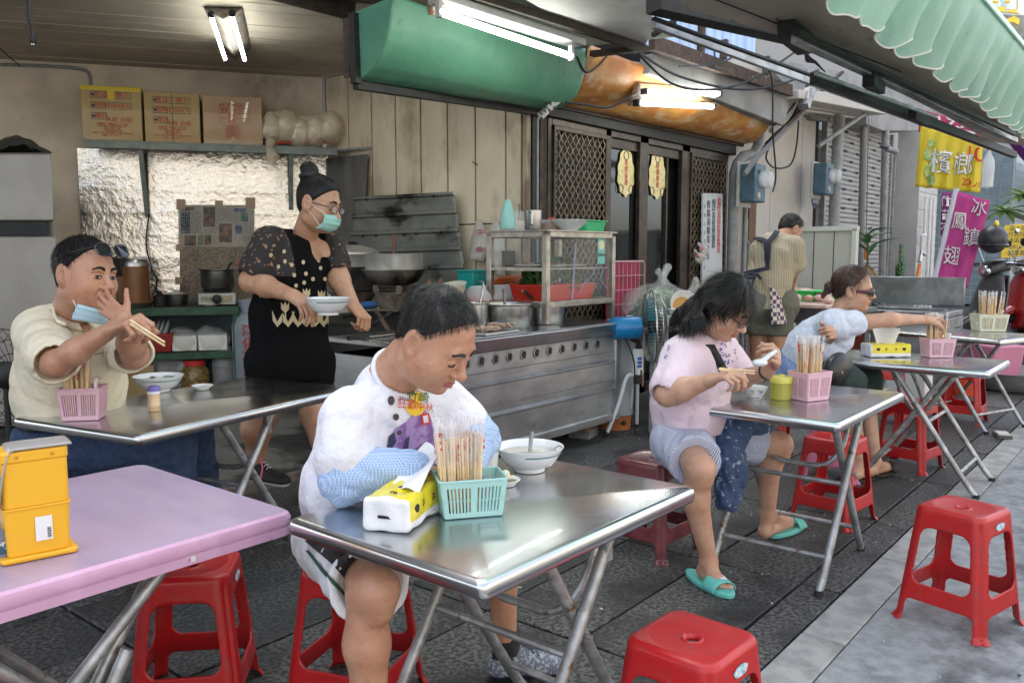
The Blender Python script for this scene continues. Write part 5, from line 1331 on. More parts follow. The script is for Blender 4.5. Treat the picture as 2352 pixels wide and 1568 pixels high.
# ---- stove range in the kitchen
rg = thing('stove_range','greasy dark stove range carrying the big steamers','stove')
obj('range_body',MB().box((4.82,5.3,.48),(1.06,1.4,.72)),M('greasy_steel',(.02,.019,.017),.5,.4,col2=(.045,.042,.035),scale=6,col3=(.04,.08,.05),scale3=9,lo3=.6,hi3=.7),rg,bevel=.01)
obj('front_rail',MB().box((4.8,4.58,.8),(1.0,.03,.06)),M('brown_stained_rail',(.12,.07,.04),.5),rg)
obj('range_top',MB().box((4.82,5.3,.85),(1.1,1.46,.02)),m_black,rg)
def steamer(xc,d,ybot,rt_,hb,hs,label,lid,wok=True,dark=True):
 p = gd(xc,ybot,d); t = thing('steamer',label,'steamer',p)
 if wok:
  obj('wok',MB().lathe([(0,0),(rt_*.45,.0),(rt_*.8,hb*.25),(rt_*1.0,hb*.7),(rt_*1.04,hb),(rt_*1.14,hb + .006),(rt_*1.14,hb + .012),(rt_*1.0,hb + .012)],40),M('burnt_wok',(.4,.37,.31),.4,.9,col2=(.05,.035,.02),scale=3,lo=.42,hi=.58),t)
 else:
  obj('wok',MB().lathe([(0,0),(rt_*.9,0),(rt_*1.0,hb*.4),(rt_*1.04,hb),(rt_*1.08,hb + .01)],40),m_potd,t)
 obj('steel_ring',MB().lathe([(rt_*.98,hb + .01),(rt_,hb + .02),(rt_,hb + hs),(rt_*1.015,hb + hs + .004),(rt_*.97,hb + hs),(rt_*.97,hb + .05),(0,hb + .05)],44),m_pot,t)
 if lid:
  obj('lid',MB().lathe([(rt_*1.05,hb + hs + .004),(rt_*1.05,hb + hs + .022),(rt_*.9,hb + hs + .05),(rt_*.3,hb + hs + .085),(0,hb + hs + .09)],40),m_pot,t)
  obj('lid_knob',MB().tube([(-.035,0,hb + hs + .1),(.035,0,hb + hs + .1)],.016,8),m_black,t); obj('knob_stem',MB().tube([(0,0,hb + hs + .085),(0,0,hb + hs + .1)],.01,6),m_black,t)
 return t
px2m = lambda px,d: px*K*d/FPX
d_ = 6.5
t = steamer(906,d_,655,px2m(66,d_),px2m(34,d_),px2m(38,d_),'large steamer ring standing in a soot stained wok on the stove',False)
obj('wooden_handle',MB().tube([(.0,.0,px2m(50,d_)),(0.0,0,px2m(115,d_))],[.012,.018],8),M('dark_wood_handle',(.14,.06,.03),.5),t)
p = gd(906,708,d_); bt_ = thing('cast_burner','rusty cast iron burner stand under the large steamer','burner',p)
m_cast = M('rusty_cast_iron',(.2,.16,.13),.8,col2=(.1,.07,.05),scale=9,bump=.003,bscale=40)
obj('burner',MB().lathe([(0,0),(px2m(34,d_),0),(px2m(44,d_),px2m(35,d_)),(px2m(48,d_),px2m(40,d_)),(px2m(38,d_),px2m(38,d_))],24),m_cast,bt_)
for a in (0,2.1,4.2): obj('prong',MB().box((px2m(42,d_)*math.cos(a),px2m(42,d_)*math.sin(a),px2m(44,d_)),(.05,.04,.07),rz=a),m_cast,bt_,bevel=.006)
d_ = 7.3; t = steamer(812,d_,665,px2m(58,d_),px2m(50,d_),px2m(30,d_),'steamer with a domed aluminium lid beside the woman in black',True,wok=False)
p = gd(812,700,d_); bt_ = thing('cast_burner','dark cast iron burner stand under the lidded steamer','burner',p)
obj('burner',MB().lathe([(0,0),(.13,0),(.2,.1),(.22,.12),(.18,.12)],24),m_cast,bt_)
p = gd(1000,690,6.2); t = thing('strainer','perforated aluminium strainer with a wooden handle behind the man','strainer',p)
obj('strainer',MB().lathe([(0,0),(.08,.01),(.15,.06),(.155,.062),(.08,.02),(0,.01)],28,mtx=Matrix.Rotation(-.5,4,'X') @ Matrix.Rotation(.2,4,'Y')),m_pot,t)
mb = MB()
for i in range(5):
 for j in range(9): mb.ball(Matrix.Rotation(-.5,4,'X') @ Matrix.Rotation(.2,4,'Y') @ Vector(((.07 + .016*i)*math.cos(.7*j),(.07 + .016*i)*math.sin(.7*j),.012 + .012*i)),.005,5,3)
obj('perforation',mb,m_ink,t)['kind'] = 'stuff'
m_wh = M('dark_wood_handle')
for x0,y0,x1,y1,lab in ((985,668,985,642,'dark ladle handle standing upright behind the man'),(1004,672,1013,640,'brown wooden ladle handle leaning right behind the man')):
 o = obj('ladle_handle',MB().tube([gd(x0,y0,6.1),gd(x1,y1,6.1)],.018,8),m_wh); tag(o,lab,'ladle')
t = thing('cream_container','cream plastic container with a clip beside the strainer','container',gd(1040,676,6.0)); obj('container',MB().lathe([(0,0),(.08,0),(.11,.07),(.115,.072),(.1,.068),(0,.05)],24,mtx=Matrix.Rotation(-.25,4,'Y')),M('cream_plastic',(.6,.56,.47),.4),t)
o = obj('gas_hose',MB().tube(catmull([gd(790,725,5.9),gd(825,722,5.8),(gd(840,745,5.7)),gd(865,740,5.8),gd(900,715,5.9)]),.014,8),m_cable); tag(o,'black gas hose curling in front of the stove','hose')
o = obj('spatula',MB().bar(gd(862,712,5.5),gd(875,730,5.4),.02,.02).bar(gd(875,730,5.4),gd(893,760,5.3),.03,.008),m_rust); tag(o,'metal spatula with brown handle leaning by the stove','spatula')
t = thing('stove_knife','cleaver with black handle lying on the counter end','cleaver'); a = gz(820,777,.885); obj('handle',MB().bar(gz(800,776,.9),gz(845,772,.9),.03,.025),m_black,t); obj('blade',MB().bar(gz(845,772,.893),gz(905,765,.893),.06,.004),m_steel,t)
o = obj('blue_cloth',MB().ball(gd(845,700,6.2),(.09,.06,.03),12,8),M('blue_cloth',(.02,.08,.22),.9)); tag(o,'crumpled blue cloth beside the cast iron burner','cloth')
# ---- corrugated splash sheet on the side wall
m_corr = M('greasy_corrugated_sheet',(.24,.245,.22),.5,.35,col2=(.16,.165,.15),scale=3,col3=(.02,.016,.01),scale3=1.7,lo3=.56,hi3=.66,stretch=(1,1,2.2))
TLc,TRc,BRc,BLc = gx(818,452,5.37),gx(1048,440,5.37),gx(1082,700,5.37),gx(800,700,5.37)
def corr(u,v):
 p = (TLc*(1 - u) + TRc*u)*(1 - v) + (BLc*(1 - u) + BRc*u)*v
 ph = (v*6.2) % 1; d = .022 if ph < .16 else (.022*(1 - (ph - .16)/.06) if ph < .22 else (.022*(ph - .94)/.06 if ph > .94 else 0))
 return p + Vector((-.02 - d,0,0))
cg = obj('corrugated_sheet',MB().grid(corr,30,130),m_corr,ang=30,thick=.002); tag(cg,'sooty corrugated metal splash sheet behind the steamers','sheet')
mb = MB()
for u,v in ((.12,.36),(.25,.36),(.52,.355),(.63,.355),(.86,.35),(.15,.03),(.82,.03),(.74,.66)): mb.ball(corr(u,v) + Vector((-.006,0,0)),.014,8,5)
obj('bolt',mb,m_ink,cg)['kind'] = 'stuff'
m_pbag = M('white_carrier_bag',(.68,.64,.58),.35,transl=.3,bump=.006,bscale=18)
def hbag(pxs,Xp,label,seed):
 outl = [gx(x,y,Xp) for x,y in pxs]; n_ = len(outl) // 2
 L_,R_2 = outl[:n_],outl[n_:][::-1]
 def f(u,v):
  k_ = v*(n_ - 1); i = min(int(k_),n_ - 2); fr_ = k_ - i
  a = L_[i]*(1 - fr_) + L_[i + 1]*fr_; b = R_2[i]*(1 - fr_) + R_2[i + 1]*fr_
  return a*(1 - u) + b*u + Vector((-(.05*math.sin(PI*u)*min(1,v*2) + .02*mnoise.noise(Vector((u*4,v*5,seed)))) - .01,0,0))
 o = obj('carrier_bag',MB().grid(f,14,20),m_pbag,thick=.002); tag(o,label,'bag','white carrier bags hanging on the wall'); return o
hb = hbag([(1096,503),(1090,530),(1082,565),(1079,590),(1113,602),(1122,575),(1122,540),(1107,503)],5.38,'white carrier bag with red fish print hanging on the panel wall',1)
hbag([(1134,503),(1130,540),(1122,575),(1118,605),(1162,640),(1165,590),(1160,545),(1144,503)],5.36,'plain white carrier bag hanging right of the printed one',4)
mb = MB()
for (x,y) in ((1102,531),(1102,572)):
 for a_,b_,q in ((8,5,0),(4,2.5,0)): mb.tube([gx(x + a_*math.cos(2*PI*i/12),y + b_*math.sin(2*PI*i/12),5.315) for i in range(12)],.0025,4,closed=True)
 mb.tube([gx(x + 8,y,5.315),gx(x + 13,y - 5,5.315),gx(x + 13,y + 6,5.315),gx(x + 8,y,5.315)],.0025,4)
obj('fish_print',mb,m_rl,hb,flat=True)
o = obj('socket_box',MB().box((5.33,gx(1168,600,5.33).y,gx(1168,592,5.33).z),(.06,.1,.12)),m_rust,bevel=.006); tag(o,'old wall socket with plugs on the panel wall','socket')
o = obj('nail',MB().tube([gx(1085,371,5.42),gx(1097,378,5.38)],.005,6),m_ink); tag(o,'bent nail sticking out of the cream panel wall','nail')
# ---- gas cylinder at the right end of the counter
t = thing('gas_cylinder','grey gas cylinder with an orange foot at the right end of the counter','gas cylinder',(5.72,3.58,0))
m_cy2 = M('pale_grey_cylinder',(.36,.4,.44),.4,col2=(.3,.34,.38),scale=5)
obj('cylinder',MB().lathe([(.1,.1),(.15,.12),(.155,.16),(.155,.74),(.148,.8),(.12,.85),(.06,.88),(0,.88)],28),m_cy2,t)
obj('weld_seam',MB().lathe([(.157,.72),(.159,.725),(.157,.73)],28),m_cy2,t)
obj('orange_foot',MB().lathe([(.12,0),(.128,0),(.135,.1),(.15,.125),(.14,.13)],28),M('orange_paint',(.5,.16,.04),.6,col2=(.4,.13,.05),scale=12),t)
obj('foot_hole',MB().ball((-.05,-.118,.06),(.03,.02,.018),10,6),m_ink,t)
# ---- pink wire grid and magenta board
t = thing('wire_rack_panel','pink wire grid over a magenta board behind the gas cylinder','panel')
yg = 4.1
a,b = gy(1402,600,yg),gy(1474,885,yg)
m_mag = M('magenta_board',(.42,.02,.09),.5,col2=(.28,.012,.06),scale=8); m_pw = M('pink_wire',(.6,.36,.38),.4)
obj('board',MB().box(((a.x + b.x)/2,yg + .05,(a.z + .1)/2),(b.x - a.x - .02,.015,a.z - .12)),m_mag,t)
mb = MB()
for i in range(9): x = a.x + (b.x - a.x)*i/8; mb.tube([(x,yg,.15),(x,yg,a.z)],.0035,5)
for i in range(10): z = a.z - (a.z - .15)*i/9; mb.tube([(a.x,yg - .006,z),(b.x,yg - .006,z)],.0035,5)
obj('wire_grid',mb,m_pw,t); obj('frame',MB().tube([(a.x,yg - .01,a.z),(b.x - .03,yg - .01,a.z),(b.x,yg - .01,a.z - .04),(b.x,yg - .01,.12)],.009,6),m_pw,t)
# ---- pedestal fan
t = thing('pedestal_fan','pedestal fan with steel cage, turquoise blade and blue motor','fan',(0,0,0))
fc2 = gd(1499,750,6.4); ax = (gd(1440,752,6.41) - fc2).normalized()
zx = Vector((0,0,1)).cross(ax).normalized(); zy = ax.cross(zx)
fm = Matrix((( zx.x,zy.x,ax.x,fc2.x),(zx.y,zy.y,ax.y,fc2.y),(zx.z,zy.z,ax.z,fc2.z),(0,0,0,1)))
rc_ = px2m(83,6.4); mb = MB()
for i in range(64):
 a = 2*PI*i/64; ca,sa = math.cos(a),math.sin(a)
 mb.tube([fm @ Vector((.05*ca,.05*sa,-.1)),fm @ Vector((rc_*.6*ca,rc_*.6*sa,-.095)),fm @ Vector((rc_*.92*ca,rc_*.92*sa,-.05)),fm @ Vector((rc_*ca,rc_*sa,0)),fm @ Vector((rc_*.92*ca,rc_*.92*sa,.05)),fm @ Vector((rc_*.5*ca,rc_*.5*sa,.085))],.0018,4)
obj('cage',mb,m_steel,t,flat=True)
for z_,r_2,w_ in ((0,rc_,.007),(-.05,rc_*.92,.003),(-.095,rc_*.6,.003)): obj('cage_ring',MB().tube([fm @ Vector((r_2*math.cos(2*PI*i/48),r_2*math.sin(2*PI*i/48),z_)) for i in range(48)],w_,6,closed=True),m_steel,t)
m_blade = M('turquoise_blade',(.03,.28,.33),.3,alpha=.95)
for k_ in range(3):
 a0 = k_*2*PI/3 + 1.5
 obj('blade',MB().grid(lambda u,v: fm @ Vector(((.05 + (rc_*.84 - .05)*u)*math.cos(a0 + (v - .5)*1.5),(.05 + (rc_*.84 - .05)*u)*math.sin(a0 + (v - .5)*1.5),-.03 + .06*v)),8,10),m_blade,t)
obj('hub',MB().lathe([(0,-.06),(.05,-.05),(.05,.03)],20,mtx=fm),m_black,t)
m_bluem = M('blue_motor_paint',(.01,.22,.5),.35,col2=(.01,.17,.4),scale=8)
obj('motor',MB().lathe([(0,.08),(.075,.085),(.085,.11),(.088,.2),(.085,.3),(.06,.335),(0,.34)],24,mtx=fm),m_bluem,t)
obj('label',MB().bar(fm @ Vector((0,.09,.15)),fm @ Vector((0,.09,.2)),.05,.003,up=(0,0,1)),m_sgw,t)
bx = gd(1466,800,6.45); obj('neck',MB().tube([fm @ Vector((0,-.08,.16)),bx + Vector((0,0,.05)),bx],.022,10),m_black,t)
obj('control_box',MB().box(bx - Vector((0,0,.1)),(.07,.06,.2)),m_sgw,t,bevel=.008)
m_btn = M('blue_button',(.01,.12,.4),.4)
for i in range(3): obj('button',MB().box(bx + Vector((-.028,-.03,-.07 - .03*i)),(.03,.02,.022),rz=R_(-40)),m_btn,t,bevel=.002)
pb = bx - Vector((0,0,.22)); obj('leg_hub',MB().tube([pb + Vector((0,0,.06)),pb - Vector((0,0,.05))],.035,12),m_black,t)
m_wl = M('white_enamel_tube',(.62,.66,.68),.35)
for (x,y) in ((1442,975),(1480,898),(1402,900)):
 e_ = gz(x,y,.02) if y > 950 else Vector((pb.x + (.25 if x > 1460 else -.2),pb.y + .15,.02))
 obj('leg',MB().tube(catmull([pb,pb*.65 + Vector((e_.x,e_.y,pb.z + .02))*.35,Vector((pb.x*.35 + e_.x*.65,pb.y*.35 + e_.y*.65,pb.z*.5)),e_],5),.014,8),m_wl,t); obj('foot_cap',MB().ball(e_,.022,8,6),m_black,t)
o = obj('fan_cable',MB().tube(catmull([fm @ Vector((0,.09,.2)),fm @ Vector((.06,.02,.25)),bx + Vector((-.06,0,-.1)),bx + Vector((-.05,0,-.5)),Vector((bx.x - .1,bx.y - .1,.03)),Vector((bx.x + .4,bx.y - .3,.02))]),.006,5),m_cable); tag(o,'black cable hanging beside the fan motor','cable')
# ---- small table with dishes, vegetables, bags by the doorway
t = thing('side_table','small grey table with dirty dishes beside the fan','table',(6.35,3.55,0)); obj('top',MB().box((0,0,.80),(1.3,.7,.03)),m_cable_grey,t,bevel=.006)
for sx_ in (-1,1):
 for sy_ in (-1,1): obj('leg',MB().box((sx_*.6,sy_*.3,.39),(.04,.04,.78)),m_grey_pipe,t)
zt2 = .816
c = gd(1512,690,6.9); c.z = zt2 + .17
t = thing('vegetable_bag','knotted clear plastic bag full of green leaf vegetables beside the fan','bag',c)
sd_ = SDF((-.45,-.4,-.2),(.45,.4,.34),.014); sd_.ell((0,0,0),(.36,.28,.17),k=.05); sd_.cap((.03,0,.12),(.05,0,.22),.07,.03,.06); sd_.cap((.05,0,.2),(.14,0,.3),.02,.035,.02); sd_.cap((.05,0,.2),(-.02,0,.26),.02,.03,.02)
X,Y,Z = sd_.coords(); sd_.F += .012*wob(X,Y,Z,24,3); P,F = sd_.mesh(); np_mesh('bag_film',P,F,m_clear,t)
lv = leaf_pile('leaves',(0,0,-.13),.26,.2,.22,520,M('veg_leaf',(.09,.19,.04),.5,col2=(.25,.36,.12),scale=9),6,t,.07); lv['kind'] = 'stuff'
def bowl(c,r,label,h=None,grp=None,mat=None,tilt=None,stripe=None,food=None,foodmat=None,name='bowl',cat='bowl',n=36):
 h = h or r*.62; t = thing(name,label,cat,c,0,grp)
 if tilt is not None: t.rotation_euler = tilt
 obj('bowl_body',MB().lathe([(0,.004),(r*.42,.004),(r*.42,0),(r*.45,0),(r*.46,.012),(r*.7,h*.3),(r*.9,h*.72),(r*.97,h*.94),(r,h*.985),(r*.995,h),(r*.96,h*.975),(r*.88,h*.75),(r*.66,h*.34),(r*.4,.02),(0,.016)],n),mat or m_white,t)
 if stripe: obj('painted_band',MB().lathe([(r*.905 + .0008,h*.735),(r*.93 + .0008,h*.80)],n,a0=stripe[1],a1=stripe[2]),stripe[0],t,flat=True)
 if food: obj('soup',MB().lathe([(0,h*food),(r*(.66 + (.22)*min(1,max(0,(food - .34)/.41))),h*food)],n),foodmat,t,flat=True)
 return t
m_sauce = M('brown_sauce',(.16,.05,.015),.15); m_broth = M('cloudy_broth',(.5,.47,.42),.12,col2=(.4,.36,.3),scale=12); m_band = M('grey_green_band',(.12,.25,.26),.3)
cB = lambda x,y,d,z=None: (lambda p: Vector((p.x,p.y,z if z is not None else p.z)))(gd(x,y,d))
gr = 'dirty bowls piled on the side table'
bowl(cB(1568,726,6.5,zt2 + .0),.16,'white bowl with red flower pattern at the bottom of the dirty pile',grp=gr)
bowl(cB(1562,718,6.45,zt2 + .1),.1,'small white bowl with brown sauce on the dirty pile',grp=gr,food=.7,foodmat=m_sauce,h=.06)
o = bowl(cB(1565,700,6.6,zt2 + .15),.13,'white bowl with brown stains lying on its side on the dirty pile',grp=gr,food=.4,foodmat=M('brown_stain',(.5,.25,.05),.4)); o.rotation_euler = (R_(70),0,R_(-35))
o = bowl(cB(1590,712,6.55,zt2 + .1),.1,'greenish bowl standing on edge at the right of the pile',grp=gr,mat=M('olive_glaze',(.25,.25,.16),.3)); o.rotation_euler = (R_(75),0,R_(60))
bowl(cB(1610,712,6.7,zt2 + .06),.16,'wide white bowl with a flower sprig at the back right of the pile',grp=gr)
bowl(cB(1538,722,6.7,zt2),.12,'stacked white bowl at the left of the dirty pile',grp=gr)
o = pot(cB(1560,672,7.4,zt2 + .06),None,0,.26,.1,'wide steel basin behind the vegetable bag',mat=m_steel,name='steel_basin')
t = thing('clear_bag','crumpled clear plastic bag standing behind the dirty bowls','bag',cB(1600,680,6.9,zt2 + .16))
sd_ = SDF((-.18,-.15,-.16),(.18,.15,.28),.014); sd_.cap((0,0,-.05),(-.02,0,.2),.14,.03,.04); X,Y,Z = sd_.coords(); sd_.F += .02*wob(X,Y,Z,28,5); P,F = sd_.mesh(); np_mesh('bag_film',P,F,m_clear,t)
o = obj('dark_cloth',MB().ball(cB(1632,695,6.8),(.1,.08,.06),14,8),M('navy_cloth',(.015,.03,.08),.9)); tag(o,'crumpled navy cloth behind the woman in pink','cloth')
q = [gy(1615,443,4.2),gy(1660,444,4.2),gy(1658,690,4.2),gy(1612,690,4.2)]
mb_ = obj('menu_board',MB().extrude(q,(0,.02,0)),M('white_board',(.6,.62,.63),.4),flat=True); tag(mb_,'tall white menu board with handwritten red and black characters','menu board')
rr = random.Random(2)
for col_,(x,txts,mt_) in enumerate(((1652,'蛤仔湯肉鬆香腸肉',m_rl),(1640,'蚵仔煎蛤蜊麵線',m_bp),(1628,'香腸湯雞蛋20',m_bp),(1619,'20152015',m_bp))):
 for i,c_ in enumerate(txts):
  p = gy(x - i*.2,462 + i*(16 if col_ < 2 else 20) + col_*4,4.194); text_on('character',c_,p,(1,0,0),(0,0,1),.09 if col_ < 3 else .06,m_rl if (col_ == 0 and i > 3) else mt_,mb_)
for x,y,lab in ((1602,575,'upper little bag with pink knot hanging on the menu board'),(1601,592,'lower little bag with pink knot hanging on the mesh')):
 c = gy(x + (12 if y < 580 else 4),y,4.12); t = thing('little_bag',lab,'bag',c,0,'little plastic bags hanging on the mesh')
 sd_ = SDF((-.16,-.08,-.14),(.16,.08,.14),.01); sd_.ell((.03,0,0),(.09,.03,.06),k=.03); sd_.cap((-.05,0,.03),(-.1,0,.08),.02,.01,.03); X,Y,Z = sd_.coords(); sd_.F += .012*wob(X,Y,Z,50,x); P,F = sd_.mesh(); np_mesh('bag_film',P,F,m_pbag,t)
 obj('pink_knot',MB().ball((-.05,-.02,.03),(.03,.02,.03),8,6),M('pink_film',(.7,.3,.35),.4),t)
# = TABLES, STOOLS AND TABLEWARE
m_top = M('table_steel',(.60,.61,.625),.17,1.0,col2=(.52,.53,.545),scale=2.5,col3=(.48,.48,.49),scale3=9,lo3=.6,hi3=.8,bump=.0004,bscale=5,rough2=.27,coat=.2)
m_leg = M('galvanised_tube',(.42,.43,.43),.42,.6,col2=(.26,.26,.255),scale=14,col3=(.16,.085,.045),scale3=16,lo3=.6,hi3=.68,bump=.0006,bscale=60)
m_cap = M('black_rubber',(.02,.02,.02),.7)
m_rivet = M('dull_rivet',(.3,.29,.27),.5,.7)
def make_table(label,cx,cy,L,W,rz=0.0,shift=0.0,z=.75,top=m_top,grp='folding steel tables',z0=0.0):
 """top L (local x) by W (local y); legs cross in the x-z plane"""
 t = thing('folding_table',label,'table',(cx,cy,z0),rz,grp)
 pl_ = roundrect(L,W,.022,4)
 mb = MB(); n_ = len(pl_); th = .042
 lay = []
 for k_,(ins,zz) in enumerate(((.010,z - th),(.003,z - th + .003),(0,z - th + .010),(0,z - .014),(.003,z - .006),(.009,z - .0015),(.016,z))):
  lay.append([(x*(1 - 2*ins/L),y*(1 - 2*ins/W),zz) for x,y in pl_])
 vs = [v for l_ in lay for v in l_]; fs = []
 for k_ in range(len(lay) - 1):
  for i in range(n_): fs.append((k_*n_ + i,k_*n_ + (i + 1) % n_,(k_ + 1)*n_ + (i + 1) % n_,(k_ + 1)*n_ + i))
 fs.append(tuple(range(n_ - 1,-1,-1))); fs.append(tuple((len(lay) - 1)*n_ + i for i in range(n_)))
 mb.add(vs,fs); obj('tabletop',mb,top,t,ang=50)
 r = .0165; ys = W/2 - .09; zt_ = z - th
 for s_ in (-1,1):
  y = s_*ys
  a = [(shift + .14,y,zt_ - .005),(shift - .24,y,.13),(shift - .33,y,.012)]
  b = [(shift - .14,y - s_*.03,zt_ - .005),(shift + .24,y - s_*.03,.13),(shift + .33,y - s_*.03,.012)]
  for q in (a,b):
   pts = [Vector(q[0]),Vector(q[0])*.5 + Vector(q[1])*.5] + catmull([q[0],q[1],q[2]],5)[4:]
   obj('leg',MB().tube(pts,r,10),m_leg,t); obj('foot_cap',MB().tube([Vector(q[2]) + Vector((0,0,.012)),Vector(q[2]) - Vector((0,0,.010))],r + .003,10),m_cap,t)
  obj('rivet',MB().tube([(shift,y - .03,zt_*.66 - .02),(shift,y + .03,zt_*.66 - .02)],.007,8),m_rivet,t)
  obj('bracket',MB().box((shift,y,zt_ - .008),(.42,.03,.016)),m_leg,t)
  obj('hinge_plate',MB().box((shift + .1,y + s_*.012,zt_ - .055),(.03,.004,.08)),m_leg,t)
 for sx_,yy in ((-1,ys),(1,ys - .03)):
  obj('cross_bar',MB().tube([(shift + sx_*.24,-yy,.135),(shift + sx_*.24,yy,.135)],.011,8),m_leg,t)
 obj('u_bar',MB().tube(catmull([(shift + .17,-ys + .06,zt_ - .01),(shift + .1,-ys + .06,zt_ - .16),(shift + .06,-ys + .12,zt_ - .25),(shift + .06,0,zt_ - .265),(shift + .06,ys - .12,zt_ - .25),(shift + .1,ys - .06,zt_ - .16),(shift + .17,ys - .06,zt_ - .01)],5),.012,8),m_leg,t)
 obj('upper_bar',MB().tube([(shift - .05,-ys,zt_ - .3),(shift - .05,ys,zt_ - .3)],.011,8),m_leg,t)
 return t
make_table('stainless steel folding table in the foreground where the man in white eats',1.665,1.378,.905,.655,R_(-.5),.02)
make_table('stainless steel folding table of the woman in pink with a yellow jar on it',3.74,1.36,.94,.66,0,-.03)
make_table('stainless steel folding table with a yellow tissue pack, reached over by the woman with sunglasses',5.57,1.33,.96,.66,PI/2,-.1)
make_table('stainless steel folding table farthest along the street with one cream basket',7.72,1.52,1.15,.72,R_(70),-.12)
make_table('stainless steel folding table in front of the man in the cream shirt',2.0,3.40,1.27,.74,R_(11.5),0,z=.75)
m_pkt = M('pink_tabletop',(.43,.33,.44),.28,col2=(.36,.27,.37),scale=5,col3=(.5,.18,.28),scale3=1.4,lo3=.6,hi3=.8,coat=.15,rough2=.42,stretch=(1,.35,1))
m_pke = M('pink_edge',(.58,.35,.50),.35,col2=(.52,.30,.44),scale=14,col3=(.35,.15,.25),scale3=25,lo3=.66,hi3=.72)
px0,px1,py0,py1,pz = .12,1.325,1.825,2.63,.72
t = thing('pink_table','pink plastic topped folding table with a yellow chopstick dispenser','table',((px0 + px1)/2,(py0 + py1)/2,0),R_(0))
L,W = px1 - px0,py1 - py0; pl_ = roundrect(L,W,.035,5); n_ = len(pl_)
lay = [(.0,pz - .062),(.0,pz - .04),(.004,pz - .038),(.004,pz - .034),(-.002,pz - .032),(-.004,pz - .016),(0,pz - .006),(.008,pz)]
vs,fs = [],[]
for ins,zz in lay: vs += [(x*(1 - 2*ins/L),y*(1 - 2*ins/W),zz) for x,y in pl_]
for k_ in range(len(lay) - 1):
 for i in range(n_): fs.append((k_*n_ + i,k_*n_ + (i + 1) % n_,(k_ + 1)*n_ + (i + 1) % n_,(k_ + 1)*n_ + i))
fs.append(tuple(range(n_ - 1,-1,-1))); obj('table_rim',MB().add(vs,fs),m_pke,t,ang=30)
ins = .008; obj('tabletop',MB().add([(x*(1 - 2*ins/L),y*(1 - 2*ins/W),pz) for x,y in pl_],[tuple(range(n_))]),m_pkt,t,flat=True)
a = gy(443,1257,py0 - .003); obj('sticker',MB().box((a.x - (px0 + px1)/2,-W/2 - .002,pz - .048),(.012,.003,.014)),m_whitepaint,t)
ys = W/2 - .08
for s_ in (-1,1):
 y = s_*ys
 for q in ([(.30,y,pz - .06),(-.20,y,.2),(-.38,y,.012)],[(-.22,y - s_*.035,pz - .06),(.2,y - s_*.035,.2),(.34,y - s_*.035,.012)]):
  obj('leg',MB().tube([Vector(q[0])] + catmull(q,6)[5:],.0155,12),m_leg,t); obj('foot_cap',MB().tube([Vector(q[2]) + Vector((0,0,.02)),Vector(q[2]) - Vector((0,0,.01))],.019,10),m_cap,t)
obj('u_bar',MB().tube(catmull([(.28,-ys + .03,pz - .06),(.16,-ys + .03,pz - .25),(.08,-ys + .05,pz - .36),(.03,0,pz - .4),(.08,ys - .05,pz - .36),(.28,ys - .03,pz - .06)],6),.015,10),m_leg,t)
obj('cross_bar',MB().tube([(-.2,-ys,.2),(-.2,ys,.2)],.012,8),m_leg,t)
obj('brace_tube',MB().tube([(.17,-ys - .02,pz - .24),(.02,-ys - .02,.2),(-.1,-ys - .02,.02)],.0155,10),m_leg,t)
# ---- stools: one signed distance shell, split into seat, four legs and four rungs
def stool_mesh():
 H,res = .452,.0042
 s = SDF((-.195,-.195,-.008),(.195,.195,.462),res); X,Y,Z = s.coords()
 X = X + 0*Y + 0*Z; Y = Y + 0*X; Z = Z + 0*X
 tt = np.clip(Z/H,0,1)
 hw = .172 - .045*tt
 flare = .012*np.clip(1 - Z/.02,0,1); hw = hw + flare
 ax_,ay_ = np.abs(X),np.abs(Y)
 def rsq(h,r): qx,qy = np.maximum(ax_ - h + r,0),np.maximum(ay_ - h + r,0); return np.sqrt(qx*qx + qy*qy) + np.minimum(np.maximum(ax_ - h + r,ay_ - h + r),0) - r
 side = rsq(hw,.045) + .007*np.exp(-((ax_ - ay_)/.010) ** 2)*np.clip((.44 - Z)/.04,0,1)
 bul = .008*np.cos(np.clip(X,-.14,.14)/.14*PI/2)*np.cos(np.clip(Y,-.14,.14)/.14*PI/2)
 zc = Z - (H - .006 + 0*bul - .010*np.clip(1 - (X*X + Y*Y)/.0115,0,1))
 k = .02; h_ = np.maximum(k - np.abs(side - zc),0)/k; outer = np.maximum(side,zc) + h_*h_*k*.25
 inner = np.maximum(rsq(hw - .008,.04) + .005*np.exp(-((ax_ - ay_)/.012) ** 2),Z - (H - .028))
 d = np.maximum(outer,-inner)
 for A,B in ((X,Y),(Y,X)):
  w_ = .172 - .045*tt - .047
  aA = np.abs(A)
  qx,qz = aA - w_,np.abs(Z - .262) - .108
  r = .038; win = np.sqrt(np.maximum(qx + r,0) ** 2 + np.maximum(qz + r,0) ** 2) + np.minimum(np.maximum(qx + r,qz + r),0) - r
  qz2 = Z - .088; w2 = .172 - .045*tt - .040; qx2 = aA - w2; r2 = .022
  low = np.sqrt(np.maximum(qx2 + r2,0) ** 2 + np.maximum(qz2 + r2,0) ** 2) + np.minimum(np.maximum(qx2 + r2,qz2 + r2),0) - r2
  cut = np.minimum(win,low); cut = np.maximum(cut,.06 - np.abs(B))
  d = np.maximum(d,-cut)
 hole = np.sqrt(X*X + Y*Y) - .016; d = np.maximum(d,-hole)
 rim = np.sqrt((np.sqrt(X*X + Y*Y) - .024) ** 2 + (Z - (H - .014)) ** 2) - .0035; d = np.minimum(d,rim)
 d = np.maximum(d,-Z)
 s.F = d.astype(np.float32); return s.mesh()
SP,SF = stool_mesh()
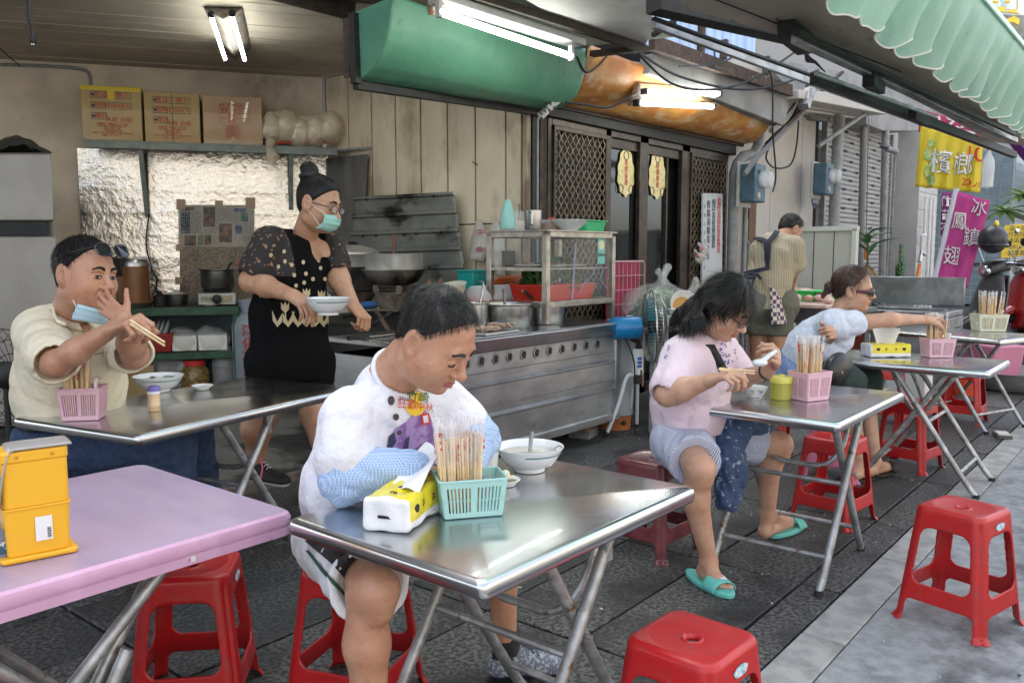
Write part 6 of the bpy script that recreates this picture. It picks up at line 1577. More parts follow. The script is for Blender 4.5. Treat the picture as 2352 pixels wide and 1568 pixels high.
def split_stool():
 c = SP[SF].mean(1); ang = np.abs(np.abs(c[:,0]) - np.abs(c[:,1]))
 seat = c[:,2] > .405
 w_ = .172 - .045*c[:,2]/.452 - .045
 mid = (np.minimum(np.abs(c[:,0]),np.abs(c[:,1])) < w_) & (c[:,2] > .07) & (c[:,2] < .18)
 upper = (np.minimum(np.abs(c[:,0]),np.abs(c[:,1])) < w_) & (c[:,2] >= .18)
 seat |= upper
 grp = []
 grp.append(('seat',SF[seat]))
 leg = ~seat & ~mid
 for sx_ in (-1,1):
  for sy_ in (-1,1): grp.append(('leg',SF[leg & (np.sign(c[:,0]) == sx_) & (np.sign(c[:,1]) == sy_)]))
 isx = np.abs(c[:,0]) > np.abs(c[:,1])
 for s_ in (-1,1):
  grp.append(('rung',SF[mid & isx & (np.sign(c[:,0]) == s_)])); grp.append(('rung',SF[mid & ~isx & (np.sign(c[:,1]) == s_)]))
 return grp
SGRP = split_stool()
_e1 = SP[SF[:,2]] - SP[SF[:,0]]; _e2 = SP[SF[:,3]] - SP[SF[:,1]]; _fn = np.cross(_e1,_e2); SN = np.zeros_like(SP)
for k_ in range(4): np.add.at(SN,SF[:,k_],_fn)
SN /= np.linalg.norm(SN,axis=1)[:,None] + 1e-12
def stool_proto(mat,label,group):
 t = thing('plastic_stool',label,'stool',(0,0,0),0,group)
 for nm,F in SGRP:
  u,inv = np.unique(F.ravel(),return_inverse=True)
  o = np_mesh(nm,SP[u],inv.reshape(-1,4),mat,t)
  try:
   if len(o.data.vertices) == len(u): o.data.normals_split_custom_set_from_vertices([tuple(n) for n in SN[u]])
  except Exception: pass
 return t
m_red = M('red_stool_plastic',(.46,.010,.012),.3,col2=(.40,.010,.012),scale=6,spec=.55,rough2=.45,col3=(.30,.045,.04),scale3=18,lo3=.55,hi3=.70,bump=.0006,bscale=90)
m_mar = M('maroon_translucent_plastic',(.10,.009,.016),.3,spec=.6,col2=(.17,.035,.045),scale=9,coat=.2)
m_pks = M('pink_stool_plastic',(.45,.13,.22),.35,spec=.5)
red0 = stool_proto(m_red,'x','red plastic stools round the tables')
m_stk = M('stool_sticker',(.1,.38,.5),.4,col2=(.6,.7,.72),scale=60)
def sticker(t,side,zz=.40):
 a = side*PI/2; n_ = Vector((math.cos(a),math.sin(a),0)); tx = Vector((-n_.y,n_.x,0)); yy = .172 - .045*zz/.452
 c = n_*(yy + .0022) + Vector((0,0,zz)); mb = MB(); pts = [c + tx*(.036*math.cos(b)*(1 + .08*math.sin(5*b))) + (Vector((0,0,1)) - n_*.1)*(.014*math.sin(b)) for b in [2*PI*i/24 for i in range(24)]]
 mb.add(pts,[tuple(range(24))]); o = obj('brand_sticker',mb,m_stk,t,flat=True)
 text_on('lettering','JEAN YEEN',c + n_*.001,tx,(Vector((0,0,1)) - n_*.1),.0125,m_sgw,t,bold=.0)
specs = [
 ((1.857,.925,0),R_(-3),'red plastic stool nearest the camera at the bottom of the photo',None,(3,)),
 ((3.50,.63,0),R_(-14),'red plastic stool standing alone on the concrete at the right',None,(3,)),
 ((1.66,1.985,0),R_(20),'red plastic stool the man in the white T-shirt sits on',None,()),
 ((1.33,2.36,0),R_(47),'red plastic stool pushed under the pink table, with a torn sticker',None,(3,)),
 ((4.45,1.42,0),R_(-6),'red plastic stool behind the table of the woman in pink',None,()),
 ((5.87,1.40,0),R_(-8),'red plastic stool tucked under the table with the tissue pack',None,()),
 ((7.78,1.45,0),R_(0),'red plastic stool farthest away, under the last table',None,()),
 ((5.55,2.25,0),R_(15),'red plastic stool half hidden behind the knee of the woman in pink',None,()),
 ((.52,1.95,0),R_(5),'red plastic stool at the left edge below the pink table',None,()),
 ((2.02,4.02,0),R_(0),'red plastic stool under the man in the cream shirt',None,()),
 ((7.35,1.95,0),R_(20),'red plastic stool between the last two tables',None,()),
]
for i,(loc,rz,lab,g_,stk) in enumerate(specs):
 if i == 0: t = red0; t.location = loc; t.rotation_euler = (0,0,rz); t['label'] = lab
 else: t = dup(red0,loc,rz,lab)
 red_last = t
 if i == 0: stools = [t]
 else: stools.append(t)
for i,(loc,rz,lab,g_,stk) in enumerate(specs):
 for s_ in stk: sticker(stools[i],s_)
def recolor(t,mat):
 for c in t.children:
  if c.type == 'MESH' and 'sticker' not in c.name and 'letter' not in c.name: c.data = c.data.copy(); c.data.materials.clear(); c.data.materials.append(mat)
t = dup(stools[2],(3.44,1.94,0),R_(-3),'dark maroon translucent stool the woman in pink sits on'); t['group'] = 'plastic stools of other colours'; recolor(t,m_mar)
t = dup(stools[2],(5.35,1.7,0),R_(5),'pink plastic stool under the table with the tissue pack'); t['group'] = 'plastic stools of other colours'; recolor(t,m_pks)
# ---- chopstick baskets
m_wood = M('chopstick_wood',(.72,.52,.28),.6,col2=(.8,.62,.38),scale=30)
m_wrap = M('chopstick_wrapper',(.85,.83,.84),.2,alpha=.26,spec=.7)
m_wred = M('wrapper_red_print',(.6,.03,.05),.4)
def basket(label,c,rz,L,W,H,mat,seed,nst=34,front_l=True,sl=.23,spoon=False,lean=.12,off=(-.01,0)):
 t = thing('chopstick_basket',label,'basket',c,rz,'slotted plastic baskets holding wrapped chopsticks')
 rr = random.Random(seed); tp = .86
 def wall(P0,P1,Q0,Q1,nsl):
  mb = MB(); P0,P1,Q0,Q1 = map(Vector,(P0,P1,Q0,Q1))
  nrm = (P1 - P0).cross(Q0 - P0).normalized()*.0028
  def pt_(u,v): return (P0*(1 - u) + P1*u)*(1 - v) + (Q0*(1 - u) + Q1*u)*v
  def quad(u0,u1,v0,v1):
   p = [pt_(u0,v0),pt_(u1,v0),pt_(u1,v1),pt_(u0,v1)]; mb.add(p + [q + nrm for q in p],[(0,3,2,1),(4,5,6,7),(0,1,5,4),(1,2,6,5),(2,3,7,6),(3,0,4,7)])
  quad(0,1,0,.13); quad(0,1,.82,1)
  blocks = [(.06,.46),(.54,.94)] if nsl > 9 else [(.1,.9)]
  edges = [0.0]
  for b0,b1 in blocks:
   m_ = nsl // len(blocks); w_ = (b1 - b0)/m_
   for i in range(m_): edges += [b0 + w_*i + w_*.25,b0 + w_*i + w_*.75]
  edges.append(1.0)
  for i in range(0,len(edges),2): quad(edges[i],edges[i + 1],.13,.82)
  quad(0,1,.455,.48)
  return mb
 x0,y0,x1,y1 = L/2*tp,W/2*tp,L/2,W/2
 b = [(-x0,-y0,.003),(x0,-y0,.003),(x0,y0,.003),(-x0,y0,.003)]; tq = [(-x1,-y1,H),(x1,-y1,H),(x1,y1,H),(-x1,y1,H)]
 for i,nsl in ((0,14),(1,10),(2,14),(3,10)): obj('slotted_wall',wall(b[i],b[(i + 1) % 4],tq[i],tq[(i + 1) % 4],nsl),mat,t,flat=True)
 obj('basket_floor',MB().box((0,0,.003),(L*tp,W*tp,.005)),mat,t)
 pr = [(x,y,H) for x,y in roundrect(L + .006,W + .006,.01,3)]
 obj('rim',MB().tube(pr,.0035,6,closed=True),mat,t)
 p0 = None
 for i in range(nst):
  bx_ = Vector((off[0] + rr.uniform(-.38,.30)*L*.8,off[1] + rr.uniform(-.36,.36)*W*.8,.008))
  tilt = Vector((bx_.x*1.2 + rr.uniform(-lean,lean)*.35,bx_.y*1.2 + rr.uniform(-lean,lean)*.35,1)).normalized()
  l_ = sl*rr.uniform(.93,1.02); tx = tilt.cross(Vector((rr.uniform(-1,1),rr.uniform(-1,1),.1))).normalized()*.0034
  mb = MB()
  for s_ in (-1,1): mb.tube([bx_ + tx*s_,bx_ + tx*s_ + tilt*l_],[.0023,.0032],5)
  st_ = obj('chopsticks',mb,m_wood,t)
  nn_ = tx.normalized(); bb_ = tilt.cross(nn_)
  e_ = bx_ + tilt*l_; crump = MB(); w_ = .0085
  ring = []
  for (s2,ww,jj) in ((-.07,.8,0),(-.03,.95,0),(.004,.9,.1),(.016,.5,.3),(.03,1.1,.5),(.04,.9,.8)):
   p = e_ + tilt*s2
   ring.append([p + nn_*w_*ww*math.cos(a)*(1 + jj*rr.uniform(-.5,.5)) + bb_*w_*.55*ww*math.sin(a)*(1 + jj*rr.uniform(-.6,.6)) + tilt*.006*jj*rr.uniform(-1,1) for a in [2*PI*q/6 for q in range(6)]])
  vs = [v for r_ in ring for v in r_]; crump.add(vs,[(a_*6 + q,a_*6 + (q + 1) % 6,(a_ + 1)*6 + (q + 1) % 6,(a_ + 1)*6 + q) for a_ in range(5) for q in range(6)])
  obj('wrapper',crump,m_wrap,st_)
  pm = MB()
  z_ = rr.choice((.02,.05,.09))
  for k_ in range(3):
   q0 = e_ - tilt*(z_ + .016*k_ - .02) + (bb_ if bb_.y < 0 else -bb_)*.0058; q1 = q0 + tilt*rr.uniform(.004,.016) + nn_*rr.uniform(-.006,.006); pm.bar(q0,q1,.0045,.0008)
  if i % 3 != 1: obj('red_print',pm,m_wred,st_,flat=True)
 if spoon:
  for k_ in range(spoon): o = obj('spoon',MB().tube([(L*.34,W*(-.2 + .2*k_),.02),(L*.36,W*(-.2 + .2*k_),H + .02),(L*.40,W*(-.2 + .2*k_),H + .035)],[.006,.007,.008],8),m_white,t)
 return t
m_bp2 = M('pink_basket_plastic',(.74,.47,.55),.4,transl=.1); m_bg = M('mint_basket_plastic',(.38,.64,.60),.4,transl=.1); m_bc = M('cream_basket_plastic',(.6,.6,.46),.4)
ZT_ = .7515
pA_ = gz(1068,1190,ZT_)
basket('mint green slotted basket of chopsticks on the foreground steel table',(1.535,1.385,ZT_),R_(-36),.165,.11,.095,m_bg,1,40,off=(-.02,0),sl=.195)
basket('pink slotted basket of chopsticks on the table of the woman in pink',(3.72,1.31,ZT_),R_(-22),.15,.115,.125,m_bp2,2,36,sl=.24)
basket('pink slotted basket of chopsticks the woman with sunglasses reaches for',(5.78,1.24,ZT_),R_(-48),.17,.12,.115,m_bp2,3,34,spoon=3,off=(-.0,0))
basket('cream slotted basket of chopsticks on the farthest steel table',(8.0,1.33,ZT_),R_(-50),.25,.15,.14,m_bc,4,30,sl=.29,spoon=2,off=(.01,0))
basket('pink slotted basket of chopsticks on the table of the man in the cream shirt',(1.475,3.38,ZT_),R_(-40),.15,.12,.125,m_bp2,5,38,sl=.27,spoon=1)
# ---- tissue packs
m_yp = M('yellow_film',(.72,.60,.02),.3,bump=.004,bscale=22,coat=.3); m_tis = M('white_tissue',(.75,.75,.75),.8,bump=.003,bscale=60)
def tissue_pack(label,c,rz,L,W,H,sheet):
 t = thing('tissue_pack',label,'tissue pack',c,rz,'yellow tissue packs')
 s = SDF((-L/2 - .02,-W/2 - .02,-.01),(L/2 + .02,W/2 + .02,H + .03),.0035); X,Y,Z = s.coords()
 qx,qy,qz = np.abs(X) - L/2 + .012,np.abs(Y) - W/2 + .014 + .05*np.clip(Z - H*.5,0,1),np.abs(Z - H/2) - H/2 + .014
 d = np.sqrt(np.maximum(qx,0)**2 + np.maximum(qy,0)**2 + np.maximum(qz,0)**2) + np.minimum(np.maximum(np.maximum(qx,qy),qz),0) - .012
 d = d + .0045*wob(X,Y,Z,48,2.); s.F = (d + 0*Z).astype(np.float32); P,F = s.mesh(); P[:,2] = np.maximum(P[:,2],0)
 cc = P[F].mean(1); endf = cc[:,0] < -L/2 + .009; low = (cc[:,2] < H*.30) & ~endf
 for nm,msk,mt_ in (('tissue_stack',endf,m_tis),('white_base_band',low,m_tis),('yellow_wrap',~endf & ~low,m_yp)):
  u,inv = np.unique(F[msk].ravel(),return_inverse=True); np_mesh(nm,P[u],inv.reshape(-1,4),mt_,t)
 B = bvh_of(P,F)
 mb = MB(); rr = random.Random(4)
 for (x,sd2,kind) in ((-.4,1,'o'),(-.15,1,'s'),(.15,1,'s'),(.4,1,'o'),(-.1,0,'o'),(.2,0,'s'),(-.35,0,'s'),(-.3,-1,'o'),(0,-1,'s'),(.3,-1,'o')):
  cx_,cy_,cz_ = x*L*.8,(0 if sd2 == 0 else -sd2*W/2),(H if sd2 == 0 else H*.62)
  def lay(dx,dz):
   if sd2 == 0: o_,dr_ = Vector((cx_ + dx,dz,H + .05)),Vector((0,0,-1))
   else: o_,dr_ = Vector((cx_ + dx,-sd2*(W/2 + .05),cz_ + dz)),Vector((0,sd2,0))
   h_,n_,i_,_d = B.ray_cast(o_,dr_); return (h_ - dr_*.0009) if h_ else None
  if kind == 'o': polys = [[(.012*math.cos(a)*(1 + .15*math.sin(3*a)),.010*math.sin(a)) for a in [2*PI*q/14 for q in range(14)]]]
  else: polys = [[(-.011,.007),(.011,.005),(.011,.003),(-.011,.005)],[(-.002,.01),(.002,.01),(.001,-.009),(-.003,-.009)],[(-.011,-.002),(.010,-.001),(.010,-.004),(-.011,-.005)]]
  for pl in polys:
   vs = [lay(*q) for q in pl]
   if all(v is not None for v in vs): mb.add(vs,[tuple(range(len(vs)))])
 obj('black_print',mb,m_ink,t,flat=True)['kind'] = 'stuff'
 if sheet: 
  obj('tissue_sheet',MB().grid(lambda u,v: sheet(u,v,L,W,H),14,14),m_tis,t)
 return t
def sheet1(u,v,L,W,H):
 return (-L*.2 + u*.20 + .02*v,-.005 + (v - .5)*(.10 - .03*u) - .01*u,H - .008 + .062*u + .012*math.sin(v*5 + u*3) + .02*(1 - v)*u)
def sheet2(u,v,L,W,H):
 return ((u - .5)*(.11 + .07*v),.02*math.sin(u*6)*(.4 + v),H - .01 + .115*v - .03*abs(u - .5)*v)
t = tissue_pack('yellow tissue pack with its white end towards the camera on the foreground table',(1.40,1.475,ZT_),R_(22),.235,.125,.085,sheet1)
tA = t
o = obj('label_bar',MB().box((-.1175 - .002,.0,.038),(.002,.034,.007)),m_ink,t)
tissue_pack('yellow tissue pack with a pulled up white tissue on the middle table',(5.60,1.50,ZT_),R_(-48),.26,.15,.085,sheet2)
# ---- bowls, dishes, jars
bowl(gz(1216,1078,ZT_) ,.104,'large white soup bowl with a steel spoon on the foreground table',stripe=(m_band,-2.6,-.4),food=.72,foodmat=m_broth,h=.074)
sb = gz(1216,1078,ZT_); t = thing('soup_spoon','steel spoon standing in the foreground bowl','spoon',(sb.x,sb.y,ZT_))
e = gd(1222,990,depth(sb) + .01); s0 = gd(1215,1045,depth(sb) + .01)
obj('spoon_handle',MB().tube([s0 - Vector((sb.x,sb.y,ZT_)),e - Vector((sb.x,sb.y,ZT_))],[.0045,.0075],8),m_steel,t)
o = obj('noodle',MB().tube([gd(1272,1030,depth(sb)),gd(1284,1022,depth(sb)),gd(1292,1026,depth(sb))],.0016,5),m_veg); tag(o,'pale noodle strand hanging over the rim of the foreground bowl','noodle')
ds = gz(1163,1112,ZT_); t = thing('sauce_dish','small white dish of green sauce beside the mint basket','dish',ds)
obj('dish',MB().lathe([(0,.003),(.026,0),(.028,.004),(.04,.016),(.039,.0175),(.026,.006),(0,.006)],28),m_white,t); obj('sauce',MB().lathe([(0,.0105),(.032,.0105)],24),M('green_sauce',(.12,.13,.03),.2,col2=(.2,.2,.06),scale=70),t,flat=True)
obj('chopstick',MB().tube([(-.03,-.01,.02),(.02,.005,.026)],.0028,6).tube([(-.03,.0,.021),(.024,-.008,.022)],.0028,6),m_wood,t)
o = obj('vegetable_piece',MB().ball(ds + Vector((.01,.012,.028)),(.014,.012,.011),10,8),M('pale_veg',(.62,.66,.5),.4)); tag(o,'pale vegetable piece resting on chopsticks over the dish','food')
cu = gz(1118,1100,ZT_); t = thing('paper_cup','white cup of pinkish sauce standing behind the mint basket','cup',cu)
obj('cup',MB().lathe([(0,.002),(.028,0),(.036,.085),(.038,.087),(.034,.084),(.026,.01)],24),m_white,t); obj('content',MB().lathe([(0,.078),(.0335,.078)],24),M('pink_sauce',(.4,.16,.12),.4),t,flat=True)
t = thing('folded_tissue','crumpled chopstick wrapper lying beside the mint basket','wrapper',gz(990,1185,ZT_)); obj('wrapper',MB().grid(lambda u,v: ((u - .5)*.05,(v - .5)*.03,.012 + .012*mnoise.noise(Vector((u*3,v*4,1)))),8,8),m_wrap,t)
m_flw = M('violet_flower_print',(.25,.16,.4),.3); m_leafp = M('green_leaf_print',(.1,.35,.25),.3)
for (x,y,r,lab) in ((1732,910,.062,'small white bowl with violet flower print nearest the yellow jar'),(1722,882,.068,'small white bowl the woman in pink eats from')):
 p = gz(x,y,ZT_); t = bowl(p,r,lab,food=.75,foodmat=m_broth,h=r*.75)
 dv = Vector((-p.x,-p.y,0)).normalized(); sv = Vector((-dv.y,dv.x,0)); mb1,mb2 = MB(),MB()
 for k_,(a_,zz,rr_,mbx) in enumerate(((.5,.72,.006,mb1),(.62,.66,.006,mb1),(.55,.6,.005,mb1),(-.2,.72,.004,mb2),(-.1,.68,.004,mb2),(.35,.8,.004,mb2))):
  rad_ = r*(.73 + .24*(zz - .3)/.7) + .0012; n_ = (dv*math.cos(a_) + sv*math.sin(a_)); tx_ = Vector((-n_.y,n_.x,0)); c_ = n_*rad_ + Vector((0,0,r*.75*zz))
  mbx.add([c_ + tx_*rr_*1.5*math.cos(b) + Vector((0,0,1))*rr_*math.sin(b) + n_*.0015 for b in [2*PI*q/10 for q in range(10)]],[tuple(range(10))])
 obj('flower_print',mb1,m_flw,t,flat=True); obj('leaf_print',mb2,m_leafp,t,flat=True)
t = thing('yellow_jar','translucent ribbed yellow plastic jar with a screw lid on the steel table','jar',gz(1793,915,ZT_))
m_yj = M('yellow_jar_plastic',(.55,.52,.10),.25,alpha=.72,spec=.6)
mb = MB(); r = .049
obj('jar',MB().lathe([(0,.002),(r*.86,0),(r*.9,.006),(r*.93,.072),(r*.98,.078)],40),m_yj,t)
for i in range(24): a = 2*PI*i/24; mb.bar((r*.91*math.cos(a),r*.91*math.sin(a),.008),(r*.94*math.cos(a),r*.94*math.sin(a),.072),.004,.002)
obj('rib',mb,m_yj,t)['kind'] = 'stuff'
obj('content',MB().lathe([(0,.004),(r*.82,.004),(r*.85,.055),(0,.06)],20),M('green_condiment',(.3,.32,.05),.5,col2=(.45,.42,.1),scale=40),t)
obj('lid',MB().lathe([(r*1.02,.076),(r*1.03,.098),(r*.98,.102),(r*.3,.104),(r*.28,.110),(0,.111)],40),M('yellow_lid',(.62,.6,.12),.3),t)
bowl(gz(365,897,ZT_),.115,'large white soup bowl on the table of the man in the cream shirt',stripe=(m_band,-2.8,-.6),food=.72,foodmat=m_broth,h=.075)
pb_ = gz(365,890,ZT_); t = thing('soup_greens','dark greens floating in the far soup bowl','food',(pb_.x,pb_.y,ZT_)); rr = random.Random(1)
mb = MB()
for i in range(9): mb.box((rr.uniform(-.06,.06),rr.uniform(-.06,.06),.058),(.03,.008,.004),rz=rr.uniform(0,3))
obj('greens',mb,m_veg,t)['kind'] = 'stuff'
t = thing('spice_shaker','small spice shaker with a purple lid on the far table','shaker',gz(355,942,ZT_))
obj('jar',MB().lathe([(0,.001),(.0235,0),(.025,.004),(.0245,.02),(.0255,.022),(.0245,.024),(.024,.072)],28),M('tan_powder_jar',(.62,.45,.25),.3,col2=(.6,.42,.22),scale=20,coat=.6),t); obj('collar',MB().lathe([(.0265,.072),(.0265,.083),(.024,.084)],28),m_white,t)
obj('lid',MB().lathe([(.0265,.083),(.0262,.095),(.022,.103),(.01,.107),(0,.107)],28),M('purple_lid',(.16,.12,.42),.35),t)
t = thing('sauce_dish','small white dish of brown soy sauce on the far table','dish',gz(465,893,ZT_)); obj('dish',MB().lathe([(0,.003),(.03,0),(.032,.004),(.05,.019),(.049,.021),(.03,.008),(0,.008)],28),m_white,t); obj('sauce',MB().lathe([(0,.0125),(.037,.0125)],24),m_sauce,t,flat=True)
# ---- yellow chopstick dispenser and grey cup on the pink table
m_yd = M('yellow_dispenser_plastic',(.80,.42,.02),.3,spec=.5); m_smoke = M('smoky_lid',(.42,.4,.38),.2,alpha=.75,spec=.6)
Pd = gz(85,1268,.7215); t = thing('chopstick_dispenser','tall yellow plastic chopstick dispenser with a smoky lid on the pink table','dispenser',Pd,R_(-12))
def rb_(w,d,z0,z1,tp=1.0,r=.012):
 a = roundrect(w*tp,d*tp,r,4); b = roundrect(w,d,r,4); n_ = len(a); vs = [(x,y,z0) for x,y in a] + [(x,y,z1) for x,y in b]
 return MB().add(vs,[(i,(i + 1) % n_,n_ + (i + 1) % n_,n_ + i) for i in range(n_)] + [tuple(range(n_ - 1,-1,-1)),tuple(range(n_,2*n_))])
obj('foot',rb_(.155,.105,0,.012),m_yd,t,bevel=.004); obj('lower_body',rb_(.132,.088,.012,.118,.94),m_yd,t,bevel=.002); obj('seam',rb_(.138,.094,.116,.121),m_yd,t,bevel=.002)
obj('upper_body',rb_(.132,.086,.121,.222,1.0),m_yd,t,bevel=.002); obj('head_block',rb_(.136,.09,.222,.247),m_yd,t,bevel=.004)
obj('lid',MB().grid(lambda u,v: (-.075 + .15*v,-.048 + .10*u,.252 - .13*max(0,(.22 - v)/.22) ** 2 + .004*math.sin(u*PI)),10,20),m_smoke,t,thick=.003)
for x in (-.035,.035): obj('stud',MB().ball((x,-.046,.235),(.004,.004,.004),8,6),M('orange_stud',(.6,.25,.02),.4),t)
obj('paper_label',MB().box((.01,-.0455,.068),(.034,.001,.055)),m_sgw,t,flat=True); mb = MB()
for i in range(9): mb.box((.02,-.0462,.046 + i*.0028),(.008,.0006,.0012 + .0008*(i % 2)))
obj('barcode',mb,m_ink,t,flat=True)
Pg = gz(2,1285,.7215); t = thing('grey_cup','translucent grey plastic cup with a printed label at the left edge','cup',Pg); obj('cup',MB().lathe([(0,.001),(.024,0),(.028,.075),(.0295,.077)],24),M('grey_translucent',(.2,.24,.33),.25,alpha=.85),t)
obj('label',MB().lathe([(.0262,.02),(.0285,.05)],24,a0=-2.2,a1=-.2),M('dark_teal_label',(.02,.1,.16),.5,col2=(.5,.5,.5),scale=90,lo=.55,hi=.6),t,flat=True)
mb = MB(); rr = random.Random(12); nl = 0
m_lit = M('paper_scrap',(.6,.6,.56),.8)
for i in range(120):
 x,y = rr.uniform(2.2,7.5),rr.uniform(.3,3.3); s_ = rr.uniform(.003,.012); mb.box((x,y,.006),(s_,s_*rr.uniform(.2,.6),.002),rz=rr.uniform(0,3))
o = obj('litter',mb,m_lit,flat=True); tag(o,'tiny pale scraps and crumbs strewn over the dark paving','litter'); o['kind'] = 'stuff'
p = gz(2302,1003,.0); t = thing('folded_paper','folded white paper wedged under the foot of the far table','paper',(p.x,p.y,.0),.4); obj('board',MB().box((0,0,.014),(.16,.1,.02)),M('dark_wedge',(.1,.09,.08),.8),t); obj('paper',MB().box((0,0,.032),(.12,.08,.012)),m_lit,t)
# = SINK, CHOPPING TABLE, PLANTS, SCOOTERS
m_sink = M('sink_steel',(.33,.34,.35),.35,.9,col2=(.22,.225,.23),scale=6,col3=(.12,.12,.11),scale3=11,lo3=.6,hi3=.72)
XS = 9.05; YL,YR = 3.45,1.86
t = thing('sink_unit','stainless steel sink unit with a red brown cabinet door','sink',(0,0,0))
zf = .80
obj('splash_back',MB().box((XS + .72,(YL + YR)/2,1.0),(.04,YL - YR,.30)),m_sink,t,bevel=.008)
obj('rim',MB().box((XS + .03,(YL + YR)/2,zf),(.10,YL - YR,.05)),m_sink,t,bevel=.008)
obj('rim',MB().box((XS + .36,YR + .05,zf),(.62,.10,.05)),m_sink,t,bevel=.006); obj('rim',MB().box((XS + .36,YL - .2,zf),(.62,.40,.05)),m_sink,t,bevel=.006); obj('rim',MB().box((XS + .65,(YL + YR)/2 - .1,zf),(.10,YL - YR - .5,.05)),m_sink,t,bevel=.006)
obj('basin',MB().box((XS + .34,(YL + YR)/2 - .1,zf - .16),(.56,YL - YR - .45,.02)),m_sink,t); obj('basin_wall',MB().box((XS + .08,(YL + YR)/2 - .1,zf - .09),(.01,YL - YR - .45,.16)),m_sink,t); obj('basin_wall',MB().box((XS + .60,(YL + YR)/2 - .1,zf - .09),(.01,YL - YR - .45,.16)),m_sink,t)
obj('front_panel',MB().box((XS + .01,(YL + YR)/2,.71),(.03,YL - YR,.13)),m_sink,t,bevel=.004)
obj('front_lower',MB().box((XS + .05,YR + .30,.36),(.03,.60,.56)),m_sink,t,bevel=.004); obj('side_panel',MB().box((XS + .38,YR + .01,.42),(.66,.02,.68)),m_sink,t,bevel=.004)
for i in range(5): obj('vent_slot',MB().box((XS + .38,YR - .004,.45 + i*.05),(.4,.01,.012)),m_black,t)
m_rcab = M('red_brown_cabinet',(.2,.035,.015),.45,col2=(.16,.03,.015),scale=6,stretch=(1,1,.3))
obj('cabinet_door',MB().box((XS + .0,YR + 1.12,.36),(.03,.72,.54)),m_rcab,t,bevel=.006); obj('door_handle',MB().tube([(XS - .03,YR + .98,.555),(XS - .055,YR + .88,.55),(XS - .03,YR + .80,.555)],.01,8),m_steel,t)
obj('cabinet_side',MB().box((XS + .04,YR + .68,.36),(.04,.16,.55)),m_sink,t)
o = obj('dish_cloth',MB().grid(lambda u,v: (XS + .56 + .1*u,YL - .75 + .3*v,zf + .035 + .05*math.sin(PI*v)*(1 - u) + .02*mnoise.noise(Vector((u*3,v*4,0)))),8,12),M('dark_green_cloth',(.02,.07,.05),.9),thick=.01); tag(o,'dark green dish cloth on the sink unit','cloth')
XP_ = 9.3; a,b = gx(1838,522,XP_),gx(1966,524,XP_)
m_part = M('cream_partition',(.5,.49,.44),.5,col2=(.46,.45,.4),scale=2)
t = thing('partition_panel','low cream partition panel with a metal rim behind the cook','panel')
obj('panel_board',MB().box((XP_,(a.y + b.y)/2,a.z/2),(.05,a.y - b.y,a.z - .04)),m_part,t,flat=True)
obj('panel_rim',MB().box((XP_ - .01,(a.y + b.y)/2,a.z - .02),(.09,a.y - b.y + .06,.05)),M('cream_rim',(.58,.57,.52),.4),t,bevel=.004)
obj('panel_rim',MB().box((XP_ - .01,b.y,a.z/2),(.09,.05,a.z - .05)),M('cream_rim'),t,bevel=.004)
for f_ in (.36,.72): obj('seam',MB().box((XP_ - .027,b.y + (a.y - b.y)*f_,a.z/2),(.004,.008,a.z - .06)),m_seam,t)
t = thing('chopping_table','grey topped chopping table in front of the cook','table',(8.25,3.05,0)); TZ = .86
obj('top',MB().box((0,0,TZ),(.75,1.3,.05)),m_sink,t,bevel=.006)
for sx_ in (-1,1):
 for sy_ in (-1,1): obj('leg',MB().box((sx_*.33,sy_*.58,TZ/2 - .02),(.04,.04,TZ - .05)),m_grey_pipe,t)
tz = TZ + .027
def onT(x,y,f=.0): p = gx(x,y,8.0 + f); return Vector((8.0 + f,p.y,tz))
t = thing('chopping_board','pale chopping board with pieces of raw meat','board',onT(1840,690,.05)); obj('board',MB().box((0,0,.02),(.4,.62,.04)),M('pale_board',(.6,.45,.38),.5),t,bevel=.01)
m_raw = M('raw_meat',(.55,.25,.22),.35,col2=(.68,.5,.45),scale=22,col3=(.35,.05,.04),scale3=12,lo3=.6,hi3=.7)
rr = random.Random(3)
for i in range(12):
 o = obj('meat_piece',MB().ball((0,0,0),(rr.uniform(.04,.07),rr.uniform(.03,.05),rr.uniform(.025,.04)),10,7),m_raw,t); o.location = (rr.uniform(-.15,.15),rr.uniform(-.32,.28),.06 + rr.uniform(0,.03)); o.rotation_euler = (rr.uniform(-.4,.4),rr.uniform(-.4,.4),rr.uniform(0,6))
t = thing('green_tub','bright green rectangular tub of meat behind the chopping board','tub',onT(1848,660,.42)); obj('tub',MB().box((0,0,.07),(.3,.6,.14),taper=.85),M('bright_green_plastic2',(.04,.62,.12),.35),t,bevel=.015); obj('rim',MB().box((0,0,.142),(.33,.63,.012)),M('bright_green_plastic2'),t,bevel=.005); obj('meat',MB().ball((0,.05,.14),(.1,.16,.03),12,6),m_raw,t)
pot(onT(1892,660,.3),None,0,.085,.13,'small steel pot right of the green tub',mat=m_steel,name='steel_pot')
t = thing('cream_crate','cream slotted crate with a blue tray below the chopping table','crate',(8.3,2.55,.12)); mb = MB()
for i in range(14): mb.box((-.2,-.35 + .05*i,.12),(.01,.02,.2))
mb.box((-.2,0,.01),(.012,.7,.03)); mb.box((-.2,0,.23),(.014,.72,.03)); obj('slotted_side',mb,m_bc,t,flat=True); obj('crate_bottom',MB().box((0,0,.0),(.4,.7,.02)),m_bc,t); obj('blue_tray',MB().box((.02,0,.1),(.3,.6,.12)),M('blue_tray',(.02,.2,.35),.4),t,bevel=.01)
t = thing('green_bucket','mint green bucket on the ground behind the woman in pink','bucket',gd(1716,860,6.9)); t.location.z = 0; obj('bucket',MB().lathe([(0,0),(.15,0),(.19,.3),(.2,.3),(.18,.29)],24),M('mint_bucket',(.1,.42,.3),.4),t)
